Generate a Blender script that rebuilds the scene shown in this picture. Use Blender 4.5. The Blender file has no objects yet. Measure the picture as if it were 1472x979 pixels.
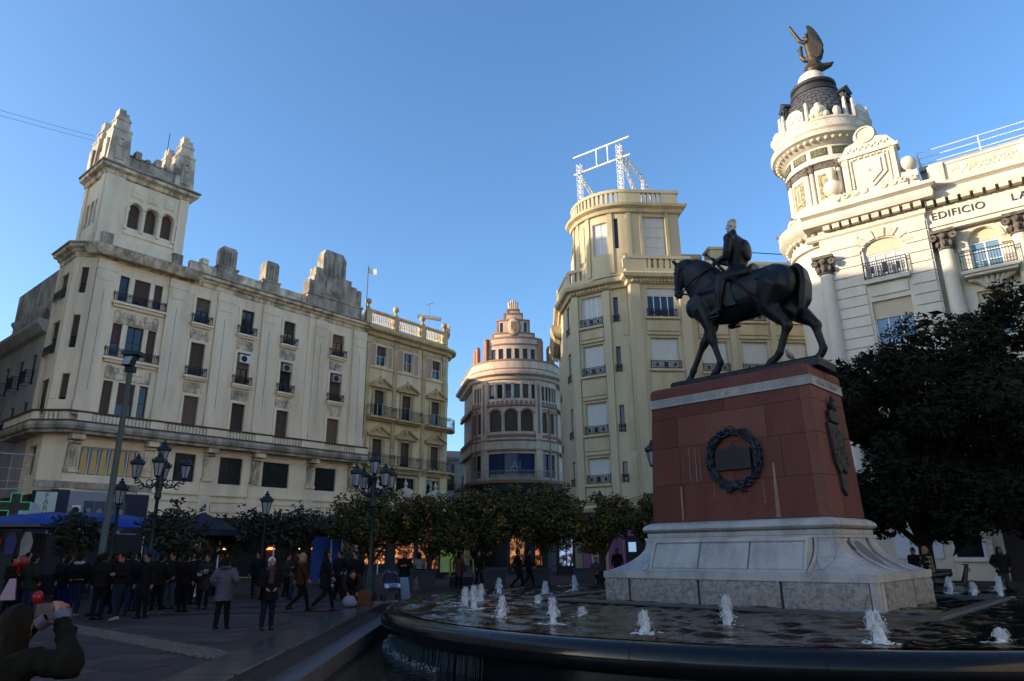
import bpy, bmesh, math, random
from mathutils import Vector, Matrix
R = math.radians
sin, cos, pi = math.sin, math.cos, math.pi
S = bpy.context.scene
COL = S.collection

# ---------------------------------------------------------------- camera
cam_d = bpy.data.cameras.new('camera'); cam = bpy.data.objects.new('camera', cam_d); COL.objects.link(cam)
cam_d.sensor_width = 36.0; cam_d.lens = 985.0 / 1472 * 36; cam_d.clip_end = 2000; cam_d.clip_start = 0.1
_p = math.atan(301 / 985.0); _r = 0.0114
_F = Vector((0, cos(_p), sin(_p))); _U = Vector((0, -sin(_p), cos(_p))); _X = Vector((1, 0, 0))
_Rt = _X * cos(_r) - _U * sin(_r); _Up = _X * sin(_r) + _U * cos(_r)
m = Matrix((( _Rt.x, _Up.x, -_F.x, 0), (_Rt.y, _Up.y, -_F.y, 0), (_Rt.z, _Up.z, -_F.z, 1.7), (0, 0, 0, 1)))
cam.matrix_world = m
S.camera = cam

# ---------------------------------------------------------------- light
SUN_EL, SUN_DIR = R(12.0), Vector((-0.985, -0.17, 0)).normalized()
w = bpy.data.worlds.new('World'); S.world = w; w.use_nodes = True
wn = w.node_tree; bg = wn.nodes['Background']
sky = wn.nodes.new('ShaderNodeTexSky'); sky.sky_type = 'NISHITA'; sky.sun_disc = False
sky.sun_elevation = SUN_EL; sky.sun_rotation = math.atan2(SUN_DIR.x, SUN_DIR.y)
sky.altitude = 120; sky.air_density = 1.0; sky.dust_density = 1.6; sky.ozone_density = 3.7
hs = wn.nodes.new('ShaderNodeHueSaturation'); hs.inputs['Saturation'].default_value = 1.05; wn.links.new(sky.outputs[0], hs.inputs['Color'])
wn.links.new(hs.outputs[0], bg.inputs[0]); bg.inputs[1].default_value = 0.15
sd = bpy.data.lights.new('sun', 'SUN'); sun = bpy.data.objects.new('sun', sd); COL.objects.link(sun)
sd.energy = 2.75; sd.angle = R(0.5); sd.color = (1.0, 0.84, 0.64)
_sv = Vector((SUN_DIR.x * cos(SUN_EL), SUN_DIR.y * cos(SUN_EL), sin(SUN_EL)))
sun.rotation_euler = _sv.to_track_quat('Z', 'Y').to_euler()
sun.location = (-60, -10, 40)
vs = S.view_settings; vs.view_transform = 'Standard'; vs.look = 'None'; vs.exposure = 1.32; vs.gamma = 1.0
S.cycles.max_bounces = 8; S.cycles.diffuse_bounces = 4; S.cycles.glossy_bounces = 4; S.cycles.transparent_max_bounces = 8
S.cycles.use_denoising = True

# ---------------------------------------------------------------- materials
MATS = {}
def lit(name, c, col, e):
    M = mat(name, c, .5, tuple(v * .4 for v in c), 4, 1, .9, emit=col, es=e)
    if 'lit' in M: return M
    M['lit'] = 1; N = M.node_tree; B = N.nodes['Principled BSDF']; tc = N.nodes.new('ShaderNodeTexCoord'); n = N.nodes.new('ShaderNodeTexVoronoi'); n.inputs['Scale'].default_value = 4.5
    n2 = N.nodes.new('ShaderNodeTexNoise'); n2.inputs['Scale'].default_value = 3.0; N.links.new(tc.outputs['Object'], n.inputs['Vector']); N.links.new(tc.outputs['Object'], n2.inputs['Vector'])
    sp = N.nodes.new('ShaderNodeSeparateColor'); N.links.new(n.outputs['Color'], sp.inputs[0]); mu = N.nodes.new('ShaderNodeMath'); mu.operation = 'POWER'; mu.inputs[1].default_value = 2.5; N.links.new(sp.outputs[0], mu.inputs[0])
    m2 = N.nodes.new('ShaderNodeMath'); m2.operation = 'MULTIPLY'; N.links.new(mu.outputs[0], m2.inputs[0]); N.links.new(n2.outputs[0], m2.inputs[1]); m3 = N.nodes.new('ShaderNodeMath'); m3.operation = 'MULTIPLY'; m3.inputs[1].default_value = e * 4; N.links.new(m2.outputs[0], m3.inputs[0]); N.links.new(m3.outputs[0], B.inputs['Emission Strength']); return M
def mat(name, c, rough=0.8, c2=None, scale=1.0, stretch=1.0, amt=0.5, bump=0.0, bscale=20.0, metal=0.0, spec=0.4, c3=None, s3=6.0, a3=0.5, lo=0.42, hi=0.62, emit=None, es=1.0, trans=0.0, ior=1.45, alpha=1.0):
    if name in MATS: return MATS[name]
    M = bpy.data.materials.new(name); M.use_nodes = True; N = M.node_tree; B = N.nodes['Principled BSDF']
    B.inputs['Roughness'].default_value = rough; B.inputs['Metallic'].default_value = metal
    B.inputs['Specular IOR Level'].default_value = spec; B.inputs['IOR'].default_value = ior
    B.inputs['Base Color'].default_value = (*c, 1); B.inputs['Alpha'].default_value = alpha
    if trans: B.inputs['Transmission Weight'].default_value = trans
    tc = N.nodes.new('ShaderNodeTexCoord')
    def noise(sc, st=1.0, det=6.0):
        mp = N.nodes.new('ShaderNodeMapping'); mp.inputs['Scale'].default_value = (1, 1, 1.0 / st)
        N.links.new(tc.outputs['Object'], mp.inputs[0])
        n = N.nodes.new('ShaderNodeTexNoise'); n.inputs['Scale'].default_value = sc; n.inputs['Detail'].default_value = det; n.inputs['Roughness'].default_value = 0.62
        N.links.new(mp.outputs[0], n.inputs['Vector']); return n
    src = None
    if c2:
        n = noise(scale, stretch)
        rp = N.nodes.new('ShaderNodeMapRange'); rp.inputs[1].default_value = lo; rp.inputs[2].default_value = hi; rp.inputs[4].default_value = amt
        N.links.new(n.outputs[0], rp.inputs[0])
        mx = N.nodes.new('ShaderNodeMix'); mx.data_type = 'RGBA'
        mx.inputs[6].default_value = (*c, 1); mx.inputs[7].default_value = (*c2, 1)
        N.links.new(rp.outputs[0], mx.inputs[0]); src = mx.outputs[2]
        if c3:
            n3 = noise(s3, 1.0, 3.0)
            r3 = N.nodes.new('ShaderNodeMapRange'); r3.inputs[1].default_value = 0.45; r3.inputs[2].default_value = 0.62; r3.inputs[4].default_value = a3
            N.links.new(n3.outputs[0], r3.inputs[0])
            m3 = N.nodes.new('ShaderNodeMix'); m3.data_type = 'RGBA'; m3.inputs[7].default_value = (*c3, 1)
            N.links.new(src, m3.inputs[6]); N.links.new(r3.outputs[0], m3.inputs[0]); src = m3.outputs[2]
        N.links.new(src, B.inputs['Base Color'])
    if bump:
        nb = noise(bscale, 1.0, 5.0)
        bp = N.nodes.new('ShaderNodeBump'); bp.inputs['Strength'].default_value = bump; bp.inputs['Distance'].default_value = 0.03
        N.links.new(nb.outputs[0], bp.inputs['Height']); N.links.new(bp.outputs[0], B.inputs['Normal'])
    if emit:
        B.inputs['Emission Color'].default_value = (*emit, 1); B.inputs['Emission Strength'].default_value = es
    MATS[name] = M; return M

cream = mat('cream_render', (.90, .72, .50), .85, (.58, .45, .31), .8, 9.0, .55, .25, 30, c3=(.86, .72, .53), s3=.35, a3=.5)
creamtrim = mat('cream_trim', (.82, .66, .46), .85, (.16, .13, .095), 1.6, 2.5, .8, .3, 25)
grime = mat('weathered_stone', (.50, .42, .32), .9, (.14, .115, .085), 1.2, 2.2, .85, .15, 22, lo=.35, hi=.6)
ochre = mat('ochre_cream_render', (.82, .65, .40), .85, (.45, .36, .22), .8, 5.0, .5, .2, 30)
ochretrim = mat('ochre_trim', (.62, .46, .24), .85, (.30, .22, .12), 1.4, 2.0, .6, .2, 30)
pinkish = mat('pink_panel', (.50, .33, .26), .85, (.40, .27, .21), 1.0, 3, .5)
palestone = mat('pale_pinkish_stone', (.74, .53, .38), .85, (.40, .29, .21), .8, 3, .6, .25, 25)
rosebrick = mat('rose_trim', (.38, .18, .11), .85, (.28, .16, .11), 1.2, 2, .6, .2, 25)
yellow = mat('yellow_render', (.55, .46, .29), .85, (.41, .335, .215), .6, 6.0, .5, .15, 30)
yellowtrim = mat('yellow_trim', (.56, .45, .27), .85, (.33, .26, .15), 1.0, 3.0, .5, .15, 30)
white = mat('white_stone', (.69, .62, .50), .8, (.48, .42, .33), .7, 3.0, .5, .15, 30, c3=(.62, .56, .46), s3=2.2, a3=.35)
whitetrim = mat('white_trim', (.70, .62, .48), .8, (.38, .30, .20), 2.2, 1.5, .55, .25, 30)
greystone = mat('grey_render', (.40, .36, .32), .88, (.26, .23, .20), .8, 3, .6, .2, 25)
slate = mat('dark_slate', (.06, .06, .066), .6, (.13, .125, .12), 6, 1, .7, .4, 30)
glass = mat('window_glass', (.012, .014, .018), .06, spec=.6)
glassblue = mat('shop_glass', (.03, .05, .09), .08, spec=.6)
brown = mat('brown_shutter', (.10, .055, .035), .6, (.05, .03, .02), 2, 4, .6)
brown2 = mat('faded_brown_shutter', (.17, .10, .065), .65, (.10, .06, .04), 2, 4, .6)
brown3 = mat('dark_brown_shutter', (.055, .032, .022), .6, (.03, .02, .014), 2, 4, .6)
darkwood = mat('dark_wood', (.03, .022, .018), .6)
shut = mat('pale_roller_shutter', (.60, .58, .52), .6, (.48, .46, .41), 1.2, 3, .6)
beigeshut = mat('beige_blind', (.60, .50, .34), .7, (.52, .43, .29), 1.2, 3, .5)
whitepaint = mat('white_paint', (.75, .75, .73), .5, (.6, .6, .57), 3, 2, .5)
iron = mat('black_iron', (.012, .013, .016), .5, metal=.2)
lampiron = mat('lamp_iron', (.012, .022, .030), .45, (.025, .035, .04), 5, 1, .5, metal=.3)
lampglass = mat('lamp_glass', (.30, .30, .34), .25, (.2, .2, .24), 4, 1, .5)
bronze = mat('dark_bronze', (.006, .008, .011), .42, (.014, .018, .022), 2.5, 2, .7, .25, 14, metal=.2, spec=.3)
goldbronze = mat('brown_bronze', (.10, .075, .04), .5, (.04, .032, .022), 3, 1.5, .7, .3, 14, metal=.6)
marble = mat('white_marble', (.40, .385, .365), .6, (.36, .34, .32), 7, 1, .6, .3, 30)
granite = mat('red_granite', (.105, .035, .026), .5, (.078, .023, .019), 1.3, 5.0, .85, .06, 60, spec=.15, c3=(.17, .065, .05), s3=45, a3=.55)
granite2 = mat('red_granite_dark', (.092, .031, .024), .5, (.070, .021, .018), 1.1, 5.0, .85, .06, 60, spec=.15, c3=(.14, .052, .042), s3=45, a3=.5)
granite3 = mat('red_granite_light', (.124, .046, .035), .5, (.095, .030, .024), 1.0, 5.0, .85, .06, 60, spec=.15, c3=(.21, .095, .075), s3=45, a3=.5)
scar = mat('lime_streak', (.22, .17, .15), .8, (.12, .075, .065), 6, 4, .8)
plinthstone = mat('grey_white_granite', (.34, .335, .33), .75, (.19, .195, .20), 1.5, 4, .85, .25, 40, spec=.25, c3=(.41, .40, .385), s3=30, a3=.5)
rough_st = mat('rough_granite', (.25, .235, .22), .9, (.10, .098, .098), 9, 1, .85, 1.0, 22, c3=(.33, .30, .275), s3=25, a3=.5)
joint = mat('dark_joint', (.03, .03, .034), .9)
darkgranite = mat('polished_dark_granite', (.004, .005, .007), .14, (.009, .009, .011), 4, 1, .6, .05, 6, spec=.35)
trayst = mat('platform_stone', (.035, .033, .032), .45, (.06, .056, .053), 2, 1, .6)
paving = mat('paving', (.047, .031, .032), .75, (.027, .019, .021), .5, 1, .8, .15, 25, spec=.2, c3=(.062, .042, .042), s3=3, a3=.4)
paving2 = mat('paving_slab_dark', (.036, .025, .026), .68, (.022, .016, .018), .7, 1, .7, .15, 25, spec=.2)
pebble = mat('pebble', (.10, .088, .07), .8, (.055, .05, .043), 12, 1, .7)
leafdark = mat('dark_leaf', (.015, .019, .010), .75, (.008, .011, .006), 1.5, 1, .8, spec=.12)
leaforange = mat('orange_tree_leaf', (.050, .052, .006), .65, (.020, .024, .005), 1.6, 1, .7)
leafolive = mat('olive_leaf', (.022, .027, .013), .65, (.013, .016, .009), 1.6, 1, .7)
orange_m = mat('orange_peel', (.42, .10, .008), .5)
bark = mat('bark', (.035, .028, .022), .9, (.018, .015, .012), 6, 3, .7, .6, 20)
foam = mat('foaming_water', (.72, .75, .79), .4, (.50, .54, .59), 26, 3, .8, .4, 30, alpha=.72)
foam.node_tree.nodes['Principled BSDF'].inputs['Subsurface Weight'].default_value = .7; foam.node_tree.nodes['Principled BSDF'].inputs['Subsurface Radius'].default_value = (.06, .07, .08)
blue_tarp = mat('blue_tarp', (.006, .045, .26), .55, (.004, .028, .17), 1.5, 1, .7, .5, 4)
navy_canvas = mat('navy_canvas', (.010, .012, .028), .8, (.016, .018, .036), 2, 1, .6)
darkshop = mat('dark_shopfront', (.012, .012, .015), .5)
skin = mat('skin', (.22, .105, .07), .6, (.17, .08, .055), 8, 1, .6)
hair_d = mat('dark_hair', (.006, .005, .004), .75, spec=.12)
hair_b = mat('brown_hair', (.03, .015, .008), .7, spec=.15)
hair_w = mat('white_hair', (.50, .48, .46), .7)
hair_f = mat('fair_hair', (.22, .13, .06), .55)
mosaic = mat('mosaic', (.42, .34, .14), .5, (.10, .10, .07), 9, 1, .9, lo=.48, hi=.53)
greenmos = mat('green_mosaic', (.20, .18, .07), .45, (.04, .055, .035), 12, 1, .9, lo=.46, hi=.52)
CL = {}
def cloth(c, rough=.9):
    c = tuple(v * .55 for v in c)
    k = tuple(round(v, 3) for v in c)
    if k not in CL:
        CL[k] = mat('cloth_%d' % len(CL), c, rough, tuple(v * .6 for v in c), 5, 1.5, .6, .5, 9, spec=.12)
    return CL[k]

# ---------------------------------------------------------------- mesh builder
class Flat:
    seg = None
    def __init__(s, ox=0, oy=0, ang=0): s.o = (ox, oy); s.a = R(ang)
    def map(s, x, y, z):
        c, n = cos(s.a), sin(s.a); return (s.o[0] + x * c - y * n, s.o[1] + x * n + y * c, z)
    def place(s, x, y): p = s.map(x, y, 0); return p[0], p[1], s.a
class Arc:
    def __init__(s, cx, cy, rad, seg=0.5): s.c = (cx, cy); s.r = rad; s.seg = seg
    def map(s, x, y, z):
        t = x / s.r; q = s.r - y; return (s.c[0] + q * sin(t), s.c[1] - q * cos(t), z)
    def place(s, x, y): p = s.map(x, y, 0); return p[0], p[1], x / s.r
ID = Flat()
SPLIT = {'modillion', 'balcony_panel', 'rusticated_course', 'corner_pilaster', 'pilaster', 'merlon', 'voussoir', 'shop_fascia', 'frieze_block', 'colonnette', 'curtain', 'storey_panel', 'groove', 'gable_slot', 'recessed_panel', 'parapet_pier', 'shop_window', 'raised_line', 'lit_display', 'crest_scroll', 'dormer_pane', 'printed_line', 'shirt_cuff', 'urn', 'lit_notice'}
class MB:
    def __init__(s, f=ID): s.v = []; s.f = []; s.F = f
    def add(s, vs, fs):
        o = len(s.v); mp = s.F.map
        s.v += [mp(*p) for p in vs]; s.f += [tuple(i + o for i in q) for q in fs]; return s
    def box(s, x0, x1, y0, y1, z0, z1):
        n = 1 if not s.F.seg else max(1, math.ceil(abs(x1 - x0) / s.F.seg))
        vs, fs = [], []
        for i in range(n + 1):
            x = x0 + (x1 - x0) * i / n; vs += [(x, y0, z0), (x, y1, z0), (x, y1, z1), (x, y0, z1)]
        for i in range(n):
            a = 4 * i; b = a + 4
            for k in range(4): fs.append((a + k, b + k, b + (k + 1) % 4, a + (k + 1) % 4))
        fs.append((3, 2, 1, 0)); e = 4 * n; fs.append((e, e + 1, e + 2, e + 3))
        fs = [q[::-1] for q in fs]
        return s.add(vs, fs)
    def frust(s, x0, x1, y0, y1, z0, X0, X1, Y0, Y1, z1):
        return s.add([(x0, y0, z0), (x1, y0, z0), (x1, y1, z0), (x0, y1, z0), (X0, Y0, z1), (X1, Y0, z1), (X1, Y1, z1), (X0, Y1, z1)],
                     [(3, 2, 1, 0), (4, 5, 6, 7), (0, 1, 5, 4), (1, 2, 6, 5), (2, 3, 7, 6), (3, 0, 4, 7)])
    def prism_xz(s, poly, y0, y1):      # polygon in x,z (counter-clockwise seen from -y), extruded along y
        n = len(poly); vs = [(x, y0, z) for x, z in poly] + [(x, y1, z) for x, z in poly]
        fs = [tuple(range(n)), tuple(range(2 * n - 1, n - 1, -1))]
        for i in range(n): j = (i + 1) % n; fs.append((i, n + i, n + j, j))
        return s.add(vs, fs)
    def prism_xy(s, poly, z0, z1):
        n = len(poly); vs = [(x, y, z0) for x, y in poly] + [(x, y, z1) for x, y in poly]
        fs = [tuple(range(n - 1, -1, -1)), tuple(range(n, 2 * n))]
        for i in range(n): j = (i + 1) % n; fs.append((i, j, n + j, n + i))
        return s.add(vs, fs)
    def wall(s, x0, x1, z0, z1, holes, depth=.25, y=0):
        xs = sorted({x0, x1, *[h[0] for h in holes], *[h[1] for h in holes]}); zs = sorted({z0, z1, *[h[2] for h in holes], *[h[3] for h in holes]})
        xs = [q for q in xs if x0 <= q <= x1]; zs = [q for q in zs if z0 <= q <= z1]
        if s.F.seg:
            e = []
            for a, b in zip(xs, xs[1:]):
                n = max(1, math.ceil((b - a) / s.F.seg)); e += [a + (b - a) * i / n for i in range(n)]
            xs = e + [xs[-1]]
        for a, b in zip(xs, xs[1:]):
            for c, d in zip(zs, zs[1:]):
                mx, mz = (a + b) / 2, (c + d) / 2
                if any(h[0] < mx < h[1] and h[2] < mz < h[3] for h in holes): continue
                s.add([(a, y, c), (b, y, c), (b, y, d), (a, y, d)], [(0, 1, 2, 3)])
        for h in holes:
            a, b, c, d = h[:4]; Y = y + depth
            n = 1 if not s.F.seg else max(1, math.ceil((b - a) / s.F.seg))
            s.add([(a, y, c), (a, Y, c), (a, Y, d), (a, y, d)], [(3, 2, 1, 0)]); s.add([(b, y, c), (b, Y, c), (b, Y, d), (b, y, d)], [(0, 1, 2, 3)])
            for i in range(n):
                p, q = a + (b - a) * i / n, a + (b - a) * (i + 1) / n
                s.add([(p, y, c), (q, y, c), (q, Y, c), (p, Y, c)], [(0, 1, 2, 3)])
                if len(h) < 5: s.add([(p, y, d), (q, y, d), (q, Y, d), (p, Y, d)], [(3, 2, 1, 0)])
            if len(h) > 4: s.spandrel(a, b, d, depth, y, h[4])
        return s
    def spandrel(s, a, b, zt, depth, y=0, rise=None):
        r = (b - a) / 2; rise = rise or r; n = 10; cx = (a + b) / 2
        P = [(cx - r * cos(pi * i / n), zt - rise + rise * sin(pi * i / n)) for i in range(n + 1)]
        for (xa, za), (xb, zb) in zip(P, P[1:]):
            s.add([(xa, y, za), (xb, y, zb), (xb, y, zt), (xa, y, zt)], [(0, 1, 2, 3)])
            s.add([(xa, y, za), (xa, y + depth, za), (xb, y + depth, zb), (xb, y, zb)], [(0, 1, 2, 3)])
    def arch_ring(s, cx, zc, r0, r1, y0, y1, a0=0.0, a1=pi, n=14, rz=1.0):
        for i in range(n):
            t, u = a0 + (a1 - a0) * i / n, a0 + (a1 - a0) * (i + 1) / n
            q = [(cx - r0 * cos(t), zc + rz * r0 * sin(t)), (cx - r0 * cos(u), zc + rz * r0 * sin(u)), (cx - r1 * cos(u), zc + rz * r1 * sin(u)), (cx - r1 * cos(t), zc + rz * r1 * sin(t))]
            s.prism_xz(q, y0, y1)
        return s
    def sweep(s, path, prof, closed=False):   # 2-D path, profile of (outward, z); outward is to the right of travel
        n = len(path); m = len(prof); vs = []
        for i, (x, y) in enumerate(path):
            def nrm(a, b):
                dx, dy = b[0] - a[0], b[1] - a[1]; l = math.hypot(dx, dy) or 1; return (dy / l, -dx / l)
            n1 = nrm(path[i - 1], path[i]) if (i > 0 or closed) else None
            n2 = nrm(path[i], path[(i + 1) % n]) if (i < n - 1 or closed) else None
            if n1 is None: nn = n2
            elif n2 is None: nn = n1
            else:
                k = 1 + n1[0] * n2[0] + n1[1] * n2[1]; k = max(k, .35); nn = ((n1[0] + n2[0]) / k, (n1[1] + n2[1]) / k)
            vs += [(x + nn[0] * o, y + nn[1] * o, z) for o, z in prof]
        fs = []
        for i in range(n if closed else n - 1):
            j = (i + 1) % n
            for k in range(m):
                l = (k + 1) % m; fs.append((i * m + k, i * m + l, j * m + l, j * m + k))
        if not closed: fs += [tuple(range(m - 1, -1, -1)), tuple((n - 1) * m + k for k in range(m))]
        return s.add(vs, fs)
    def tube(s, pts, r, n=6, cap=True):
        pts = [Vector(p) for p in pts]; rs = r if isinstance(r, (list, tuple)) else [r] * len(pts)
        vs, fs = [], []; prev = None
        for i, p in enumerate(pts):
            d = (pts[min(i + 1, len(pts) - 1)] - pts[max(i - 1, 0)]).normalized()
            if prev is None: a = d.orthogonal().normalized()
            else:
                a = prev - d * prev.dot(d)
                a = a.normalized() if a.length > 1e-5 else d.orthogonal().normalized()
            prev = a; b = d.cross(a)
            for k in range(n):
                t = 2 * pi * k / n; vs.append(tuple(p + (a * cos(t) + b * sin(t)) * rs[i]))
        for i in range(len(pts) - 1):
            for k in range(n): l = (k + 1) % n; fs.append((i * n + k, i * n + l, (i + 1) * n + l, (i + 1) * n + k))
        if cap: fs += [tuple(range(n - 1, -1, -1)), tuple((len(pts) - 1) * n + k for k in range(n))]
        return s.add(vs, fs)
    def lathe(s, prof, n=12, c=(0, 0), a0=0, a1=2 * pi):   # profile (r, z)
        full = abs(a1 - a0 - 2 * pi) < 1e-6; k = n if full else n + 1; m = len(prof); vs, fs = [], []
        for i in range(k):
            t = a0 + (a1 - a0) * i / n
            vs += [(c[0] + r * cos(t), c[1] + r * sin(t), z) for r, z in prof]
        for i in range(n):
            j = (i + 1) % k
            for q in range(m - 1): fs.append((i * m + q, j * m + q, j * m + q + 1, i * m + q + 1))
        return s.add(vs, fs)
    def ell(s, c, r, n=10, m=7, M=None):
        vs, fs = [], []
        for i in range(m + 1):
            ph = pi * i / m
            for k in range(n):
                t = 2 * pi * k / n; p = Vector((r[0] * sin(ph) * cos(t), r[1] * sin(ph) * sin(t), r[2] * cos(ph)))
                if M: p = M @ p
                vs.append((c[0] + p.x, c[1] + p.y, c[2] + p.z))
        for i in range(m):
            for k in range(n): l = (k + 1) % n; fs.append((i * n + k, (i + 1) * n + k, (i + 1) * n + l, i * n + l))
        return s.add(vs, fs)
    def caps(s, a, b, ra, rb, n=10):          # tapered capsule
        a, b = Vector(a), Vector(b); d = (b - a)
        if d.length < 1e-6: return s.ell(a, (ra, ra, ra))
        d.normalize(); pts, rs = [], []
        for t in (pi / 2 * .94, pi / 4, 0): pts.append(a - d * ra * sin(t)); rs.append(ra * cos(t))
        for t in (0, pi / 4, pi / 2 * .94): pts.append(b + d * rb * sin(t)); rs.append(rb * cos(t))
        return s.tube(pts, rs, n)
    def chain(s, pts, rs, n=10):
        for i in range(len(pts) - 1): s.caps(pts[i], pts[i + 1], rs[i], rs[i + 1], n)
        return s
    def rings(s, rg, axes, n=14):             # loft: (center, ra, rb); axes = two unit vectors
        A, B = Vector(axes[0]), Vector(axes[1]); vs, fs = [], []; m = len(rg)
        for c, ra, rb in rg:
            for k in range(n): t = 2 * pi * k / n; vs.append(tuple(Vector(c) + A * (ra * cos(t)) + B * (rb * sin(t))))
        for i in range(m - 1):
            for k in range(n): l = (k + 1) % n; fs.append((i * n + k, i * n + l, (i + 1) * n + l, (i + 1) * n + k))
        fs += [tuple(range(n - 1, -1, -1)), tuple((m - 1) * n + k for k in range(n))]
        return s.add(vs, fs)
    def mesh(s, name, mt, smooth=None):
        me = bpy.data.meshes.new(name); me.from_pydata(s.v, [], s.f)
        for q in (mt if isinstance(mt, (list, tuple)) else [mt]): me.materials.append(q)
        bm = bmesh.new(); bm.from_mesh(me); bmesh.ops.recalc_face_normals(bm, faces=bm.faces) if smooth != 'raw' else None
        bm.to_mesh(me); bm.free()
        if smooth and smooth != 'raw':
            me.polygons.foreach_set('use_smooth', [True] * len(me.polygons))
            try: me.set_sharp_from_angle(angle=R(smooth))
            except Exception: pass
        me.update(); return me
    def islands(s):
        par = list(range(len(s.v)))
        def find(a):
            while par[a] != a: par[a] = par[par[a]]; a = par[a]
            return a
        for fc in s.f:
            a = find(fc[0])
            for k in fc[1:]: par[find(k)] = a
        out = {}
        for fc in s.f: out.setdefault(find(fc[0]), []).append(fc)
        res = []
        for fl in out.values():
            q = MB(); ix = {}
            for fc in fl:
                for k in fc:
                    if k not in ix: ix[k] = len(q.v); q.v.append(s.v[k])
            q.f = [tuple(ix[k] for k in fc) for fc in fl]; res.append(q)
        return res
    def build(s, name, mt, parent=None, smooth=None, kind=None, loc=None):
        if name in SPLIT and not kind:
            isl = s.islands()
            if len(isl) > 1:
                os_ = [q.build(name, mt, parent, smooth) for q in isl]; return os_[0]
        o = bpy.data.objects.new(name, s.mesh(name, mt, smooth)); COL.objects.link(o)
        if parent: o.parent = parent
        if kind: o['kind'] = kind
        if loc: o.location = loc
        return o
def inst(name, me, parent=None, loc=(0, 0, 0), rz=0, sc=None):
    o = bpy.data.objects.new(name, me); COL.objects.link(o); o.parent = parent; o.location = loc; o.rotation_euler = (0, 0, rz)
    if sc: o.scale = sc
    return o
def tag(o, label=None, cat=None, group=None, kind=None):
    if label: o['label'] = label
    if cat: o['category'] = cat
    if group: o['group'] = group
    if kind: o['kind'] = kind
    return o
def thing(name, label, cat, loc=(0, 0, 0), rz=0, group=None):
    o = bpy.data.objects.new(name, None); COL.objects.link(o); o.empty_display_size = .2
    o.location = loc; o.rotation_euler = (0, 0, rz); return tag(o, label, cat, group)
def copy_tree(o, parent=None):
    c = o.copy(); COL.objects.link(c)
    if parent: c.parent = parent
    for ch in o.children: copy_tree(ch, c)
    return c
def remesh(mb, name, vox, mt, smooth_it=4):
    me = mb.mesh(name + '_src', mt); o = bpy.data.objects.new('tmp', me); COL.objects.link(o)
    rm = o.modifiers.new('r', 'REMESH'); rm.mode = 'VOXEL'; rm.voxel_size = vox; rm.use_smooth_shade = True
    if smooth_it: sm = o.modifiers.new('s', 'SMOOTH'); sm.factor = .5; sm.iterations = smooth_it
    dg = bpy.context.evaluated_depsgraph_get(); dg.update()
    out = bpy.data.meshes.new_from_object(o.evaluated_get(dg), depsgraph=dg); out.name = name
    bpy.data.objects.remove(o); bpy.data.meshes.remove(me)
    if not out.materials: out.materials.append(mt)
    return out
import numpy as np
_rw = np.random.default_rng(3); _K = _rw.normal(0, 1, (9, 3)); _PH = _rw.uniform(0, 6.28, 9)
def crumple(me, amp, sc, zs=1.0):     # small folds pushed along the normals
    n = len(me.vertices); co = np.empty(n * 3, np.float32); no = np.empty(n * 3, np.float32)
    me.vertices.foreach_get('co', co); me.vertices.foreach_get('normal', no); co = co.reshape(-1, 3); no = no.reshape(-1, 3)
    p = co * np.array([sc, sc, sc * zs]) * 1.9; p = p + .7 * np.sin(p[:, [1, 2, 0]] * .8)
    h = np.sin(p @ _K.T + _PH).mean(1) + .5 * np.sin(2.1 * (p @ _K[:, ::-1].T) + _PH).mean(1)
    me.vertices.foreach_set('co', (co + no * (h * amp * 1.1)[:, None]).astype(np.float32).ravel()); me.update(); return me
CACHE = {}
def cached(key, fn):
    if key not in CACHE: CACHE[key] = fn()
    return CACHE[key]
def text(body, size, mt, parent, loc, rot, name='lettering', ext=.02, spacing=1.0, align='CENTER'):
    cu = bpy.data.curves.new(name, 'FONT'); cu.body = body; cu.size = size; cu.extrude = ext; cu.align_x = align; cu.align_y = 'CENTER'; cu.space_character = spacing
    t = bpy.data.objects.new('tmp', cu); COL.objects.link(t)
    dg = bpy.context.evaluated_depsgraph_get(); dg.update()
    me = bpy.data.meshes.new_from_object(t.evaluated_get(dg), depsgraph=dg); me.name = name
    bpy.data.objects.remove(t); me.materials.clear(); me.materials.append(mt)
    o = bpy.data.objects.new(name, me); COL.objects.link(o); o.parent = parent; o.location = loc; o.rotation_euler = rot; return o

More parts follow.
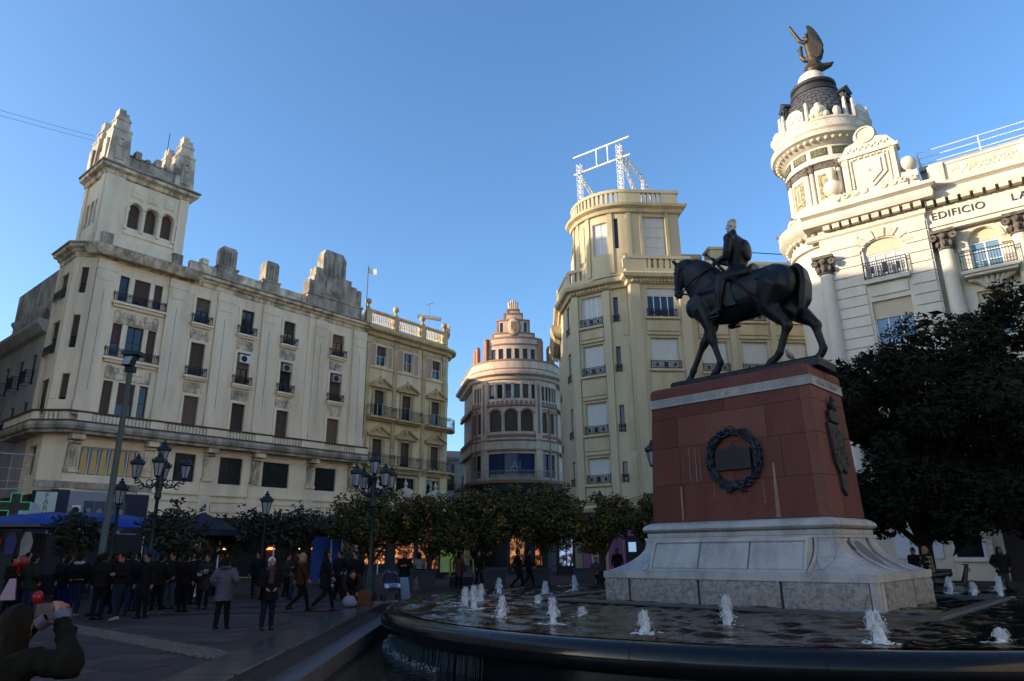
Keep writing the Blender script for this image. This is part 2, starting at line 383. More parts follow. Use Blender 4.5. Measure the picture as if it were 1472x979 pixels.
# ---------------------------------------------------------------- facade pieces shared by the buildings
def window(b, f, x0, x1, z0, z1, y=.16, fill='glass', mull=1, bars=0, shutter=0.0, frame=None, smat=None, fr=.06):
    W, H = x1 - x0, z1 - z0; frame = frame or darkwood
    k = ('win', round(W, 2), round(H, 2), mull, bars, frame.name, fr)
    def mk():
        q = MB()
        q.box(-W / 2, -W / 2 + fr, -.04, .04, 0, H).box(W / 2 - fr, W / 2, -.04, .04, 0, H).box(-W / 2 + fr, W / 2 - fr, -.04, .04, 0, fr).box(-W / 2 + fr, W / 2 - fr, -.04, .04, H - fr, H)
        for i in range(1, mull + 1):
            x = -W / 2 + W * i / (mull + 1); q.box(x - fr * .45, x + fr * .45, -.035, .035, fr, H - fr)
        for i in range(1, bars + 1):
            z = H * i / (bars + 1); q.box(-W / 2 + fr, W / 2 - fr, -.02, .02, z - .02, z + .02)
        return q.mesh('window', frame)
    px, py, a = f.place((x0 + x1) / 2, y)
    o = inst('window', cached(k, mk), b, (px, py, z0), a)
    fm = {'glass': glass, 'shop': glassblue}.get(fill, fill)
    pk = ('pane', round(W, 2), round(H, 2), fm.name)
    inst('pane', cached(pk, lambda: MB().box(-W / 2 + .01, W / 2 - .01, .0, .012, .01, H - .01).mesh('pane', fm)), o)
    if shutter:
        sm = smat or brown
        def mks():
            q = MB(); hh = (H - .02) * shutter; n = max(3, int(hh / .12))
            for i in range(n):
                z = H - .01 - hh + hh * i / n; q.add([(-W / 2 + .02, -.075, z), (W / 2 - .02, -.075, z), (W / 2 - .02, -.05, z + hh / n), (-W / 2 + .02, -.05, z + hh / n)], [(0, 1, 2, 3)])
            return q.mesh('shutter', sm)
        inst('shutter', cached(('sh', round(W, 2), round(H, 2), shutter, sm.name), mks), o)
    return o
def rail_mesh(W, H, D, n, bulge=0, mt=None, slab=None, name='balcony_rail'):
    q = MB(); r = .016
    def bar(a, b): q.tube([a, b], r, 4, False)
    for z in (.06, H * .82, H):
        q.box(-W / 2, W / 2, -D - .02, -D + .02, z - .018, z + .018)
        for sx in (-1, 1): q.box(sx * W / 2 - .018, sx * W / 2 + .018, -D, 0, z - .018, z + .018)
    for i in range(n + 1):
        x = -W / 2 + W * i / n; q.box(x - .012, x + .012, -D - .012, -D + .012, .06, H)
    for sx in (-1, 1):
        q.box(sx * W / 2 - .02, sx * W / 2 + .02, -D - .02, -D + .02, 0, H + .06)
    if bulge:   # scroll ornament plate
        q.box(-.13, .13, -D - .03, -D + .01, H * .2, H * .85)
        for sx in (-1, 1): q.box(sx * W * .3 - .07, sx * W * .3 + .07, -D - .03, -D + .01, H * .3, H * .7)
    return q.mesh(name, mt or iron)
def rail(b, f, x0, x1, z, H=.55, D=.3, n=None, bulge=0, y=0):
    W = x1 - x0; n = n or max(4, int(W / .13)); px, py, a = f.place((x0 + x1) / 2, y)
    return inst('balcony_rail', cached(('rail', round(W, 2), H, D, n, bulge), lambda: rail_mesh(W, H, D, n, bulge)), b, (px, py, z), a)
BAL = [(.055, 0), (.055, .05), (.035, .1), (.075, .3), (.07, .4), (.035, .62), (.06, .7), (.06, .78)]
def balusters(q, pts, z, h, n=6, k=1.0):
    F = q.F; q.F = ID
    for x, y in pts: q.lathe([(r * k, z + t / .78 * h) for r, t in BAL], n, (x, y))
    q.F = F
def along(path, step):
    out = []
    for (a, b), (c, d) in zip(path, path[1:]):
        l = math.hypot(c - a, d - b); n = max(1, round(l / step))
        out += [(a + (c - a) * (i + .5) / n, b + (d - b) * (i + .5) / n) for i in range(n)]
    return out
def arcpts(cx, cy, r, a0, a1, n=12):    # angles from -y, positive to +x, degrees
    return [(cx + r * sin(R(a0 + (a1 - a0) * i / n)), cy - r * cos(R(a0 + (a1 - a0) * i / n))) for i in range(n + 1)]
# ================================================================ left building with the corner tower
def left_building():
    b = thing('corner_building', 'long cream building with a battlemented corner tower and a stone balustrade along its first floor', 'building', (-22.818, 47.054, 0), R(50.4))
    random.seed(12); Z0, ZC = 5.0, 20.5
    f = ID; ch = Flat(-7.95, .95, -45)     # chamfer, left face (x runs from back to front)
    lf = Flat(-7.95, 5.3, -90)
    # solid cores
    q = MB(); q.prism_xy([(-7, .32), (15.2, .32), (15.2, 14), (-7.6, 14), (-7.6, 1.25)], 0, 21.0); q.build('core', grime, b)
    # main wall
    holes = []; bays = [(.28, 1.05), (3.83, 1.05), (7.5, 1.05), (12.25, 1.2)]; rows = [(17.75, 19.6), (13.85, 16.2), (10.1, 12.3)]
    tri = [(-5.48, -4.88), (-4.55, -3.5), (-3.22, -2.66)]
    for c, wd in bays:
        for a, t in rows: holes.append((c - wd / 2, c + wd / 2, a, t))
    for a, c in tri:
        for z, t in ((17.95, 19.7), (14.15, 16.35), (10.15, 12.45)): holes.append((a, c, z, t))
    slits = [(9.42, 9.72, 17.6, 19.3), (9.42, 9.72, 13.7, 15.6), (9.42, 9.72, 10.2, 12.2)]
    mez = [(-6.1, -2.7, 6.4, 8.15), (-.3, 1.15, 6.4, 8.3), (2.9, 4.65, 6.4, 8.3), (6.3, 8.55, 6.4, 8.25), (10.6, 12.9, 6.4, 8.2)]
    q = MB(); q.wall(-7, 15.2, Z0, ZC, holes + slits + mez, .3); q.wall(-7, 15.2, 0, Z0, [(-6.2, -2.6, 0, 4.1), (-1.9, 1.9, 0, 4.1), (2.9, 5.0, 0, 4.1), (6.2, 9.2, 0, 4.1), (10.6, 13.6, 0, 4.1)], .3)
    q.F = ch; q.wall(0, 1.344, 0, ZC, [(.42, .88, 18.0, 19.8), (.42, .88, 14.3, 16.5), (.42, .88, 10.2, 12.6)], .3)
    q.F = lf; q.wall(1.4, 4.35, 0, ZC, [(a, c, z, t) for a, c in ((2.05, 3.55),) for z, t in ((17.95, 19.7), (14.15, 16.35), (10.15, 12.45))] + [(2.05, 3.55, 6.4, 8.2)], .3)
    q.F = ID; q.wall(15.2, 15.21, 0, ZC, [])
    q.build('wall', cream, b)
    for c, wd in bays:
        for r_, (a, t) in enumerate(rows):
            k = random.choice([0, .35, 1, .5]) if r_ < 2 else 1.0
            window(b, f, c - wd / 2, c + wd / 2, a, t, .2, shutter=k, bars=1, smat=random.choice([brown, brown2, brown3]))
            if r_ < 2: rail(b, f, c - wd / 2 - .22, c + wd / 2 + .22, a - .12, .62, .22, bulge=1)
    for z, t in ((17.95, 19.7), (14.15, 16.35), (10.15, 12.45)):
        for i, (a, c) in enumerate(tri): window(b, f, a, c, z, t, .2, shutter=[0, 1, .6][(i + int(z)) % 3] if z < 17 else [0, .9, .75][i], mull=1 if i == 1 else 0, bars=1)
        if z > 13: rail(b, f, -5.75, -2.4, z - .15, .62, .22, bulge=1)
        window(b, ch, .42, .88, z + .02, t + .1, .2, mull=0, shutter=.6)
        window(b, lf, 2.05, 3.55, z, t, .2, mull=2, shutter=.5)
        if z > 13: rail(b, lf, 1.95, 3.65, z - .15, .62, .22)
    for a, c, z, t in slits: window(b, f, a, c, z, t, .2, mull=0)
    for i, (a, c, z, t) in enumerate(mez):
        window(b, f, a, c, z, t, .2, mull=[5, 1, 1, 0, 1][i], frame=whitepaint if i == 0 else darkwood, fr=.05)
    # curtains behind the office strip window
    q = MB()
    for i in range(6):
        x = -5.98 + i * .56; q.prism_xz([(x, 6.5), (x + .42, 6.5), (x + .30, 8.05), (x + .05, 8.05)], .34 - .155, .188)
    q.build('curtain', mat('warm_curtain', (.62, .40, .16), .8), b)
    # pilasters
    for a, c in ((-7.0, -5.85), (-2.3, -1.0), (1.3, 2.6), (5.0, 6.25), (9.85, 10.95), (13.75, 15.2)):
        q = MB(); q.box(a, c, -.22, .1, 10.1, 20.45)
        q.box(a - .06, c + .06, -.32, .1, 10.02, 10.75).box(a - .03, c + .03, -.27, .1, 10.75, 11.0)
        q.box(a - .04, c + .04, -.29, .1, 19.75, 20.0).box(a + .12, c - .12, -.26, .1, 19.0, 19.75)
        q.build('pilaster', cream, b)
        q = MB(); xm = (a + c) / 2; q.box(xm - .018, xm + .018, -.226, -.2, 11.6, 18.4); q.build('groove', grime, b)
    q = MB(); q.box(9.25, 9.85, -.1, .1, 10.1, 20.45); q.F = ch
    q.box(-.02, .3, -.12, .1, 10.95, 20.4).box(1.0, 1.36, -.08, .1, 10.95, 20.4).box(0, 1.34, -.18, .1, 10.0, 10.9); q.F = lf
    q.box(1.4, 1.85, -.1, .1, 10.1, 20.4).box(3.75, 4.33, -.1, .1, 10.1, 20.4); q.build('corner_pilaster', cream, b, None)
    # sills with carved aprons and surrounds
    for c, wd in bays:
        for a, t in rows[:2]:
            q = MB(); q.box(c - wd / 2 - .3, c + wd / 2 + .3, -.34, .05, a - .28, a - .125); q.box(c - wd / 2 - .2, c + wd / 2 + .2, -.22, .05, a - .42, a - .28)
            q.build('sill', cream, b)
            q = MB(); z = a - .62
            q.box(c - wd / 2 - .12, c + wd / 2 + .12, -.06, .02, z - .75, z + .05)
            for i in range(5):
                x = c + (i - 2) * .22; q.ell((x, -.07, z - .12 - .16 * (1 - abs(i - 2) / 2.2)), (.11, .06, .13), 7, 5)
            for sx in (-1, 1): q.box(c + sx * .62 - .07, c + sx * .62 + .07, -.12, 0, z - .55, z + .02)
            q.box(c - .16, c + .16, -.12, 0, z - .66, z - .36)
            q.build('carved_apron', creamtrim, b)
        for a, t in rows:
            q = MB()
            for x0, x1 in ((c - wd / 2 - .22, c - wd / 2), (c + wd / 2, c + wd / 2 + .22)): q.box(x0, x1, -.07, .02, a, t + .2)
            q.box(c - wd / 2, c + wd / 2, -.07, .02, t, t + .2); q.build('window_surround', cream, b)
    for z in (17.95, 14.15):
        q = MB(); q.box(-5.85, -2.3, -.34, .05, z - .32, z - .155).box(-5.7, -2.45, -.2, .05, z - .5, z - .32)
        q.build('sill', cream, b)
        q = MB(); z -= .75; q.box(-5.5, -2.65, -.06, .02, z - .8, z)
        for i in range(9): q.ell((-4.08 + (i - 4) * .28, -.07, z - .15 - .22 * cos((i - 4) / 4 * 1.2)), (.13, .06, .14), 7, 5)
        for x in (-5.3, -4.08, -2.86): q.box(x - .13, x + .13, -.13, 0, z - .72, z + .05)
        q.build('carved_apron', creamtrim, b)
    # cornices
    main = [(-7.95, 3.9), (-7.95, .95), (-7, 0), (15.25, 0)]
    q = MB(); q.sweep(main, [(0, 20.5), (.08, 20.52), (.12, 20.8), (.26, 20.86), (.32, 21.0), (.56, 21.06), (.62, 21.25), (-.3, 21.3), (-.3, 20.5)]); q.build('cornice', creamtrim, b)
    q = MB(); q.sweep(main, [(.60, 21.255), (.72, 21.28), (.70, 21.38), (-.3, 21.5), (-.3, 21.32)]); q.build('cornice_top', grime, b)
    q = MB(); q.sweep([(-7.3, .3), (-7.0, -.25), (-.9, -.25), (-.6, .2)], [(.5, 20.6), (.66, 20.9), (.8, 21.2), (.2, 21.24), (.2, 20.6)]); q.build('tower_cornice', creamtrim, b)
    # parapet with piers and stepped crest
    q = MB(); q.box(-1.0, 9.1, .1, .5, 21.45, 22.35).box(-.2, .3, .0, .55, 22.35, 22.75).box(14.2, 15.2, .1, .5, 21.45, 22.2)
    for a, c in ((-.8, 1.0), (2.7, 4.75), (6.4, 8.8)): q.box(a, c, .04, .1, 21.65, 22.15)
    q.build('parapet', creamtrim, b)
    for a, c in ((1.15, 2.55), (4.85, 6.2)):
        q = MB(); q.box(a - .1, c + .1, -.02, 1.0, 21.45, 22.5).box(a + .1, c - .1, .0, .9, 22.5, 24.05); q.frust(a + .1, c - .1, 0, .9, 24.05, a + .22, c - .22, .1, .8, 24.3)
        for i in range(4): x = a + .3 + i * (c - a - .6) / 3; q.box(x - .06, x + .06, -.07, .02, 22.7, 23.9)
        q.box(a - .16, c + .16, -.08, 1.06, 22.5, 22.62); q.build('roof_pier', grime, b)
    q = MB()
    q.box(8.9, 14.5, -.1, 1.0, 21.45, 22.7).box(9.0, 10.0, .0, .9, 22.7, 23.9).box(9.4, 13.9, -.05, .95, 22.7, 24.4).box(9.55, 10.4, 0, .9, 24.4, 25.2).box(12.6, 13.3, 0, .9, 24.4, 24.9)
    q.box(10.2, 12.6, -.02, .9, 24.4, 26.6); q.frust(10.2, 12.6, -.02, .9, 26.6, 10.5, 12.3, .1, .8, 27.15); q.box(13.6, 14.5, .05, .9, 22.7, 23.6).box(14.15, 14.5, .05, .8, 23.6, 24.3)
    q.box(8.8, 14.6, -.18, 1.05, 22.55, 22.72)
    for i in range(5): x = 10.5 + i * .45; q.box(x - .07, x + .07, -.1, .02, 24.7, 26.4)
    q.box(10.6, 12.4, -.12, .0, 22.95, 24.2); q.ell((11.5, -.14, 23.55), (.5, .1, .5), 12, 8)
    q.build('stepped_crest', grime, b)
    # balustrade over bracketed slab
    bpath = [(-8.85, 6.5), (-8.85, .58), (-7.35, -.95), (15.3, -.95)]
    q = MB(); q.sweep(bpath, [(0, 8.95), (.12, 9.0), (.18, 9.2), (.1, 9.42), (-1.2, 9.42), (-1.2, 8.95)])
    q.sweep(bpath, [(-.05, 8.78), (-.05, 8.945), (-1.2, 8.945), (-1.2, 8.78)]); q.build('balcony_slab', grime, b)
    q = MB(); q.sweep(bpath, [(.06, 10.02), (.08, 10.14), (-.16, 10.14), (-.16, 10.02)]); q.sweep(bpath, [(.04, 9.425), (.04, 9.55), (-.14, 9.55), (-.14, 9.425)]); q.build('handrail', brown, b)
    q = MB()
    segs = [(-6.9, -6.1), (-2.6, -1.7), (1.2, 2.7), (4.9, 6.3), (8.8, 10.9), (13.9, 15.2)]
    for a, c in segs: q.box(a, c, -.99, -.79, 9.55, 10.02)
    q.F = ch; q.box(-.35, .0, -.92, -.72, 9.55, 10.02); q.box(1.35, 1.7, -.92, -.72, 9.55, 10.02); q.F = ID
    q.build('balcony_panel', cream, b)
    q = MB(); P = []
    for (a, c), (d, e) in zip([(-7.3, -6.9)] + segs, segs + [(15.3, 15.4)]): P += along([(c, -.88), (d, -.88)], .24) if d > c else []
    P += along([(-8.78, 6.2), (-8.78, .75)], .24) + along([(-8.35, .17), (-7.6, -.58)], .24)
    for x, y in P: q.box(x - .055, x + .055, y - .055, y + .055, 9.55, 10.02)
    q.build('balustrade', cream, b, kind='stuff')
    # scroll brackets
    for a in (-6.55, -2.05, 2.0, 5.65, 10.4, 14.4):
        q = MB(); q.prism_xz([(a - .38, 8.45), (a + .38, 8.45), (a + .38, 8.78), (a - .38, 8.78)], -.75, .02)
        for i in range(4): q.caps((a - .26 + i * .175, -.38, 8.3), (a - .26 + i * .175, -.2, 8.3), .1, .1, 8)
        q.box(a - .34, a + .34, -.22, .02, 6.7, 8.25); q.box(a - .4, a + .4, -.28, .02, 6.5, 6.68)
        for i in range(4): q.box(a - .3 + i * .17, a - .2 + i * .17, -.28, -.2, 6.85, 8.05)
        q.build('scroll_bracket', creamtrim, b)
        q = MB(); q.box(a - .42, a + .42, -.12, .02, 0, 6.5); q.build('pier', cream, b)
    q = MB(); q.box(-1.8, 14.9, -.14, .02, 5.55, 5.75).box(-1.8, 14.9, -.1, .02, 5.1, 5.25).box(2.5, 14.0, -.08, .02, 4.45, 4.95); q.build('string_course', cream, b)
    q = MB(); q.box(-8.3, -1.6, -.16, .02, 5.55, 5.95); q.build('string_course', grime, b)
    # ---- tower
    t = b
    q = MB(); q.prism_xy([(-6.8, .62), (-2.1, .62), (-2.1, 3.6), (-6.8, 3.6)], 21, 29); q.build('tower_core', grime, t)
    arches = [(-5.62, -4.82), (-4.5, -3.7), (-3.38, -2.58)]
    q = MB(); q.wall(-7.35, -1.75, 21.3, 27, [(a, c, 23.3, 25.2) + (.42,) for a, c in arches], .4, .15)
    lt = Flat(-7.35, 3.8, -90); q.F = lt; q.wall(0, 3.65, 21.3, 27, [(.75, 1.35, 23.3, 25.2, .32), (1.55, 2.15, 23.3, 25.2, .32), (2.35, 2.95, 23.3, 25.2, .32)], .4, 0)
    q.F = Flat(-1.75, .15, 90); q.wall(0, 3.65, 21.3, 27, [], .3); q.build('tower_wall', cream, t)
    for a, c in arches:
        q = MB(); q.box(a - .02, c + .02, .52, .54, 23.25, 25.25); q.build('pane', brown, t)
        q = MB(); q.arch_ring((a + c) / 2, 24.78, .42, .54, .09, .2); q.build('arch_trim', creamtrim, t)
    for x in (-5.72, -4.66, -3.54, -2.48):
        q = MB(); q.box(x - .075, x + .075, .05, .3, 23.3, 24.5); q.box(x - .11, x + .11, .02, .3, 24.5, 24.75); q.box(x - .11, x + .11, .02, .3, 23.1, 23.3); q.build('colonnette', cream, t)
    for a, c in ((.75, 1.35), (1.55, 2.15), (2.35, 2.95)):
        q = MB(lt); q.box(a - .02, c + .02, .37, .39, 23.25, 25.25); q.build('pane', brown, t)
    q = MB()
    for a, c in ((-7.4, -6.2), (-2.35, -1.7)): q.box(a, c, .03, .2, 22.1, 26.9)
    for x in (-5.22, -4.1, -2.98):
        q.box(x - .42, x + .42, .1, .2, 25.55, 26.4); q.box(x - .3, x + .3, .05, .2, 25.65, 26.3); q.ell((x, .06, 26.0), (.16, .06, .22), 8, 6)
    q.box(-7.45, -1.65, -.05, .2, 21.5, 22.2).box(-5.8, -2.4, .06, .2, 22.75, 23.0)
    q.F = lt; q.box(0, .5, -.1, .05, 22.1, 26.9).box(3.1, 3.64, -.12, .05, 22.1, 26.9).box(0, 3.64, -.18, .05, 21.5, 22.2)
    q.build('tower_trim', cream, t)
    for x in (-6.75, -2.05):
        q = MB(); q.box(x - .35, x + .35, -.25, .2, 21.45, 22.35)
        for i in range(4): q.box(x - .3 + i * .17, x - .22 + i * .17, -.3, -.2, 21.5, 22.3)
        q.build('fluted_block', grime, t)
    tp = [(-7.35, 3.8), (-7.35, .15), (-1.75, .15), (-1.75, 3.8)]
    q = MB(); q.sweep(tp, [(0, 26.7), (.16, 26.75), (.24, 27.0), (.52, 27.1), (.56, 27.3), (-.4, 27.32), (-.4, 26.7)]); q.build('tower_cornice', creamtrim, t)
    q = MB(); q.sweep(tp, [(.54, 27.33), (.64, 27.38), (.62, 27.5), (-.4, 27.55), (-.4, 27.33)]); q.build('tower_cornice_top', grime, t)
    q = MB(); q.sweep(tp, [(0, 27.5), (0, 28.55), (-.35, 28.55), (-.35, 27.5)], True)
    for i in range(3):
        x = -5.5 + i * 1.05; q.box(x, x + .55, .2, .42, 27.7, 28.3)
    q.build('tower_parapet', grime, t)
    q = MB()
    for x in (-5.6, -4.2, -2.8): q.box(x - .2, x + .2, .05, .6, 28.56, 29.15)
    for x in (-4.9, -3.5): q.box(x - .14, x + .14, .08, .56, 28.56, 28.85)
    for y in (1.3, 2.0, 2.7): q.box(-7.4, -6.95, y - .2, y + .2, 28.56, 29.15)
    q.build('merlon', grime, t)
    def pier(cx, cy):
        q = MB(); q.frust(cx - .72, cx + .72, cy - .72, cy + .72, 27.52, cx - .6, cx + .6, cy - .6, cy + .6, 30.4); q.frust(cx - .5, cx + .5, cy - .5, cy + .5, 30.4, cx - .42, cx + .42, cy - .42, cy + .42, 31.5)
        q.box(cx - .36, cx + .1, cy - .36, cy + .36, 31.5, 32.1); q.box(cx + .1, cx + .36, cy - .36, cy + .3, 31.5, 31.85)
        q.box(cx - .64, cx + .64, cy - .64, cy + .64, 30.3, 30.48); q.box(cx - .5, cx + .5, cy - .5, cy + .5, 31.2, 31.32)
        q.box(cx - .3, cx + .3, cy - .78, cy - .5, 28.0, 29.5); q.arch_ring(cx, 29.5, .12, .32, cy - .78, cy - .5)
        q.box(cx - .2, cx + .2, cy - .84, cy - .6, 29.0, 29.35); q.box(cx - .8, cx - .55, cy - .3, cy + .3, 28.0, 29.6)
        q.build('tower_pier', mat('pier_stone', (.66, .55, .41), .9, (.20, .165, .12), 1.1, 3.0, .8, .12, 25), t)
    for cx, cy in ((-6.85, .75), (-2.25, .75), (-6.85, 3.3), (-2.25, 3.3)): pier(cx, cy)
    q = MB(); q.tube([(-3.2, 1.6, 27.5), (-3.2, 1.6, 32.6)], .025, 5); q.build('mast', iron, t)
    # air conditioners on the windows
    for x, z in ((3.95, 15.75), (7.6, 15.75), (12.35, 15.75)):
        q = MB(); q.box(x - .42, x + .42, -.12, .15, z - .3, z + .3); o = q.build('air_conditioner', greystone if x > 4 else whitepaint, b)
        q = MB(); q.F = ID; q.tube([(x - .1, -.125, z), (x - .1, -.14, z)], [.24, .24], 14); q.build('fan', iron, o)
    # dark shop cladding at pavement level
    dk = mat('navy_cladding', (.008, .009, .016), .5)
    q = MB(); q.box(-7.1, -1.72, -.17, .02, 0, 2.88); q.build('dark_cladding', dk, b)
    q = MB(ch); q.box(.05, 1.3, -.15, .03, 0, 5.4); q.build('dark_cladding', mat('fascia_navy', (.016, .018, .04), .6), b)
    q = MB(lf); q.box(-15.5, 4.25, -.12, .02, 0, 5.2); q.build('dark_cladding', dk, b)
    # ground-floor fascias
    q = MB(); q.box(-7.2, -1.75, -.2, .02, 2.9, 5.4); q.build('shop_fascia', mat('fascia_white', (.24, .255, .30), .6), b)
    q = MB(); q.box(-7.35, -6.35, -.23, -.2, 3.1, 5.45).box(-3.2, -1.72, -.22, -.19, 2.95, 5.35); q.build('shop_fascia', mat('fascia_navy', (.016, .018, .04), .6), b)
    for i, x in enumerate((-5.2, -4.58, -3.96, -3.36)):   # windows with printed portraits
        q = MB(); q.box(x - .29, x + .29, -.225, -.2, 3.1, 4.85); o = q.build('poster_window', mat('poster_dark', (.05, .07, .10), .3), b)
        q = MB(); q.ell((x, -.225, 4.2), (.16, .012, .22), 12, 8); q.ell((x + .02, -.225, 3.62), (.24, .012, .32), 12, 8); q.build('portrait', mat('portrait_grey', (.22, .22, .25), .6), o)
        q = MB(); q.box(x - .16, x + .16, -.232, -.226, 3.32, 3.42); q.build('caption_strip', mat('poster_red', (.25, .03, .04), .6), o)
    for z in (4.25, 3.45):
        q = MB(); q.box(-6.15, -5.68, -.35, -.2, z - .3, z + .3); o = q.build('air_conditioner', whitepaint, b)
        q = MB(); q.tube([(-5.95, -.352, z), (-5.95, -.365, z)], .22, 14); q.build('fan', iron, o)
    for a, c in ((-6.2, -2.6), (-1.9, 1.9), (2.9, 5.0), (6.2, 9.2), (10.6, 13.6)):
        q = MB(); q.box(a, c, .2, .28, 0, 4.1); o = q.build('shopfront', darkshop, b)
        n = max(2, int((c - a) / 1.1))
        for i in range(n):
            x0 = a + (c - a) * i / n + .06; x1 = a + (c - a) * (i + 1) / n - .06
            q = MB(); q.box(x0, x1, .17, .199, .35, 2.7); q.build('pane', glassblue, o)
    # lower wing on the side street
    q = MB(lf); q.box(-16, 1.39, .35, 8, 0, 16.2); q.build('wing_core', grime, b)
    wh = [(x, x + .9, z, z + 2.1) for x in (-.9, -3.6, -6.6, -9.4, -12.2) for z in (12.6, 9.3)]
    q = MB(lf); q.wall(-16, 1.39, 0, 16.4, wh, .3); q.build('wing_wall', greystone, b)
    for a, c, z, t_ in wh: window(b, lf, a, c, z, t_, .16, shutter=.5); rail(b, lf, a - .2, c + .2, z - .05, .9, .5)
    q = MB(); q.sweep([(-7.95, 21.3), (-7.95, 3.95)], [(0, 15.9), (.3, 16.0), (.7, 16.5), (.7, 16.75), (-.3, 16.8), (-.3, 15.9)]); q.build('wing_cornice', greystone, b)
    q = MB()
    for y in (5.5, 10.5): q.lathe([(.12, 16.8), (.3, 17.0), (.15, 17.3), (.42, 17.7), (.4, 17.9), (.2, 18.0), (0, 18.05)], 10, (-8.15, y))
    q.build('urn', greystone, b, 40)
    return b
left_building()

# ================================================================ cream building with pediments
def pediment_building():
    b = thing('pediment_building', 'ochre cream building with triangular pediments over black iron balconies and a roof balustrade', 'building', (-22.818, 47.054, 0), R(50.4))
    X0, X1, RR = 15.25, 24.9, 1.9
    cx, cy = X1, RR
    arc = Arc(cx, cy, RR, .35); sidef = Flat(X1 + RR, RR, 90)
    base = [(X0, 0), (X1, 0)] + arcpts(cx, cy, RR, 0, 90, 8)[1:] + [(X1 + RR, 9)]
    q = MB(); q.prism_xy([(X0, .35), (X1, .35)] + arcpts(cx, cy, RR - .35, 0, 90, 8)[1:] + [(X1 + RR - .35, 12), (X0, 12)], 0, 21.0); q.build('core', ochre, b)
    bc = [17.05, 20.3, 24.0]; rows = [(17.85, 19.65), (13.25, 15.55), (9.0, 11.2)]
    holes = [(c - .58, c + .58, a, t) for c in bc for a, t in rows] + [(c - 1.35, c + 1.35, 4.6, 8.0) for c in bc] + [(c - 1.3, c + 1.3, 0, 4.2) for c in bc]
    q = MB(); q.wall(X0, X1, 0, 20.4, holes, .3); q.F = arc; q.wall(0, RR * pi / 2, 0, 20.4, [(1.1, 1.9, a, t) for a, t in rows], .3); q.F = sidef; q.wall(0, 7.1, 0, 20.4, [], .3); q.build('wall', ochre, b)
    for c in bc:
        for r_, (a, t) in enumerate(rows):
            window(b, ID, c - .58, c + .58, a, t, .2, shutter=[.45, .5, .9][r_] if c != 20.3 or r_ else 0, bars=1, smat=brown, frame=whitepaint if r_ < 2 else darkwood, fr=.05)
        for sx in (-1, 1):
            q = MB(); q.box(c + sx * 1.0 - .28, c + sx * 1.0 + .28, -.02, .05, 17.75, 19.7); q.build('pink_panel', pinkish, b)
            q = MB(); q.box(c + sx * .66 - .06, c + sx * .66 + .06, -.1, .05, 17.7, 19.8); q.build('window_surround', ochre, b)
        q = MB(); q.box(c - 1.4, c + 1.4, -.14, .05, 17.5, 17.68); q.build('sill', ochre, b)
        # scrolled relief under cornice
        q = MB(); q.box(c - 1.3, c + 1.3, -.05, .05, 19.9, 20.35)
        for i in range(9): q.ell((c + (i - 4) * .28, -.05, 20.1 + .06 * sin(i * 2)), (.13, .05, .11), 7, 5)
        q.build('carved_frieze', ochretrim, b)
        for zb, zt in ((15.75, 17.0), (11.4, 12.5)):
            q = MB(); q.box(c - .85, c + .85, -.06, .05, zb - .25, zb)
            for sx in (-1, 1): q.box(c + sx * .74 - .12, c + sx * .74 + .12, -.12, .05, zb - 2.3 if zb > 14 else zb - 2.2, zb)
            q.box(c - 1.3, c + 1.3, -.35, .05, zb, zb + .14)
            q.prism_xz([(c - 1.3, zb + .14), (c + 1.3, zb + .14), (c + .25, zb + .72), (c - .25, zb + .72)], -.12, .05)
            for sx in (-1, 1):
                p0 = (c + sx * 1.34, zb + .14); p1 = (c + sx * .28, zb + .68); d = (0, .2)
                poly = [p0, p1, (p1[0], p1[1] + .2), (p0[0], p0[1] + .12)]
                q.prism_xz(poly if sx < 0 else poly[::-1], -.38, .05)
            q.ell((c, -.12, zb + .62), (.24, .14, .3), 10, 8)
            if zb > 14: q.lathe([(.1, zb + .8), (.16, zb + .95), (.06, zb + 1.1), (0, zb + 1.3)], 8, (c, -.1))
            q.build('pediment', ochretrim, b)
        for z in (13.05, 8.82):
            q = MB(); q.box(c - 1.5, c + 1.5, -.78, .0, z - .16, z).box(c - 1.4, c + 1.4, -.5, 0, z - .3, z - .16); q.build('balcony_slab', ochretrim, b)
            rail(b, ID, c - 1.45, c + 1.45, z, .95, .7, 17)
    for a, t in rows:
        window(b, arc, 1.1, 1.9, a, t, .2, shutter=.6, mull=1)
    for z in (13.05, 8.82):
        q = MB(arc); q.box(.6, 2.4, -.75, 0, z - .16, z); q.build('balcony_slab', ochretrim, b)
        q = MB(arc)
        for zz in (z + .06, z + .8, z + .95): q.box(.6, 2.4, -.73, -.69, zz - .018, zz + .018)
        for i in range(14): x = .62 + i * .135; q.box(x - .012, x + .012, -.72, -.7, z + .06, z + .95)
        q.build('balcony_rail', iron, b)
    for x in (15.55, 18.7, 22.3, 25.0):
        q = MB(); q.box(x - .2, x + .2, -.16, .05, 8.9, 19.75).box(x - .26, x + .26, -.22, .05, 19.75, 20.3); q.build('pilaster', ochretrim, b)
        q = MB(); q.box(x - .42, x + .42, -.3, .05, 0, 8.4); q.build('pier', ochre, b)
    q = MB(); q.sweep(base, [(0, 20.35), (.3, 20.45), (.4, 20.7), (.75, 20.85), (.8, 21.05), (-.3, 21.1), (-.3, 20.35)]); q.build('cornice', ochretrim, b)
    q = MB(); q.sweep(base, [(0, 8.2), (.35, 8.3), (.4, 8.5), (-.1, 8.5), (-.1, 8.2)]); q.build('string_course', ochretrim, b)
    up = [(X0, .1), (X1, .1)] + arcpts(cx, cy, RR - .1, 0, 90, 6)[1:] + [(X1 + RR - .1, 7)]
    q = MB(); q.sweep(up, [(.1, 21.1), (.1, 21.65), (-.25, 21.65), (-.25, 21.1)]); q.sweep(up, [(.14, 22.75), (.14, 22.95), (-.28, 22.95), (-.28, 22.75)])
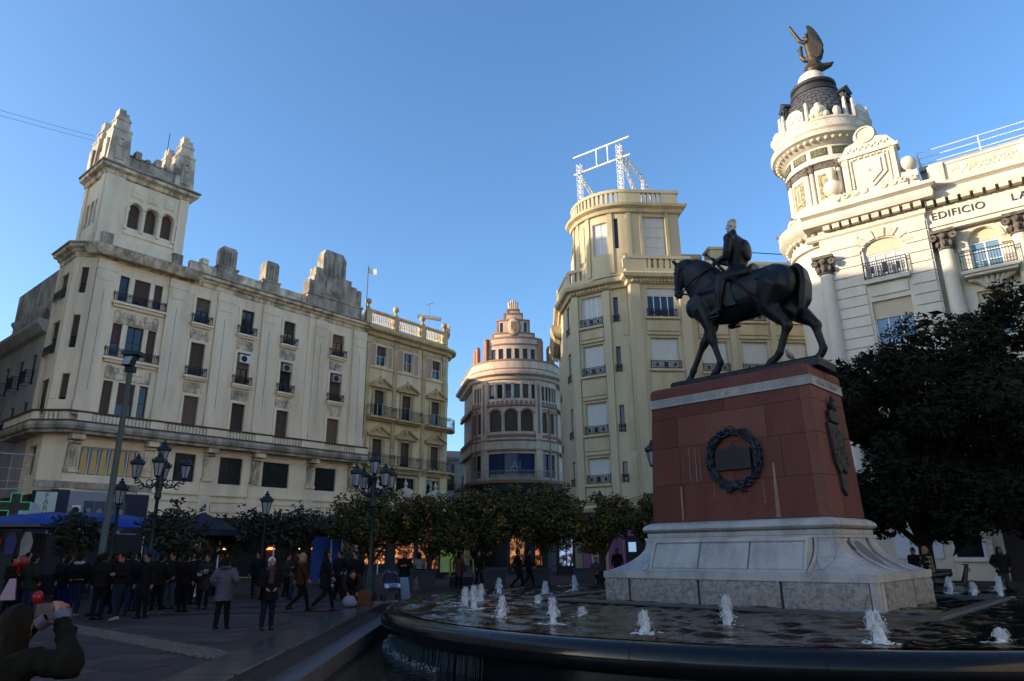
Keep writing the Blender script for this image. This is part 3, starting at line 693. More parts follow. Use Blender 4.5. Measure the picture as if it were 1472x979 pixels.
    for x in (15.45, 18.75, 22.2): q.box(x - .28, x + .28, -.05, .5, 21.65, 22.75)
    q.box(24.9, 25.5, -.06, .5, 21.65, 22.75); q.build('parapet', ochretrim, b)
    q = MB(); balusters(q, along([(15.8, .22), (24.8, .22)], .22), 21.65, 1.1, 6, 1.1); balusters(q, along(arcpts(cx, cy, RR - .2, 10, 90, 6), .24), 21.65, 1.1, 6, 1.1); q.build('balustrade', ochre, b, 50, 'stuff')
    for x in (15.45, 18.75, 22.2, 25.2):
        q = MB(); q.lathe([(.24, 22.95), (.24, 23.1), (.1, 23.25), (.12, 23.4)], 10, (x, .2)); q.ell((x, .2, 23.68), (.3, .3, .3), 12, 8); q.build('ball_finial', ochretrim, b, 40)
    q = MB(arc); q.box(.4, 2.6, -.12, .2, 22.95, 23.5); q.box(.9, 2.1, -.12, .2, 23.5, 23.9); q.build('crest', ochretrim, b)
    # white baroque door heads over the shop entrances
    for c in bc:
        q = MB()
        q.box(c - 1.35, c + 1.35, -.45, .0, 4.55, 4.85).box(c - .85, c + .85, -.4, 0, 4.85, 6.1).box(c - 1.15, c + 1.15, -.55, 0, 6.1, 6.3)
        q.arch_ring(c, 6.3, .0, 1.05, -.5, 0, rz=.75)
        for sx in (-1, 1):
            q.arch_ring(c + sx * 1.05, 5.15, .12, .34, -.4, -.1, 0, 2 * pi); q.ell((c + sx * 1.2, -.25, 4.95), (.2, .15, .16))
        q.lathe([(.2, 7.05), (.1, 7.25), (.22, 7.45), (.08, 7.7), (0, 8.0)], 8, (c, -.25)); q.build('door_head', whitetrim, b)
        q = MB(); q.tube([(c, -.42, 5.45), (c, -.40, 5.45)], .27, 14); q.build('oculus', glass, b)
        q = MB(); q.arch_ring(c, 5.45, .27, .4, -.46, -.36, 0, 2 * pi, 18); q.build('oculus_rim', whitetrim, b)
        q = MB(); q.box(c - 1.35, c + 1.35, .25, .32, 5.0, 8.0); q.build('pane', glass, b)
        q = MB(); q.box(c - 1.3, c + 1.3, .2, .3, 0, 4.2); q.build('shopfront', darkshop, b)
    q = MB(); q.box(15.3, 25.0, -.38, -.31, 0, 4.3); q.build('dark_cladding', darkshop, b)  # dark sheet laid over the ochre piers to darken the ground floor
    for c, col, e in ((17.05, (1.0, .35, .10), .26), (20.3, (.9, .28, .08), .18)):
        q = MB()
        for k in range(3): q.box(c - 1.05 + k * .72, c - .4 + k * .72, -.40, -.385, .7, 2.7)
        q.build('lit_display', lit('lit_display_%d' % int(e * 100), (.2, .05, .02), col, e), b)
    return b
pediment_building()

# ================================================================ rounded building at the end of the street
def rounded_building():
    b = thing('rounded_building', 'rounded rose and cream building with a stepped gable closing the street', 'building', (.2, 77.4, 0), 0)
    RR = 5.67; A = Arc(0, RR, RR, .4); E = R(62) * RR; D = 57
    base = arcpts(0, RR, RR, -62, 62, 28)
    pL, pR = base[0], base[-1]; full = [(pL[0] - 2.0, pL[1] + 9)] + base + [(pR[0] + 3.0, pR[1] + 9)]
    q = MB(); q.prism_xy(arcpts(0, RR, RR - .3, -62, 62, 20) + [(pR[0] + 2.6, pR[1] + 9), (pL[0] - 1.6, pL[1] + 9)], 0, 23); q.build('core', palestone, b)
    cen = [-2.75 + i * 1.02 for i in range(6)]; side = [3.6, 4.15, 4.7, 5.25, 5.75, -4.35, -4.9, -5.45]
    h = [(c - .33, c + .33, 18.45, 20.1) for c in cen] + [(c - .21, c + .21, 18.3, 20.0) for c in side]
    ar = [-2.3, -.42, 1.46]; asd = [3.8, 5.1, -4.6, -5.6]
    h += [(c - .76, c + .76, 14.6, 17.15, .72) for c in ar] + [(c - .42, c + .42, 14.5, 17.0, .42) for c in asd]
    h += [(-3.2, 2.3, 9.5, 12.1), (3.4, 5.4, 9.5, 12.1), (-6.0, -4.2, 9.5, 12.1)]
    q = MB(A); q.wall(-E, E, 8.8, 20.9, h, .3); q.F = ID
    q.wall(0, .01, 0, 0.1, [])
    q.F = A; q.wall(-E, E, 0, 8.8, [(-3.2, 2.3, .2, 4.5)], .3); q.build('wall', palestone, b)
    for c in cen: window(b, A, c - .33, c + .33, 18.45, 20.1, .2, mull=0, fr=.05, shutter=random.choice([0, 0, .4]))
    for c in side: window(b, A, c - .21, c + .21, 18.3, 20.0, .2, mull=0, fr=.04)
    for c in ar + asd:
        wd = .76 if c in ar else .42
        q = MB(A); q.box(c - wd, c + wd, .2, .24, 14.6, 17.2); q.build('arched_pane', brown, b)
        q = MB(A); q.arch_ring(c, 17.15 - wd * .95, wd, wd + .14, -.06, .05); q.build('arch_trim', rosebrick, b)
    q = MB(A); q.box(-3.2, 2.3, .22, .26, 9.5, 12.1).box(3.4, 5.4, .22, .26, 9.5, 12.1).box(-6.0, -4.2, .22, .26, 9.5, 12.1); q.build('shop_window', mat('blue_shop_window', (.02, .03, .09), .15), b)
    px, py, a = A.place(0.1, .17); text('AI', 1.35, mat('pale_lettering', (.28, .30, .42), .6), b, (px, py, 10.75), (R(90), 0, a), spacing=.9)
    q = MB(A)
    for x in (-3.2, -1.4, .45, 2.3): q.box(x - .05, x + .05, .12, .215, 9.5, 12.1)
    q.build('window_frame', darkwood, b)
    for x in (-3.75, 2.85):
        q = MB(A); q.box(x - .42, x + .42, -.16, .05, 8.9, 20.6).box(x - .5, x + .5, -.24, .05, 12.6, 13.0); q.build('pilaster', palestone, b)
        q = MB(A); q.box(x - .12, x + .12, -.19, -.1, 14.4, 20.3); q.build('pilaster_strip', rosebrick, b)
    for x in (6.02, -6.02, 4.45, -5.12):
        q = MB(A); q.box(x - .11, x + .11, -.12, .05, 9, 17.4); q.build('pilaster_strip', rosebrick, b)
    for c in [x - .51 for x in cen] + [cen[-1] + .51]:
        q = MB(A); q.tube([(c, -.06, 18.4), (c, -.06, 20.1)], .11, 7); q.box(c - .16, c + .16, -.2, .05, 20.1, 20.3); q.build('colonnette', palestone, b)
    for c in [-3.2, -1.36, .52, 2.36]:
        q = MB(A); q.tube([(c, -.06, 14.6), (c, -.06, 16.4)], .12, 7); q.box(c - .18, c + .18, -.2, .05, 16.4, 16.6); q.build('colonnette', palestone, b)
    for z0, z1, o, mt_ in ((12.35, 12.55, .16, rosebrick), (12.56, 13.5, .1, palestone), (13.95, 14.3, .08, rosebrick), (17.5, 17.7, .16, rosebrick), (17.71, 18.2, .08, palestone), (8.75, 9.1, .7, rosebrick), (13.51, 13.7, .18, rosebrick)):
        q = MB(); q.sweep(full, [(0, z0), (o, z0 + .05), (o, z1), (-.2, z1), (-.2, z0)]); q.build('string_course', mt_, b)
    q = MB(A)
    for x in [i * .55 - 5.8 for i in range(22)]: q.box(x - .16, x + .16, -.14, .02, 17.75, 18.15)
    q.build('frieze_block', rosebrick, b)
    q = MB(); q.sweep(full, [(0, 20.6), (.25, 20.7), (.35, 21.0), (.75, 21.2), (.8, 21.5), (-.3, 21.55), (-.3, 20.6)]); q.build('cornice', palestone, b)
    q = MB(); q.sweep(full, [(.1, 21.56), (.1, 22.9), (-.35, 22.9), (-.35, 21.56)]); q.build('parapet', palestone, b)
    q = MB(); q.sweep(full, [(.16, 22.91), (.16, 23.12), (-.4, 23.12), (-.4, 22.91)]); q.sweep(full, [(.14, 21.9), (.14, 22.05), (.08, 22.05), (.08, 21.9)]); q.build('parapet_trim', rosebrick, b)
    A2 = Arc(0, RR, RR - .5, .45)
    aw = [-2.55 + i * .98 for i in range(6)]
    q = MB(A2); q.wall(-4.0, 3.9, 22.9, 25.1, [(c - .3, c + .3, 23.15, 24.55) for c in aw], .3); q.box(-4.0, 3.9, .32, 1.2, 22.9, 25.0); q.build('attic_wall', palestone, b)
    for c in aw: window(b, A2, c - .3, c + .3, 23.15, 24.55, .18, mull=0, fr=.05, shutter=.5 if c > 0 else 0)
    q = MB(A2)
    steps = [(-3.25, 3.15, 25.1, 25.85), (-2.65, 2.55, 25.85, 26.4), (-2.0, 1.9, 26.4, 28.0), (-1.12, 1.06, 28.0, 28.8), (-.72, .68, 28.8, 29.3)]
    for a, c, z0, z1 in steps: q.box(a, c, 0, .9, z0, z1)
    q.build('stepped_gable', palestone, b)
    q = MB(A2)
    for a, c, z0, z1 in steps:
        q.box(a - .06, c + .06, -.08, .95, z1 + .003, z1 + .18)
        for x in (a, c): q.box(x - .09, x + .09, -.06, .5, z0 + .01, z1 - .002)
    q.box(-3.65, 3.55, -.1, .4, 25.02, 25.2); q.build('gable_trim', rosebrick, b)
    q = MB(A2); q.box(-.7, .65, -.12, .6, 29.44, 29.62)
    for i in range(5): x = -.46 + i * .22; q.caps((x * .9, .1, 29.4), (x * 1.15, .1, 30.55 - abs(i - 2) * .16), .15, .17, 8)
    q.build('crown_finial', palestone, b)
    q = MB(A2); q.ell((0, -.05, 27.2), (.86, .14, 1.2), 20, 12); q.build('oval_shield', rosebrick, b, 60)
    q = MB(A2); q.ell((0, -.10, 27.22), (.72, .16, 1.04), 18, 10); q.build('shield_boss', palestone, b, 60)
    q = MB(A2); q.prism_xz([(-.28, 27.8), (-.28, 26.95), (0, 26.6), (.28, 26.95), (.28, 27.8)], -.34, -.2); q.build('shield_arms', rosebrick, b)
    for x in (-1.5, 1.42):
        q = MB(A2); q.box(x - .16, x + .16, -.03, .0, 26.6, 27.8); q.build('gable_slot', glass, b)
    for x, zt in ((-5.3, 24.9), (5.1, 24.9), (-3.75, 25.6), (3.6, 25.6), (5.9, 24.6), (-5.9, 24.6)):
        q = MB(A); q.box(x - .22, x + .22, .05, .5, 23.1, zt); q.ell((x, .28, zt + .1), (.25, .25, .3), 8, 6); q.build('parapet_pier', rosebrick, b)
    q = MB(); q.sweep(arcpts(0, RR, RR + .75, -60, 60, 24), [(0, 10.1), (.05, 10.1), (.05, 10.15), (0, 10.15)]); q.sweep(arcpts(0, RR, RR + .75, -60, 60, 24), [(0, 9.15), (.05, 9.15), (.05, 9.2), (0, 9.2)])
    for x, y in along(arcpts(0, RR, RR + .77, -60, 60, 24), .22): q.box(x - .015, x + .015, y - .015, y + .015, 9.15, 10.12)
    q.build('balcony_rail', greystone, b)
    q = MB(A); 
    for i in range(24): x = -2.6 + i * .2; q.box(x - .045, x + .045, -.45, -.35, 9.1, 9.75)
    q.build('balustrade', palestone, b, kind='stuff')
    q = MB(A); q.box(-5.5, 5.5, -1.0, -.05, 7.9, 8.65); q.build('awning', darkshop, b)
    q = MB(A); q.box(-6.0, 6.0, -.25, -.04, 0, 7.85); q.build('dark_cladding', darkshop, b)  # dark sheet standing in for the shade beneath the awning
    return b
rounded_building()

# small grey house far down the street, and houses beyond the left corner
def plain_house(name, label, loc, rz, Wd, H, D, mt_, nb, rows, roof=None):
    b = thing(name, label, 'building', loc, rz)
    hs = []
    for i in range(nb):
        c = Wd * (i + .5) / nb
        for z, t in rows: hs.append((c - .45, c + .45, z, t))
    q = MB(); q.wall(0, Wd, 0, H, hs, .25); q.box(0.01, Wd - .01, .26, D, 0, H - .01); q.wall(0, Wd, H, H + .02, []); q.build('wall', mt_, b)
    for a, c, z, t in hs: window(b, ID, a, c, z, t, .15, shutter=.6); rail(b, ID, a - .15, c + .15, z, .9, .35)
    q = MB(); q.sweep([(-.02, D), (-.02, -.02), (Wd + .02, -.02), (Wd + .02, D)], [(0, H - .4), (.35, H - .1), (.4, H + .15), (-.2, H + .15), (-.2, H - .4)]); q.build('cornice', mt_, b)
    q = MB(); q.frust(-.3, Wd + .3, -.3, D, H + .16, .5, Wd - .5, D * .4, D * .6, H + 1.5); q.build('roof', mat('roof_tile', (.30, .20, .14), .9, (.2, .13, .09), 3, 1, .6), b)
    return b
plain_house('street_house', 'small grey house glimpsed between the pediment building and the rounded building', (-9.6, 96, 0), R(18), 6, 14.0, 8, greystone, 3, [(9.6, 11.6), (5.6, 7.6)])
plain_house('corner_house', 'grey house at the left edge beyond the corner building', (-56, 60, 0), R(-4), 12.5, 16.5, 10, greystone, 4, [(12.4, 14.4), (8.8, 10.8), (5, 7)])
plain_house('lit_house', 'sunlit pale house rising behind the grey corner house', (-76, 84, 0), R(0), 20, 25.5, 10, pinkish, 5, [(20, 22)])
plain_house('bounce_block', 'long unseen block added on the eastern side of the square to bounce sunlight', (27, 14, 0), R(-88), 72, 27.0, 12, white, 18, [(17, 19.2), (13, 15.2), (9, 11.2), (5, 7.2)])  # out of view, added as a warm reflector for the square
# tall block west of the square; its shade covers the square
plain_house('west_block', 'tall cream block on the western side of the square beyond the picture edge', (-36.5, -3, 0), R(90), 45, 29.0, 16, cream, 12, [(23, 25), (19, 21), (15, 17), (11, 13), (7, 9)])
plain_house('side_shade_block', 'unseen pale block added across the side street to shade the corner building', (-42.5, 42.5, 0), R(90), 9, 24.0, 14, cream, 3, [(19, 21), (15, 17), (11, 13), (7, 9)])  # out of view, added to keep sun off the corner building's side face
plain_house('rear_shade_block', 'unseen grey block added behind the corner building to shade the rounded building', (-46, 65.5, 0), 0, 21, 24.5, 11, greystone, 5, [(17, 19), (13, 15), (9, 11)])  # hidden from view, added to block low sun on the rounded building
plain_house('street_shade_block', 'unseen pale block added behind the pediment building to shade the rounded building', (-33, 77, 0), 0, 22.0, 22.0, 14, greystone, 6, [(17, 19), (13, 15), (9, 11)])  # hidden blocker, added so only the rounded building's top catches sun
# ================================================================ yellow building
def yellow_building():
    b = thing('yellow_building', 'yellow apartment building with a rounded attic drum and white roller shutters', 'building', (9.39, 47.05, 0), R(5))
    lb = Flat(-3.15, 2.35, -38); LW = 1.62; st = Flat(-9.6, 12.0, -66)
    lbL, lbR = lb.map(-LW, 0, 0)[:2], lb.map(LW, 0, 0)[:2]
    SB = (-4.62, 7.4); SC = (-3.4, 17.2); RC = (-1.2, 1.0)
    plan = [SC, SB, lbL, lbR, RC, (-.7, .75), (-.7, 0), (3.65, 0), (3.65, .7), (13.2, .7)]
    q = MB(); q.prism_xy([(-3.1, 17.2), (-4.25, 7.4), lb.map(-LW + .1, .3, 0)[:2], lb.map(LW, .3, 0)[:2], (-1.15, 1.3), (-.4, 1.05), (-.4, .3), (3.35, .3), (3.35, 1.0), (13.2, 1.0), (13.2, 17.2)], 0, 20.9); q.build('core', yellow, b)
    rowsR = [(17.8, 20.0), (13.9, 16.2), (9.45, 11.7), (5.75, 7.9)]; rowsL = [(17.75, 20.1), (13.95, 16.25), (9.6, 11.9), (6.1, 7.9)]
    q = MB(); q.wall(-.7, 3.65, 4.3, 20.9, [(.52, 2.62, a, t) for a, t in rowsR], .3); q.F = lb
    q.wall(-LW, LW, 4.3, 20.9, [(-.85, .85, a, t) for a, t in rowsL], .3)
    for (p0, p1, hl) in ((SC, SB, [(4.6, 5.6, a, t) for a, t in rowsL]), (SB, lbL, [(2.1, 3.0, a, t) for a, t in rowsL]), (lbR, RC, [(.2, .55, a, t - .4) for a, t in rowsL]), (RC, (-.7, .75), []), ((-.7, .75), (-.7, 0), []), ((3.65, 0), (3.65, .7), [])):
        d = math.hypot(p1[0] - p0[0], p1[1] - p0[1]); fc = Flat(p0[0], p0[1], math.degrees(math.atan2(p1[1] - p0[1], p1[0] - p0[0]))); q.F = fc; q.wall(0, d, 4.3, 20.9, hl, .25)
        for a, c, z, t in hl: window(b, fc, a, c, z, t, .15, fill=shut if c > .6 else 'glass', mull=0); 
        for a, c, z, t in hl: rail(b, fc, a - .05, c + .05, z, .5, .08, 4)
    rr = Flat(0, .7, 0); q.F = rr
    rb = [(4.6, 6.5), (7.6, 9.6), (10.5, 12.6)]
    q.wall(3.65, 13.2, 4.3, 20.9, [(a, c, z, t) for a, c in rb for z, t in rowsR], .3); q.F = ID
    q.wall(-.7, 3.65, 0, 4.3, [(.3, 2.8, 0, 3.4)], .3); q.build('wall', yellow, b)
    for i, (a, t) in enumerate(rowsR):
        if i == 0: window(b, ID, .52, 2.62, a, t - .5, .2, mull=3, frame=whitepaint, fr=.07, fill=mat('blue_sky_glass', (.03, .05, .10), .08)); q = MB(); q.box(.52, 2.62, .12, .24, t - .5, t); q.build('shutter', shut, b)
        else: window(b, ID, .52, 2.62, a, t, .2, fill=shut, mull=0, frame=yellowtrim)
        rail(b, ID, .47, 2.67, a, .58, .07, bulge=1)
        for x0, x1 in rb: window(b, rr, x0, x1, a, t, .2, fill=shut, mull=0, frame=yellowtrim); rail(b, rr, x0 - .05, x1 + .05, a, .58, .07, bulge=1)
    for i, (a, t) in enumerate(rowsL):
        if i == 0: window(b, lb, -.85, .85, a, t, .2, mull=3, bars=1, frame=whitepaint, fr=.08, fill=mat('net_curtain', (.50, .50, .48), .5))
        else: window(b, lb, -.85, .85, a, t, .2, fill=shut, mull=0, frame=yellowtrim)
        rail(b, lb, -.9, .9, a, .58, .07, bulge=1)
    # raised panels between storeys
    for fc, x0, x1, rows in ((ID, .38, 2.76, rowsR), (lb, -.98, .98, rowsL), (rr, 4.45, 6.65, rowsR), (rr, 7.45, 9.75, rowsR), (rr, 10.35, 12.75, rowsR)):
        for (a, t), (a2, t2) in zip(rows, rows[1:] + [(4, 4.2)]):
            q = MB(fc); q.box(x0, x1, -.10, .04, t2 + .5, a - .32); q.box(x0 - .05, x1 + .05, -.2, .04, a - .2, a - .03); q.box(x0, x1, -.14, .04, t2 + .2, t2 + .36); q.build('storey_panel', yellowtrim, b)
    for fc, xs, rng in ((ID, (-.7, 2.95), 1), (lb, (-LW, 1.05), 0)):
        for x in xs:
            wd = .7 if rng else .55; q = MB(fc); q.box(x, x + wd, -.16, .04, 4.5, 20.3); q.build('pilaster', yellow, b)
    q = MB(rr)
    for x in (3.75, 6.75, 9.9, 12.75): q.box(x, x + .45, -.12, .04, 4.5, 20.3)
    q.build('pilaster', yellow, b)
    pf = Flat(RC[0], RC[1], math.degrees(math.atan2(-.25, .5))); q = MB(pf); q.box(.08, .5, -.04, .03, 16.6, 20.2).box(.08, .5, -.04, .03, 8.3, 15.9).box(.08, .5, -.04, .03, 4.7, 7.8); q.build('recessed_panel', yellowtrim, b)
    # lower fascia and cables
    q = MB(); q.sweep(plan[1:], [(0, 4.1), (.18, 4.15), (.25, 4.45), (.1, 4.6), (-.1, 4.6), (-.1, 4.1)]); q.build('string_course', yellowtrim, b)
    for k, (z0, z1) in enumerate(((5.0, 5.9), (4.85, 5.1))):
        q = MB(); q.tube([(lbL[0], lbL[1] - .2, z0), (-1.5, .7, z0 - .1), (-.7, -.22, z0 + .1), (2.0, -.22, z1 - .3), (3.7, -.2, z1)], .025, 4); q.build('facade_cable', iron, b)
    # cornice with dentils, balcony parapet
    cp = plan
    q = MB(); q.sweep(cp, [(0, 20.3), (.2, 20.35), (.25, 20.62), (.55, 20.75), (.62, 21.0), (.4, 21.2), (-.4, 21.2), (-.4, 20.3)]); q.build('cornice', yellowtrim, b)
    q = MB()
    for fc, x0, x1 in ((ID, -.65, 3.6), (lb, -LW, LW), (rr, 3.7, 13.2)):
        q.F = fc; n = int((x1 - x0) / .26)
        for i in range(n): x = x0 + (x1 - x0) * (i + .5) / n; q.box(x - .07, x + .07, -.38, -.2, 20.42, 20.6)
    q.build('dentils', yellowtrim, b, kind='stuff')
    q = MB(); q.sweep(cp, [(.3, 21.21), (.3, 21.5), (0, 21.5), (0, 21.21)]); q.sweep(cp, [(.33, 22.25), (.33, 22.5), (-.02, 22.5), (-.02, 22.25)])
    for fc, x0, x1, n in ((ID, -.95, 3.9, 0), (lb, -LW - .1, LW + .1, 0), (rr, 4, 13.2, 1)):
        q.F = fc; sp = .42; N_ = int((x1 - x0) / sp)
        for i in range(N_ + 1):
            x = x0 + i * (x1 - x0) / N_
            k = .12 if fc is lb else (.12 if (.6 < x < 2.8) else .23)
            if n and (i % 8) < 2: k = .3
            q.box(x - k, x + k, -.28, -.04, 21.5, 22.25)
    q.F = ID
    for p0, p1 in ((lbR, RC), (RC, (-.7, .75)), (SB, lbL), (SC, SB)):
        d = math.hypot(p1[0] - p0[0], p1[1] - p0[1]); q.F = Flat(p0[0], p0[1], math.degrees(math.atan2(p1[1] - p0[1], p1[0] - p0[0]))); q.box(0.05, d - .05, -.27, -.05, 21.5, 22.25)
    q.build('balcony_parapet', yellow, b)
    # attic drum
    cx, cy, RA = -.3, 4.05, 3.65; A = Arc(cx, cy, RA, .3); F0 = Flat(cx, cy - RA, 0); y0 = cy - RA; XR = 3.55; AL = R(98) * RA
    q = MB(); q.prism_xy(arcpts(cx, cy, RA - .32, -98, 0, 16) + [(XR - .3, y0 + .32), (XR - .3, 11), (-3, 11)], 20.9, 26.5); q.build('attic_core', yellow, b)
    q = MB(A); q.wall(-AL, 0, 21.2, 26.6, [(-2.95, -1.75, 23.1, 25.7), (-1.2, -.9, 23.4, 25.9)], .3); q.F = F0; q.wall(0, XR - cx, 21.2, 26.6, [(1.0, 2.75, 22.7, 26.05)], .3)
    q.F = Flat(XR, y0, 90); q.wall(0, 9, 21.2, 26.6, [], .3); q.build('attic_wall', yellow, b)
    window(b, A, -2.95, -1.75, 23.1, 25.7, .2, mull=1, fill=mat('net_curtain', (.50, .50, .48), .5), frame=whitepaint)
    window(b, A, -1.2, -.9, 23.4, 25.9, .2, mull=0)
    window(b, F0, 1.0, 2.75, 22.7, 26.05, .2, fill=shut, mull=0, bars=3, frame=yellowtrim)
    q = MB(A)
    for x in (-5.5, -4.6, -3.4, -1.5, -.1): q.box(x - .18, x + .18, -.1, .04, 21.4, 26.4)
    q.box(-.75, -.3, -.05, .04, 22.9, 25.9); q.box(-4.4, -3.8, -.05, .04, 22.9, 25.9); q.F = F0; q.box(.75, .98, -.1, .04, 21.4, 26.4); q.box(2.77, 3.0, -.1, .04, 21.4, 26.4); q.build('pilaster', yellowtrim, b)
    ap = arcpts(cx, cy, RA, -98, 0, 20) + [(XR, y0), (XR, 10.8)]
    q = MB(); q.sweep(ap, [(0, 26.3), (.2, 26.35), (.28, 26.6), (.55, 26.75), (.6, 26.95), (-.3, 27.0), (-.3, 26.3)]); q.build('attic_cornice', yellowtrim, b)
    q = MB(); q.sweep(ap, [(.12, 27.0), (.12, 27.2), (-.2, 27.2), (-.2, 27.0)]); q.sweep(ap, [(.15, 28.05), (.15, 28.3), (-.22, 28.3), (-.22, 28.05)])
    q.F = A
    for i in range(17):
        x = -6.1 + i * .37; k = .1 if (3 < i < 15) else .2
        q.box(x - k, x + k, -.1, .18, 27.2, 28.05)
    q.F = F0; q.box(-.2, 1.0, -.1, .18, 27.2, 28.05); q.box(2.75, 3.85, -.1, .18, 27.2, 28.05)
    for i in range(5): x = 1.25 + i * .36; q.box(x - .09, x + .09, -.1, .18, 27.2, 28.05)
    q.F = ID; q.box(XR - .2, XR + .1, y0 + .2, 10.8, 27.2, 28.05); q.build('attic_parapet', yellow, b)
    q = MB(); q.prism_xy(arcpts(cx, cy, RA - .25, -98, 0, 16) + [(XR - .25, y0 + .25), (XR - .25, 11), (-3, 11)], 26.9, 27.05); q.build('attic_roof', greystone, b)
    # rear roof block, street bay in sun
    q = MB(); q.box(3.66, 13.2, 2.2, 12, 20.9, 22.3).box(6.2, 7.6, 1.4, 2.6, 22.3, 23.9).box(6.1, 7.7, 1.3, 2.7, 23.9, 24.1).box(3.7, 6.0, 2.6, 8, 22.3, 24.0); q.build('roof_block', yellow, b)
    q = MB(); q.tube([(7.5, 1.0, 22.5), (7.5, 1.0, 23.6), (13.0, 1.0, 23.4), (13.0, 1.0, 22.4)], .035, 5); q.tube([(7.5, 1.0, 23.6), (6.0, 1.0, 22.5)], .03, 5); q.tube([(13, 1, 23.4), (11.6, 1.0, 22.4)], .03, 5); q.build('roof_rail', iron, b)
    q = MB(); q.sweep([(-3.5, 17.0), (-4.45, 9.0)], [(.1, 18.9), (.5, 19.1), (.8, 19.6), (.85, 19.95), (.0, 20.0), (.0, 18.9)]); q.build('street_cornice', yellowtrim, b)
    # ground floor shop with pink wall
    q = MB(); q.box(-3.0, 13.0, .95, 1.25, 0, 4.1); q.box(-2.4, 3.9, -.28, .9, 0, 4.08); q.box(-4.3, -2.4, 3.2, 3.8, 0, 4.08); q.build('pink_shop_wall', mat('pink_paint', (.30, .13, .19), .7, (.24, .11, .16), 1, 2, .5), b)
    q = MB(); q.box(-2.5, 3.95, -.36, -.28, 2.95, 3.75); o = q.build('shop_sign', mat('purple_sign', (.10, .04, .30), .5), b)
    q = MB(); q.arch_ring(.2, 3.35, .12, .2, -.375, -.36, 0, 2 * pi, 16); q.box(.15, .25, -.375, -.36, 3.2, 3.62); q.build('sign_emblem', mat('dark_purple', (.03, .012, .10), .5), o)
    for x0, x1, z1 in ((-2.2, -.9, 2.5), (1.2, 2.6, 2.5)):
        q = MB(); q.box(x0, x1, -.30, -.281, .2, z1); q.build('shop_door', darkshop, b)
    q = MB(); q.box(-2.0, -1.5, -.32, -.305, 1.5, 2.1); q.box(1.35, 1.75, -.32, -.305, 1.5, 2.0); q.build('lit_notice', mat('lit_notice', (.3, .4, .5), .5, emit=(.4, .6, .9), es=.25), b)
    # white lattice sign frame on the roof
    g = thing('roof_sign_frame', 'white steel lattice sign frame standing on the drum of the yellow building', 'sign frame', (9.39, 47.05, 0), R(5))
    def lattice(p0, p1, wd, n, nm):
        q = MB(); p0, p1 = Vector(p0), Vector(p1); d = (p1 - p0).normalized(); a = d.orthogonal().normalized(); c = d.cross(a)
        cs = [(a + c) * wd, (a - c) * wd, (-a - c) * wd, (c - a) * wd]
        for k in cs: q.tube([p0 + k, p1 + k], .04, 4)
        for i in range(n):
            s0, s1 = p0 + (p1 - p0) * (i / n), p0 + (p1 - p0) * ((i + 1) / n)
            for k in range(4): q.tube([s0 + cs[k], s1 + cs[(k + 1) % 4]], .026, 3)
        q.build(nm, whitepaint, g)
    zt = 27.06
    lattice((-3.35, 3.4, zt), (-3.35, 3.4, 32.2), .17, 11, 'post'); lattice((-.6, .9, zt), (-.6, .9, 32.6), .17, 12, 'post')
    lattice((-.6, .9, 32.0), (1.9, 3.2, 30.9), .12, 7, 'strut'); lattice((-.55, .95, 32.0), (1.2, 1.6, zt), .1, 10, 'strut'); lattice((1.9, 3.2, 30.9), (3.0, 2.5, zt), .1, 8, 'strut'); lattice((1.9, 3.2, 30.9), (1.3, 1.7, zt), .1, 8, 'strut'); lattice((-3.3, 3.4, 31.0), (-1.0, 3.2, zt), .1, 9, 'strut')
    q = MB()
    for z in (31.4, 33.0): q.tube([(-3.75, 3.75, z), (.1, .3, z)], .09, 6)
    for t in (.42, .62): q.tube([(-3.75 + 3.85 * t, 3.75 - 3.45 * t, 31.4), (-3.75 + 3.85 * t, 3.75 - 3.45 * t, 33.0)], .06, 5)
    q.build('sign_rail', whitepaint, g)
yellow_building()

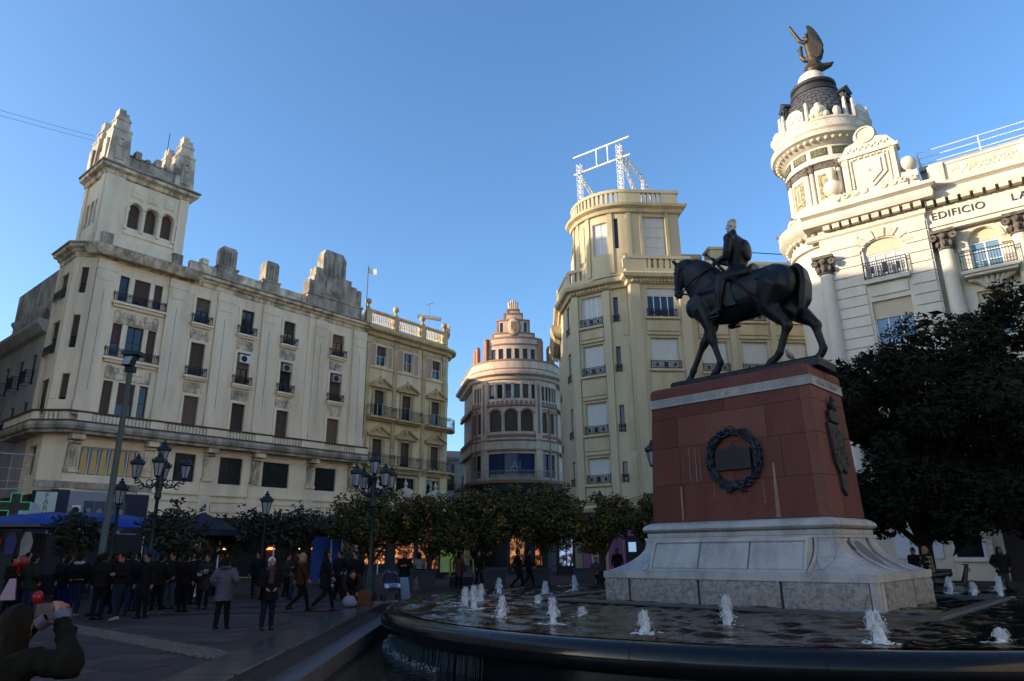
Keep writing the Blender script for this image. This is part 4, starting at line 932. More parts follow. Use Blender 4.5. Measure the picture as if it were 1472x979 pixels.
# ================================================================ white building with the round turret
def white_building():
    b = thing('white_building', 'ornate white stone building with a domed corner turret, giant columns and carved letters', 'building', (22.803, 35.552, 0), R(-37.5))
    # pavilion x -4.3..0.75 (front y=0), wing x>0.75 (front y=.75)
    wf = Flat(0, .75, 0)
    q = MB(); q.box(-4.6, .74, .36, 14, 0, 21.1); q.box(.75, 16, 1.1, 14, 0, 21.1); q.build('core', white, b)
    q = MB(); q.wall(-4.9, .75, 0, 20.4, [(-2.62, -.58, 16.45, 18.85, .6), (-2.62, -.62, 12.4, 15.1), (-2.62, -.62, 7.6, 10.4), (-3.5, -1.55, 1.1, 3.6), (-.85, .45, 1.1, 3.6)], .34)
    q.F = Flat(.75, 0, 90); q.wall(0, .75, 0, 20.4, [], .3); q.F = wf
    wh = []
    for x in (2.45, 6.4, 10.4): wh += [(x, x + 1.45, 15.95, 18.3, .72), (x - .1, x + 1.3, 12.2, 14.75), (x, x + 1.4, 7.6, 10.6)]
    q.wall(.75, 16, 0, 18.5, wh + [(1.2, 2.3, 0, 3.6), (2.9, 5.2, 1.0, 3.7), (6.4, 9.2, 1, 3.7)], .34); q.build('wall', white, b)
    # rustication grooves as recessed joints between proud courses
    z = 5.1; k = 0
    while z < 19.3:
        q = MB()
        h = .62
        for x0, x1 in ((-4.45, -2.78), (-.42, .72)):
            q.box(x0, x1, -.08, .02, z, z + h - .07)
        if not (12.2 < z + h and z < 15.3 or 16.1 < z + h and z < 19.0 or 7.4 < z + h and z < 10.6): q.box(-2.78, -.42, -.07, .02, z, z + h - .05)
        q.F = Flat(.75, 0, 90); q.box(.0, .72, -.07, .02, z, z + h - .05)
        q.build('rusticated_course', white, b); z += h
    q = MB()
    for i in range(7):
        t = pi * (i + .5) / 7; u = pi * (i) / 7 + .05; v_ = pi * (i + 1) / 7 - .05
        for r0, r1 in ((1.08, 1.62),):
            pts = [(-1.6 - r0 * cos(u), 18.25 + .62 * r0 * sin(u)), (-1.6 - r0 * cos(v_), 18.25 + .62 * r0 * sin(v_)), (-1.6 - r1 * cos(v_), 18.25 + .75 * r1 * sin(v_)), (-1.6 - r1 * cos(u), 18.25 + .75 * r1 * sin(u))]
            q.prism_xz(pts, -.1, .02)
    q.build('voussoir', whitetrim, b)
    window(b, ID, -2.62, -.58, 16.45, 18.0, .22, mull=3, frame=whitepaint, fr=.08, fill=mat('net_curtain', (.50, .50, .48), .5))
    q = MB(); q.box(-2.62, -.58, .14, .3, 18.0, 18.9); q.build('blind', beigeshut, b)
    window(b, ID, -2.62, -.62, 12.4, 15.1, .22, mull=2, frame=whitepaint, shutter=.38, smat=beigeshut, fill=mat('pale_blue_glass', (.16, .26, .36), .1)); window(b, ID, -2.62, -.62, 7.6, 10.4, .22, mull=2, shutter=.4, smat=beigeshut)
    o = rail(b, ID, -2.7, -.5, 16.42, 1.0, .28, 18, 1)
    q = MB()
    for i in range(8):
        for s_ in (-1, 1): q.arch_ring(-2.5 + i * .26, 16.9 + .12 * s_, .07, .1, -.3, -.28, 0, 2 * pi, 8)
    q.build('scroll_ironwork', iron, b)
    q = MB(); q.box(-2.75, -.45, -.3, .02, 16.15, 16.38).box(-2.55, -.65, -.08, .02, 15.4, 16.05); q.build('sill', white, b)
    for i, x in enumerate((2.45, 6.4, 10.4)):
        window(b, wf, x, x + 1.45, 15.95, 17.6, .22, mull=1, bars=2, frame=whitepaint, fr=.09, fill=mat('pale_blue_glass', (.16, .26, .36), .1))
        q = MB(wf); q.box(x, x + 1.45, .14, .3, 17.6, 18.35); q.build('blind', beigeshut, b)
        window(b, wf, x - .1, x + 1.3, 12.2, 14.75, .22, mull=1, frame=whitepaint, shutter=.55, smat=beigeshut, fill=mat('pale_blue_glass', (.16, .26, .36), .1)); window(b, wf, x, x + 1.4, 7.6, 10.6, .22, mull=1)
        q = MB(wf); q.arch_ring(x + .725, 17.58, .74, .98, -.14, .03); q.arch_ring(x + .725, 17.58, 1.0, 1.25, -.08, .03); q.box(x - .55, x, -.12, .03, 17.2, 17.56).box(x + 1.45, x + 2.0, -.12, .03, 17.2, 17.56); q.build('arch_moulding', whitetrim, b)
        # balcony on fluted shell corbel
        q = MB(wf); q.box(x - .55, x + 2.0, -1.0, .02, 15.55, 15.72).box(x - .48, x + 1.93, -.9, .02, 15.4, 15.55); q.build('balcony_slab', white, b)
        q = MB(wf)
        for j in range(11):
            t = pi * (j + .5) / 11; cxx = x + .725
            q.chain([(cxx - .95 * cos(t), -.45, 15.3), (cxx - .5 * cos(t), -.25, 15.3 - .55 * sin(t) * .9), (cxx, -.05, 14.85)], [.12, .1, .05], 6)
        q.build('shell_corbel', white, b)
        rail(b, wf, x - .5, x + 1.95, 15.72, 1.05, .95, 19)
        rail(b, wf, x - .3, x + 1.5, 12.0, 1.1, .8, 16)
        q = MB(wf); q.box(x - .4, x + 1.6, -.9, .02, 11.85, 12.0); q.build('balcony_slab', white, b)
    # unseen block added along the terrace line to bounce sunlight onto the pedestal
    q = MB(); q.box(16.05, 21, 1.2, 14, 0, 22.5); q.build('terrace_bounce_wall', white, b)
    # giant columns with dark capitals
    def column(x, y, zt, rad=.42):
        q = MB(); q.lathe([(rad * 1.15, 5.0), (rad * 1.2, 5.3), (rad, 5.5), (rad, 9), (rad * .95, 14), (rad * .84, zt - 1.1)], 18, (x, y)); q.build('column', white, b, 40)
        q = MB(); z0 = zt - 1.15; q.lathe([(rad * .85, z0), (rad * 1.0, z0 + .06), (rad * .86, z0 + .15), (rad * .95, z0 + .6), (rad * 1.25, z0 + .95)], 14, (x, y))
        for j in range(8):
            t = 2 * pi * j / 8
            q.ell((x + rad * 1.05 * cos(t), y + rad * 1.05 * sin(t), z0 + .35), (.11, .11, .2), 6, 5)
        for sx in (-1, 1):
            for sy in (-1, 1):
                q.arch_ring(x + sx * rad * 1.15, z0 + .72, .05, .2, y + sy * rad * 1.05 - .08, y + sy * rad * 1.05 + .08, 0, 2 * pi, 10)
        q.ell((x, y - rad * 1.1, z0 + .8), (.16, .12, .2), 8, 6)
        q.box(x - rad * 1.4, x + rad * 1.4, y - rad * 1.4, y + rad * 1.4, zt - .2, zt - .02); q.build('capital', mat('aged_capital', (.16, .13, .10), .9, (.05, .045, .04), 4, 1, .8, .4, 20), b, 40)
    column(1.4, .42, 18.45); column(4.75, .42, 18.45); column(8.9, .42, 18.45); column(12.9, .42, 18.45)
    column(-4.75, -.1, 18.4, .42)
    # entablature of the wing, lettering
    q = MB(); q.box(.76, 16, .2, 1.1, 18.5, 18.75).box(.76, 16, .1, 1.1, 18.75, 18.95); q.box(.76, 16, .24, 1.1, 18.95, 19.95); q.build('entablature', white, b)
    lm = mat('dark_letter', (.05, .045, .04), .6)
    text('EDIFICIO', .60, lm, b, (2.32, .222, 19.38), (R(90), 0, 0), ext=.03, spacing=1.08)
    text('LA UNION Y EL FENIX', .60, lm, b, (8.25, .222, 19.38), (R(90), 0, 0), ext=.03, spacing=1.2)
    q = MB()
    for i in range(26): x = 1.1 + i * .58; q.box(x - .21, x + .21, -.2, .24, 19.98, 20.28)
    for i in range(10): x = -4.3 + i * .54; q.box(x - .19, x + .19, -.48, .0, 20.02, 20.32)
    q.build('modillion', whitetrim, b)
    cpath = [(-5.6, 0), (.75, 0), (.75, .75), (16, .75)]
    q = MB(); q.sweep(cpath, [(.0, 19.6), (.1, 19.7), (.12, 19.97), (-.2, 19.97), (-.2, 19.6)]); q.sweep(cpath, [(.05, 20.33), (.62, 20.36), (.70, 20.62), (.62, 20.9), (.88, 21.05), (.88, 21.25), (-.4, 21.3), (-.4, 20.33)]); q.build('cornice', white, b)
    # attic parapet of the wing
    q = MB(); q.box(1.3, 16, .55, 1.0, 21.3, 22.5).box(1.3, 16, .5, 1.05, 22.5, 22.65); q.build('parapet', white, b)
    q = MB(); q.box(2.3, 5.9, .48, .56, 21.55, 22.35)
    rnd = random.Random(5)
    for i in range(46): q.ell((2.45 + i * .075, .48, 21.95 + rnd.uniform(-.2, .2)), (.07, .05, .1), 6, 4)
    q.build('carved_panel', whitetrim, b)
    q = MB()
    for x in (1.75, 6.1, 10.4):
        q.box(x - .35, x + .35, .38, .58, 21.3, 22.7)
    q.build('parapet_pier', whitetrim, b)
    q = MB(); q.box(.9, 16, 2.0, 8, 21.3, 23.1).box(.85, 16, 1.7, 8.2, 23.1, 23.35); q.build('attic_wall', greystone, b)
    g = MB()
    for z in (23.6, 24.0, 24.4): g.tube([(.9, 1.9, z), (16, 1.9, z)], .028, 5)
    for x in (.9, 4.0, 7.0, 10.0): g.tube([(x, 1.9, 23.35), (x, 1.9, 24.42)], .035, 5)
    for z in (24.0, 24.4): g.tube([(.9, 1.9, z), (.9, 7, z)], .028, 5)
    g.build('roof_rail', whitepaint, b)
    # crest with shield over the pavilion
    q = MB(); q.box(-4.9, .7, .0, .8, 21.3, 21.95).box(-3.3, .3, -.15, .8, 21.3, 22.1)
    q.box(-2.95, .05, .0, .7, 22.1, 24.4); q.box(-3.1, .2, -.12, .75, 24.4, 24.6)
    q.prism_xz([(-3.0, 24.6), (.1, 24.6), (-.3, 25.25), (-.9, 25.45), (-1.9, 25.45), (-2.6, 25.25)], 0, .6); q.build('crest', white, b)
    q = MB(); q.ell((-1.45, .12, 25.72), (.66, .16, .60), 22, 10); q.arch_ring(-1.45, 25.72, .46, .56, -.07, .1, 0, 2 * pi, 24); q.build('crest_medallion', whitetrim, b, 50)
    q = MB(); 
    q.prism_xz([(-2.3, 24.1), (-2.3, 22.9), (-1.45, 22.15), (-.6, 22.9), (-.6, 24.1)], -.1, .02); q.prism_xz([(-2.05, 23.9), (-2.05, 22.98), (-1.45, 22.42), (-.85, 22.98), (-.85, 23.9)], -.18, -.08); q.build('shield', white, b)
    q = MB()
    for s_ in (-1, 1):
        q.box(-1.45 + s_ * 1.28 - .13, -1.45 + s_ * 1.28 + .13, -.13, .02, 22.15, 24.35); q.box(-1.45 + s_ * 1.02 - .05, -1.45 + s_ * 1.02 + .05, -.1, .02, 22.3, 24.2)
        for j in range(7): q.ell((-1.45 + s_ * (.4 + .17 * j), -.16, 22.0 + .06 * (j % 3)), (.13, .1, .17), 7, 5)
        for j in range(4): q.arch_ring(-1.45 + s_ * (.55 + .5 * j), 22.0, .08, .18, -.24, -.15, 0, 2 * pi, 10)
    for j in range(11): q.ell((-2.3 + j * .17, -.06, 24.22 + .05 * (j % 2)), (.1, .06, .08), 6, 4)
    for j in range(14): q.ell((-2.55 + j * .17, -.02, 24.85 + .12 * (j % 2)), (.1, .06, .1), 6, 4)
    q.build('crest_carving', whitetrim, b)
    text('A', .3, mat('grey_letter', (.22, .2, .18), .7), b, (-1.45, -.186, 23.2), (R(90), 0, 0), ext=.008)
    def ball(x, y, z, r, nm='stone_ball'):
        q = MB(); q.box(x - r * .9, x + r * .9, y - r * .9, y + r * .9, 21.3, z - r * 1.35); q.lathe([(r * .75, z - r * 1.35), (r * .45, z - r * 1.1), (r * .4, z - r * .9)], 12, (x, y)); q.ell((x, y, z), (r, r, r), 18, 12); q.build(nm, white, b, 50)
    ball(.45, .4, 23.15, .48); ball(-3.75, .6, 23.1, .55)
    q = MB(); q.lathe([(.2, 23.5), (.16, 23.9), (.28, 24.3), (.2, 24.5)], 12, (-3.75, .6)); q.build('urn_neck', white, b, 50)
    # ---- turret
    cx, cy = -4.43, 3.22
    T = (cx, cy)
    def ring(prof, nm, mt_, n=40, sm=35): q = MB(); q.lathe(prof, n, T); return q.build(nm, mt_, b, sm)
    ring([(2.75, 0), (2.75, 19.4), (2.95, 19.45), (2.95, 19.75), (2.8, 19.8), (2.85, 20.2), (3.4, 20.5), (3.55, 20.8), (3.4, 21.0), (3.55, 21.25), (2.6, 21.4)], 'turret_drum', white)
    q = MB()
    for j in range(38):
        t = 2 * pi * j / 38; q.ell((cx + 3.05 * cos(t), cy + 3.05 * sin(t), 20.25), (.17, .17, .15), 7, 5)
    q.build('modillion', whitetrim, b, 60)
    ring([(2.75, 21.3), (2.75, 21.9), (2.85, 21.95), (2.85, 22.2), (2.55, 22.4), (2.1, 22.45), (2.1, 25.3)], 'turret_base', white)
    D = [(R(a)) for a in (-60, -28, 28 - 28, 40)]
    # mosaic panels and columns: angle measured from facing the square (-y)
    for k in range(8):
        a = -90 + 45 * k + 8; A = Arc(cx, cy, 2.45, .3); xa = R(a) * 2.45
        q = MB(A); q.box(xa - .62, xa + .62, 0, .5, 22.4, 24.75); q.build('turret_panel', white, b)
        q = MB(A); q.box(xa - .46, xa + .46, -.03, .02, 22.65, 24.4); o = q.build('mosaic_panel', mosaic, b)
        q = MB(A); q.box(xa - .2, xa + .2, -.05, -.025, 22.9, 24.2); q.build('mosaic_field', mat('mosaic_gold', (.55, .46, .22), .5, (.35, .30, .18), 12, 1, .7), o)
        q = MB(A); q.box(xa - .09, xa + .09, -.065, -.045, 23.1, 24.0); q.build('mosaic_figure', mat('mosaic_grey', (.25, .27, .28), .6), o)
        q = MB(A); q.box(xa - .62, xa + .62, -.03, .3, 24.78, 25.2); q.build('carved_lintel', mat('aged_capital', (.16, .13, .10), .9), b)
        for dx in (.8, 1.12):
            t = R(a) + dx / 2.45; x, y = cx + 2.45 * sin(t), cy - 2.45 * cos(t)
            q = MB(); q.lathe([(.16, 22.4), (.14, 22.6), (.13, 24.6)], 10, (x, y)); q.build('turret_column', white, b, 40)
            q = MB(); q.lathe([(.13, 24.6), (.2, 24.9), (.15, 25.0), (.24, 25.2)], 8, (x, y)); q.build('turret_capital', mat('aged_capital', (.16, .13, .10), .9), b)
    ring([(2.35, 25.2), (2.6, 25.22), (2.6, 25.45), (2.5, 25.5), (2.5, 26.35), (2.6, 26.4), (2.75, 26.5), (3.1, 26.75), (3.3, 26.8), (3.35, 27.0), (3.2, 27.1), (3.35, 27.25), (2.2, 27.4)], 'turret_cornice', white)
    for k in range(12):
        a = -90 + 30 * k + 4; A = Arc(cx, cy, 2.5, .3); xa = R(a) * 2.5
        q = MB(A); q.box(xa - .5, xa + .5, -.03, .02, 25.65, 26.2); o = q.build('frieze_panel', mat('dark_panel_frame', (.08, .07, .05), .6), b)
        q = MB(A); q.box(xa - .43, xa + .43, -.045, -.02, 25.72, 26.13); q.build('green_mosaic', greenmos, o)
    q = MB()
    for j in range(44):
        t = 2 * pi * j / 44; q.ell((cx + 2.95 * cos(t), cy + 2.95 * sin(t), 26.65), (.15, .15, .13), 7, 5)
    q.build('modillion', whitetrim, b, 60)
    ring([(2.95, 27.3), (2.95, 28.0), (3.0, 28.05), (3.0, 28.2), (2.6, 28.2), (2.6, 27.3)], 'turret_parapet', whitetrim)
    for k in range(12):
        a = R(30 * k - 18); x, y = cx + 2.85 * sin(a), cy - 2.85 * cos(a); fl = Flat(x, y, math.degrees(a))
        q = MB(fl)
        if k % 3 == 0:
            q.box(-.6, .6, -.12, .25, 28.2, 28.95); q.arch_ring(0, 28.95, 0, .5, -.1, .2, rz=.7)
            for s_ in (-1, 1): q.arch_ring(s_ * .28, 28.6, .1, .2, -.17, -.1, 0, 2 * pi, 12)
            for s_ in (-1, 1): q.caps((s_ * .85, 0, 28.2), (s_ * .85, 0, 29.4), .14, .1, 7)
            q.build('parapet_aedicule', white, b)
        elif k % 3 == 1:
            q.ell((0, 0, 28.65), (.5, .25, .5), 12, 8); q.ell((0, -.15, 28.7), (.3, .2, .3), 10, 7); q.ell((-.4, 0, 28.4), (.25, .2, .25)); q.ell((.4, 0, 28.4), (.25, .2, .25)); q.ell((0, 0, 29.15), (.2, .15, .2)); q.build('carved_cartouche', whitetrim, b)
        else:
            q.caps((.2, 0, 28.2), (.2, 0, 29.5), .17, .11, 7); q.ell((-.4, 0, 28.5), (.28, .22, .4)); q.build('parapet_finial', white, b)
    dome = [(2.4, 28.1), (2.38, 28.9), (2.3, 29.6), (2.1, 30.3), (1.8, 30.9), (1.5, 31.35)]
    ring(dome, 'dome', slate, 32)
    q = MB(); rnd = random.Random(3)
    for i in range(9):            # slate courses standing proud
        z0 = 28.6 + i * .29
        def rad(z):
            for (r0, a), (r1, c) in zip(dome, dome[1:]):
                if a <= z <= c: return r0 + (r1 - r0) * (z - a) / (c - a)
            return 1.5
        n = 26
        for j in range(n):
            t = 2 * pi * (j + .5 * (i % 2)) / n; wv = pi / n * .82; r0, r1 = rad(z0) + .05, rad(z0 + .3) + .015
            q.add([(cx + r0 * cos(t - wv), cy + r0 * sin(t - wv), z0), (cx + r0 * cos(t + wv), cy + r0 * sin(t + wv), z0), (cx + r1 * cos(t + wv), cy + r1 * sin(t + wv), z0 + .3), (cx + r1 * cos(t - wv), cy + r1 * sin(t - wv), z0 + .3)], [(0, 1, 2, 3)])
    q.build('dome_slates', slate, b, kind='stuff')
    for a in (-50, 66, 186):
        t = R(a); fl = Flat(cx + 2.0 * sin(t), cy - 2.0 * cos(t), a); q = MB(fl)
        q.box(-.36, .36, -.35, .6, 29.85, 30.5); q.prism_xz([(-.5, 30.5), (.5, 30.5), (0, 31.05)], -.45, .6); q.arch_ring(0, 30.25, .14, .3, -.45, -.35, 0, 2 * pi, 14); q.build('dormer', mat('dark_lead', (.03, .03, .033), .6), b)
        q = MB(fl); q.tube([(0, -.352, 30.25), (0, -.37, 30.25)], .15, 12); q.build('dormer_pane', glass, b)
    ring([(1.4, 31.3), (1.55, 31.4), (1.55, 31.65), (1.35, 31.75), (1.35, 31.95), (1.48, 32.05), (1.48, 32.25), (1.2, 32.45), (.9, 32.55)], 'dome_collar', mat('dark_lead', (.03, .03, .033), .6))
    ring([(.95, 32.4), (.93, 32.9), (.8, 33.25), (.55, 33.5), (.2, 33.62), (0, 33.65)], 'dome_cap', white)
    # ground-floor posters
    lm2 = mat('navy_print', (.015, .02, .06), .6)
    for x0, x1, z0, z1, lines in ((-3.5, -1.35, 1.05, 3.6, ('ESTAMOS', 'VISTIENDO', 'UNA TIENDA', 'PARA TI')), (2.9, 5.4, 1.0, 3.7, ('CON TU',))):
        fy = 0 if x0 < 0 else .75
        q = MB(); q.box(x0, x1, fy - .06, fy - .02, z0, z1); o = q.build('poster_panel', mat('poster_white', (.62, .65, .70), .6), b)
        for i, L in enumerate(lines): text(L, .34 if len(lines) > 1 else .42, lm2, o, ((x0 + x1) / 2 + .25, fy - .068, z1 - .55 - i * .42), (R(90), 0, 0), ext=.006)
        q = MB(); q.ell((x0 + .32, fy - .07, z1 - .9), (.22, .006, .3), 12, 8); q.box(x0 + .05, x0 + .7, fy - .076, fy - .066, z1 - .75, z1 - .68); q.tube([(x1 - .5, fy - .07, z1 - .3), (x1 - .15, fy - .07, z1 - .7)], .03, 5); q.build('printed_figure', lm2, o)
    q = MB(); q.box(-.95, .5, -.08, .02, .9, 1.08).box(-.95, -.8, -.08, .02, 1.08, 3.7).box(.35, .5, -.08, .02, 1.08, 3.7); q.build('window_surround', whitepaint, b)
    window(b, ID, -.85, .45, 1.1, 3.6, .12, mull=0)
    q = MB(); q.box(1.2, 2.3, .8, .95, 0, 3.6); q.build('door', darkwood, b)
    z = .1
    while z < 4.4:
        q = MB(); q.box(.52, .74, -.05, .02, z, z + .5); q.box(-1.3, -.97, -.05, .02, z, z + .5); q.F = wf; q.box(.8, 1.18, -.05, .02, z, z + .5); q.box(2.32, 2.86, -.05, .02, z, z + .5); q.build('rusticated_course', white, b); z += .55
    q = MB(); q.sweep([(-4.9, 0), (.75, 0), (.75, .75), (16, .75)], [(0, 4.6), (.3, 4.7), (.35, 4.95), (-.1, 4.95), (-.1, 4.6)]); q.build('string_course', white, b)
    # winged bronze figure on the dome
    g = thing('winged_statue', 'bronze winged figure with raised arms on top of the turret dome', 'statue', (21.25, 40.8, 33.6), R(-26))
    q = MB()
    q.rings([((.35, 0, .5), .42, .4), ((.38, 0, .9), .40, .36), ((.3, 0, 1.4), .33, .3), ((.22, 0, 1.9), .30, .27), ((.2, 0, 2.4), .33, .24), ((.18, 0, 2.7), .2, .16)], ((1, 0, 0), (0, 1, 0)))
    q.caps((.17, 0, 2.7), (.15, 0, 2.95), .1, .1); q.ell((.12, -.02, 3.15), (.17, .17, .22)); q.ell((-.03, -.02, 3.1), (.08, .08, .08))
    q.chain([(.0, -.15, 2.5), (-.35, -.2, 2.75), (-.72, -.2, 3.75), (-.8, -.2, 3.98)], [.17, .15, .115, .10]); q.ell((-.84, -.2, 4.08), (.11, .10, .17))
    q.chain([(.15, .25, 1.3), (-.2, .2, 1.35), (-.38, .15, 1.6), (-.34, .15, 2.3)], [.22, .19, .15, .12]); q.ell((-.32, .15, 2.42), (.13, .12, .16)); q.ell((-.52, .15, 2.28), (.15, .08, .07))
    q.chain([(.2, -.1, .7), (-.15, -.15, .35), (-.42, -.15, -.25), (-.5, -.15, -.75)], [.28, .2, .14, .1])
    q.chain([(.4, .1, .6), (.8, .1, .3), (1.3, .1, .35), (1.5, .1, .45)], [.36, .3, .2, .1]); q.ell((.35, 0, .2), (.65, .5, .35)); q.chain([(.65, .1, 1.7), (.85, .1, 1.3), (.6, .1, 1.0)], [.16, .13, .1])
    inst('figure', remesh(q, 'figure', .05, goldbronze, 2), g)
    for yy, nm in ((-.32, 'wing'), (.34, 'wing')):
        q = MB(); rnd = random.Random(1)
        for j in range(9):
            t = j / 8; x = .38 + .62 * t; top = 3.72 - 1.35 * t * t; bot = 1.75 - .7 * sin(t * 2.2)
            q.chain([(x - .12 + .1 * t, yy * (1 - .2 * t), top), (x, yy, (top + bot) / 2), (x - .15, yy * .8, bot)], [.05, .12, .1], 6)
        q.build(nm, mat('dark_wing_bronze', (.035, .03, .024), .5, metal=.5), g)
white_building()
# ================================================================ ground
q = MB(); q.add([(-900, -900, 0), (900, -900, 0), (900, 900, 0), (-900, 900, 0)], [(0, 1, 2, 3)])
GX, GY = 6.9, 20.2            # fountain centre
def moat_outline(k=0.0):
    # straight kerb on the left, round elsewhere
    P = [(-3.75 - k, 4.0 - k), (-4.35 - k, 22.5 + k), (-3.2 - k * .5, 24.6 + k)]
    return P
MO = [(-3.62, 3.0), (-4.28, 23.4), (-2.2, 25.6), (0.5, 29.8), (4.5, 32.0), (9.5, 32.0), (14.0, 30), (18.0, 25.5), (19.2, 20), (18, 13), (15, 8.5), (10, 3.0)]
bm = bmesh.new()
outer = [bm.verts.new(p) for p in ((-900, -900, 0), (900, -900, 0), (900, 900, 0), (-900, 900, 0))]
inner = [bm.verts.new((x - (.0), y, 0)) for x, y in MO]
eds = [bm.edges.new((outer[i], outer[(i + 1) % 4])) for i in range(4)] + [bm.edges.new((inner[i], inner[(i + 1) % len(inner)])) for i in range(len(inner))]
bmesh.ops.triangle_fill(bm, use_beauty=True, use_dissolve=False, edges=eds)
for fc in [fc for fc in bm.faces if all(v in inner for v in fc.verts)]: bm.faces.remove(fc)
me = bpy.data.meshes.new('ground'); bm.to_mesh(me); bm.free(); me.materials.append(paving)
ground = bpy.data.objects.new('ground', me); COL.objects.link(ground); ground['kind'] = 'structure'
# large paving slabs in the near part of the square, each a little uneven
rnd = random.Random(11)
slab_me = [MB().frust(-.580, .580, -.380, .380, 0, -.572, .572, -.372, .372, .012).mesh('paving_slab', m_) for m_ in (paving, paving2, mat('paving_slab_light', (.062, .044, .044), .72, (.034, .025, .027), .6, 1, .8, .15, 25, spec=.2))]
ca, sa = cos(R(-20)), sin(R(-20)); cnt = 0
for i in range(-16, 16):
    for j in range(-12, 30):
        x = i * 1.18 + (.59 if j % 2 else 0); y = j * .78; X, Y = -9.5 + x * ca - y * sa, 13 + x * sa + y * ca
        if -6.0 > X > -15 and 8.6 < Y < 21.0 and abs(X / Y) < .80 and cnt < 280:
            o = inst('paving_slab', slab_me[rnd.randrange(3)], ground, (X, Y, rnd.uniform(.001, .005)), R(-20) + rnd.uniform(-.004, .004)); cnt += 1
q = MB()                             # darker bands and a broad band further back
for (x0, y0, x1, y1, wd) in ((-18, 20.4, -4.8, 22.2, .35), (-22, 27.5, -5, 26.6, .8), (-15, 23.6, -5, 24.2, .3)):
    dx, dy = x1 - x0, y1 - y0; l = math.hypot(dx, dy); nx, ny = -dy / l * wd / 2, dx / l * wd / 2
    q.add([(x0 - nx, y0 - ny, .02), (x1 - nx, y1 - ny, .02), (x1 + nx, y1 + ny, .02), (x0 + nx, y0 + ny, .02)], [(0, 1, 2, 3)])
q.build('paving_band', mat('dark_band', (.018, .018, .024), .6), ground)
q = MB(); rnd = random.Random(4)       # cobbled pebble strip across the slabs
def strip(t): # centreline
    return (-11.2 + 6.6 * t, 18.2 - 5.8 * t)
for i in range(3400):
    t = rnd.random(); x, y = strip(t); o_ = rnd.uniform(-.3, .3); r = rnd.uniform(.022, .04)
    x += o_ * .66; y += o_ * .75; q.ell((x, y, .018), (r, r, .026), 6, 3)
q.build('pebble_strip', pebble, None, 60, 'stuff')
# kerb: polished band, step and ledge round the water channel
kp = [(-3.62, 3.0), (-4.28, 23.4), (-2.2, 25.6), (0.5, 29.8), (4.5, 32.0), (9.5, 32.0), (14.0, 30), (18.0, 25.5), (19.2, 20), (18, 13), (15, 8.5)]
kp = kp[::-1]
q = MB()
q.sweep(kp, [(-.04, -.8), (-.04, .10), (-.02, .12), (.82, .12), (.86, .10), (.86, -.8)])
kerb = q.build('kerb', mat('polished_kerb', (.030, .031, .038), .22, (.05, .05, .056), 2, 1, .7, .05, 12), None, None, 'structure')
q = MB(); q.sweep(kp, [(-.52, -.8), (-.52, -.2), (-.042, -.2), (-.042, -.8)]); q.build('ledge', mat('ledge_stone', (.075, .075, .08), .6, (.045, .045, .05), 3, 1, .6), kerb)
q = MB()
for i in range(16): y = 4 + i * 1.25; x = -3.62 - .66 * (y - 3) / 20.4; q.box(x - .86, x + .05, y - .012, y + .012, .05, .1235)
q.build('kerb_joint', joint, kerb)
watm = bpy.data.materials.new('pool_water'); watm.use_nodes = True; N = watm.node_tree; B = N.nodes['Principled BSDF']
B.inputs['Base Color'].default_value = (.006, .008, .007, 1); B.inputs['Roughness'].default_value = .035; B.inputs['Specular IOR Level'].default_value = .4; B.inputs['IOR'].default_value = 1.33
tc = N.nodes.new('ShaderNodeTexCoord'); n1 = N.nodes.new('ShaderNodeTexNoise'); n1.inputs['Scale'].default_value = 7; n1.inputs['Detail'].default_value = 3; n1.inputs['Roughness'].default_value = .6
N.links.new(tc.outputs['Object'], n1.inputs['Vector']); bp = N.nodes.new('ShaderNodeBump'); bp.inputs['Strength'].default_value = .35; bp.inputs['Distance'].default_value = .06
N.links.new(n1.outputs[0], bp.inputs['Height']); N.links.new(bp.outputs[0], B.inputs['Normal'])
q = MB(); q.prism_xy([(x, y) for x, y in MO], -.75, -.5); o = q.build('channel_water', watm, None, None, 'structure')

# ================================================================ fountain basin
ft = thing('fountain_basin', 'round black polished stone fountain basin brimming with water around the monument', 'fountain', (GX, GY, 0))
RI = 10.15
prof = [(RI - .16, -.7), (RI - .14, -.1)]
for i in range(15):
    a = -110 + 230 * i / 14; prof.append((RI + .27 * cos(R(a)), .10 + .245 * sin(R(a))))
prof += [(RI - .32, .2), (RI - .4, .1)]
q = MB(); q.lathe(prof, 120); q.build('rim', darkgranite, ft, 60)
q = MB()
for k in range(24):
    t = 2 * pi * k / 24
    for (r0, z0), (r1, z1) in zip(prof[2:16], prof[3:17]):
        w_ = .006; q.add([((r0 + .003) * cos(t - w_ / RI), (r0 + .003) * sin(t - w_ / RI), z0), ((r0 + .003) * cos(t + w_ / RI), (r0 + .003) * sin(t + w_ / RI), z0), ((r1 + .003) * cos(t + w_ / RI), (r1 + .003) * sin(t + w_ / RI), z1), ((r1 + .003) * cos(t - w_ / RI), (r1 + .003) * sin(t - w_ / RI), z1)], [(0, 1, 2, 3)])
SPLIT.add('rim_joint'); q.build('rim_joint', mat('rim_joint', (.003, .003, .004), .4, spec=.2), ft)
q = MB(); nr, nt = 95, 300; rnd = random.Random(2); vs, fs = [], []; WV = []
for i in range(13):
    lam = rnd.uniform(.27, .95); a = rnd.uniform(0, 2 * pi); WV.append((2 * pi / lam * cos(a), 2 * pi / lam * sin(a), rnd.uniform(0, 6.28), lam * .0125))
for i in range(nr + 1):
    r = (RI - .12) * (i / nr) ** .9
    for k in range(nt):
        t = 2 * pi * k / nt; x, y = r * cos(t), r * sin(t)
        z = .335 + sum(A_ * sin(kx * x + ky * y + ph + .8 * sin(x * .7 + y * .5)) for kx, ky, ph, A_ in WV); vs.append((x, y, z if i < nr else .345))
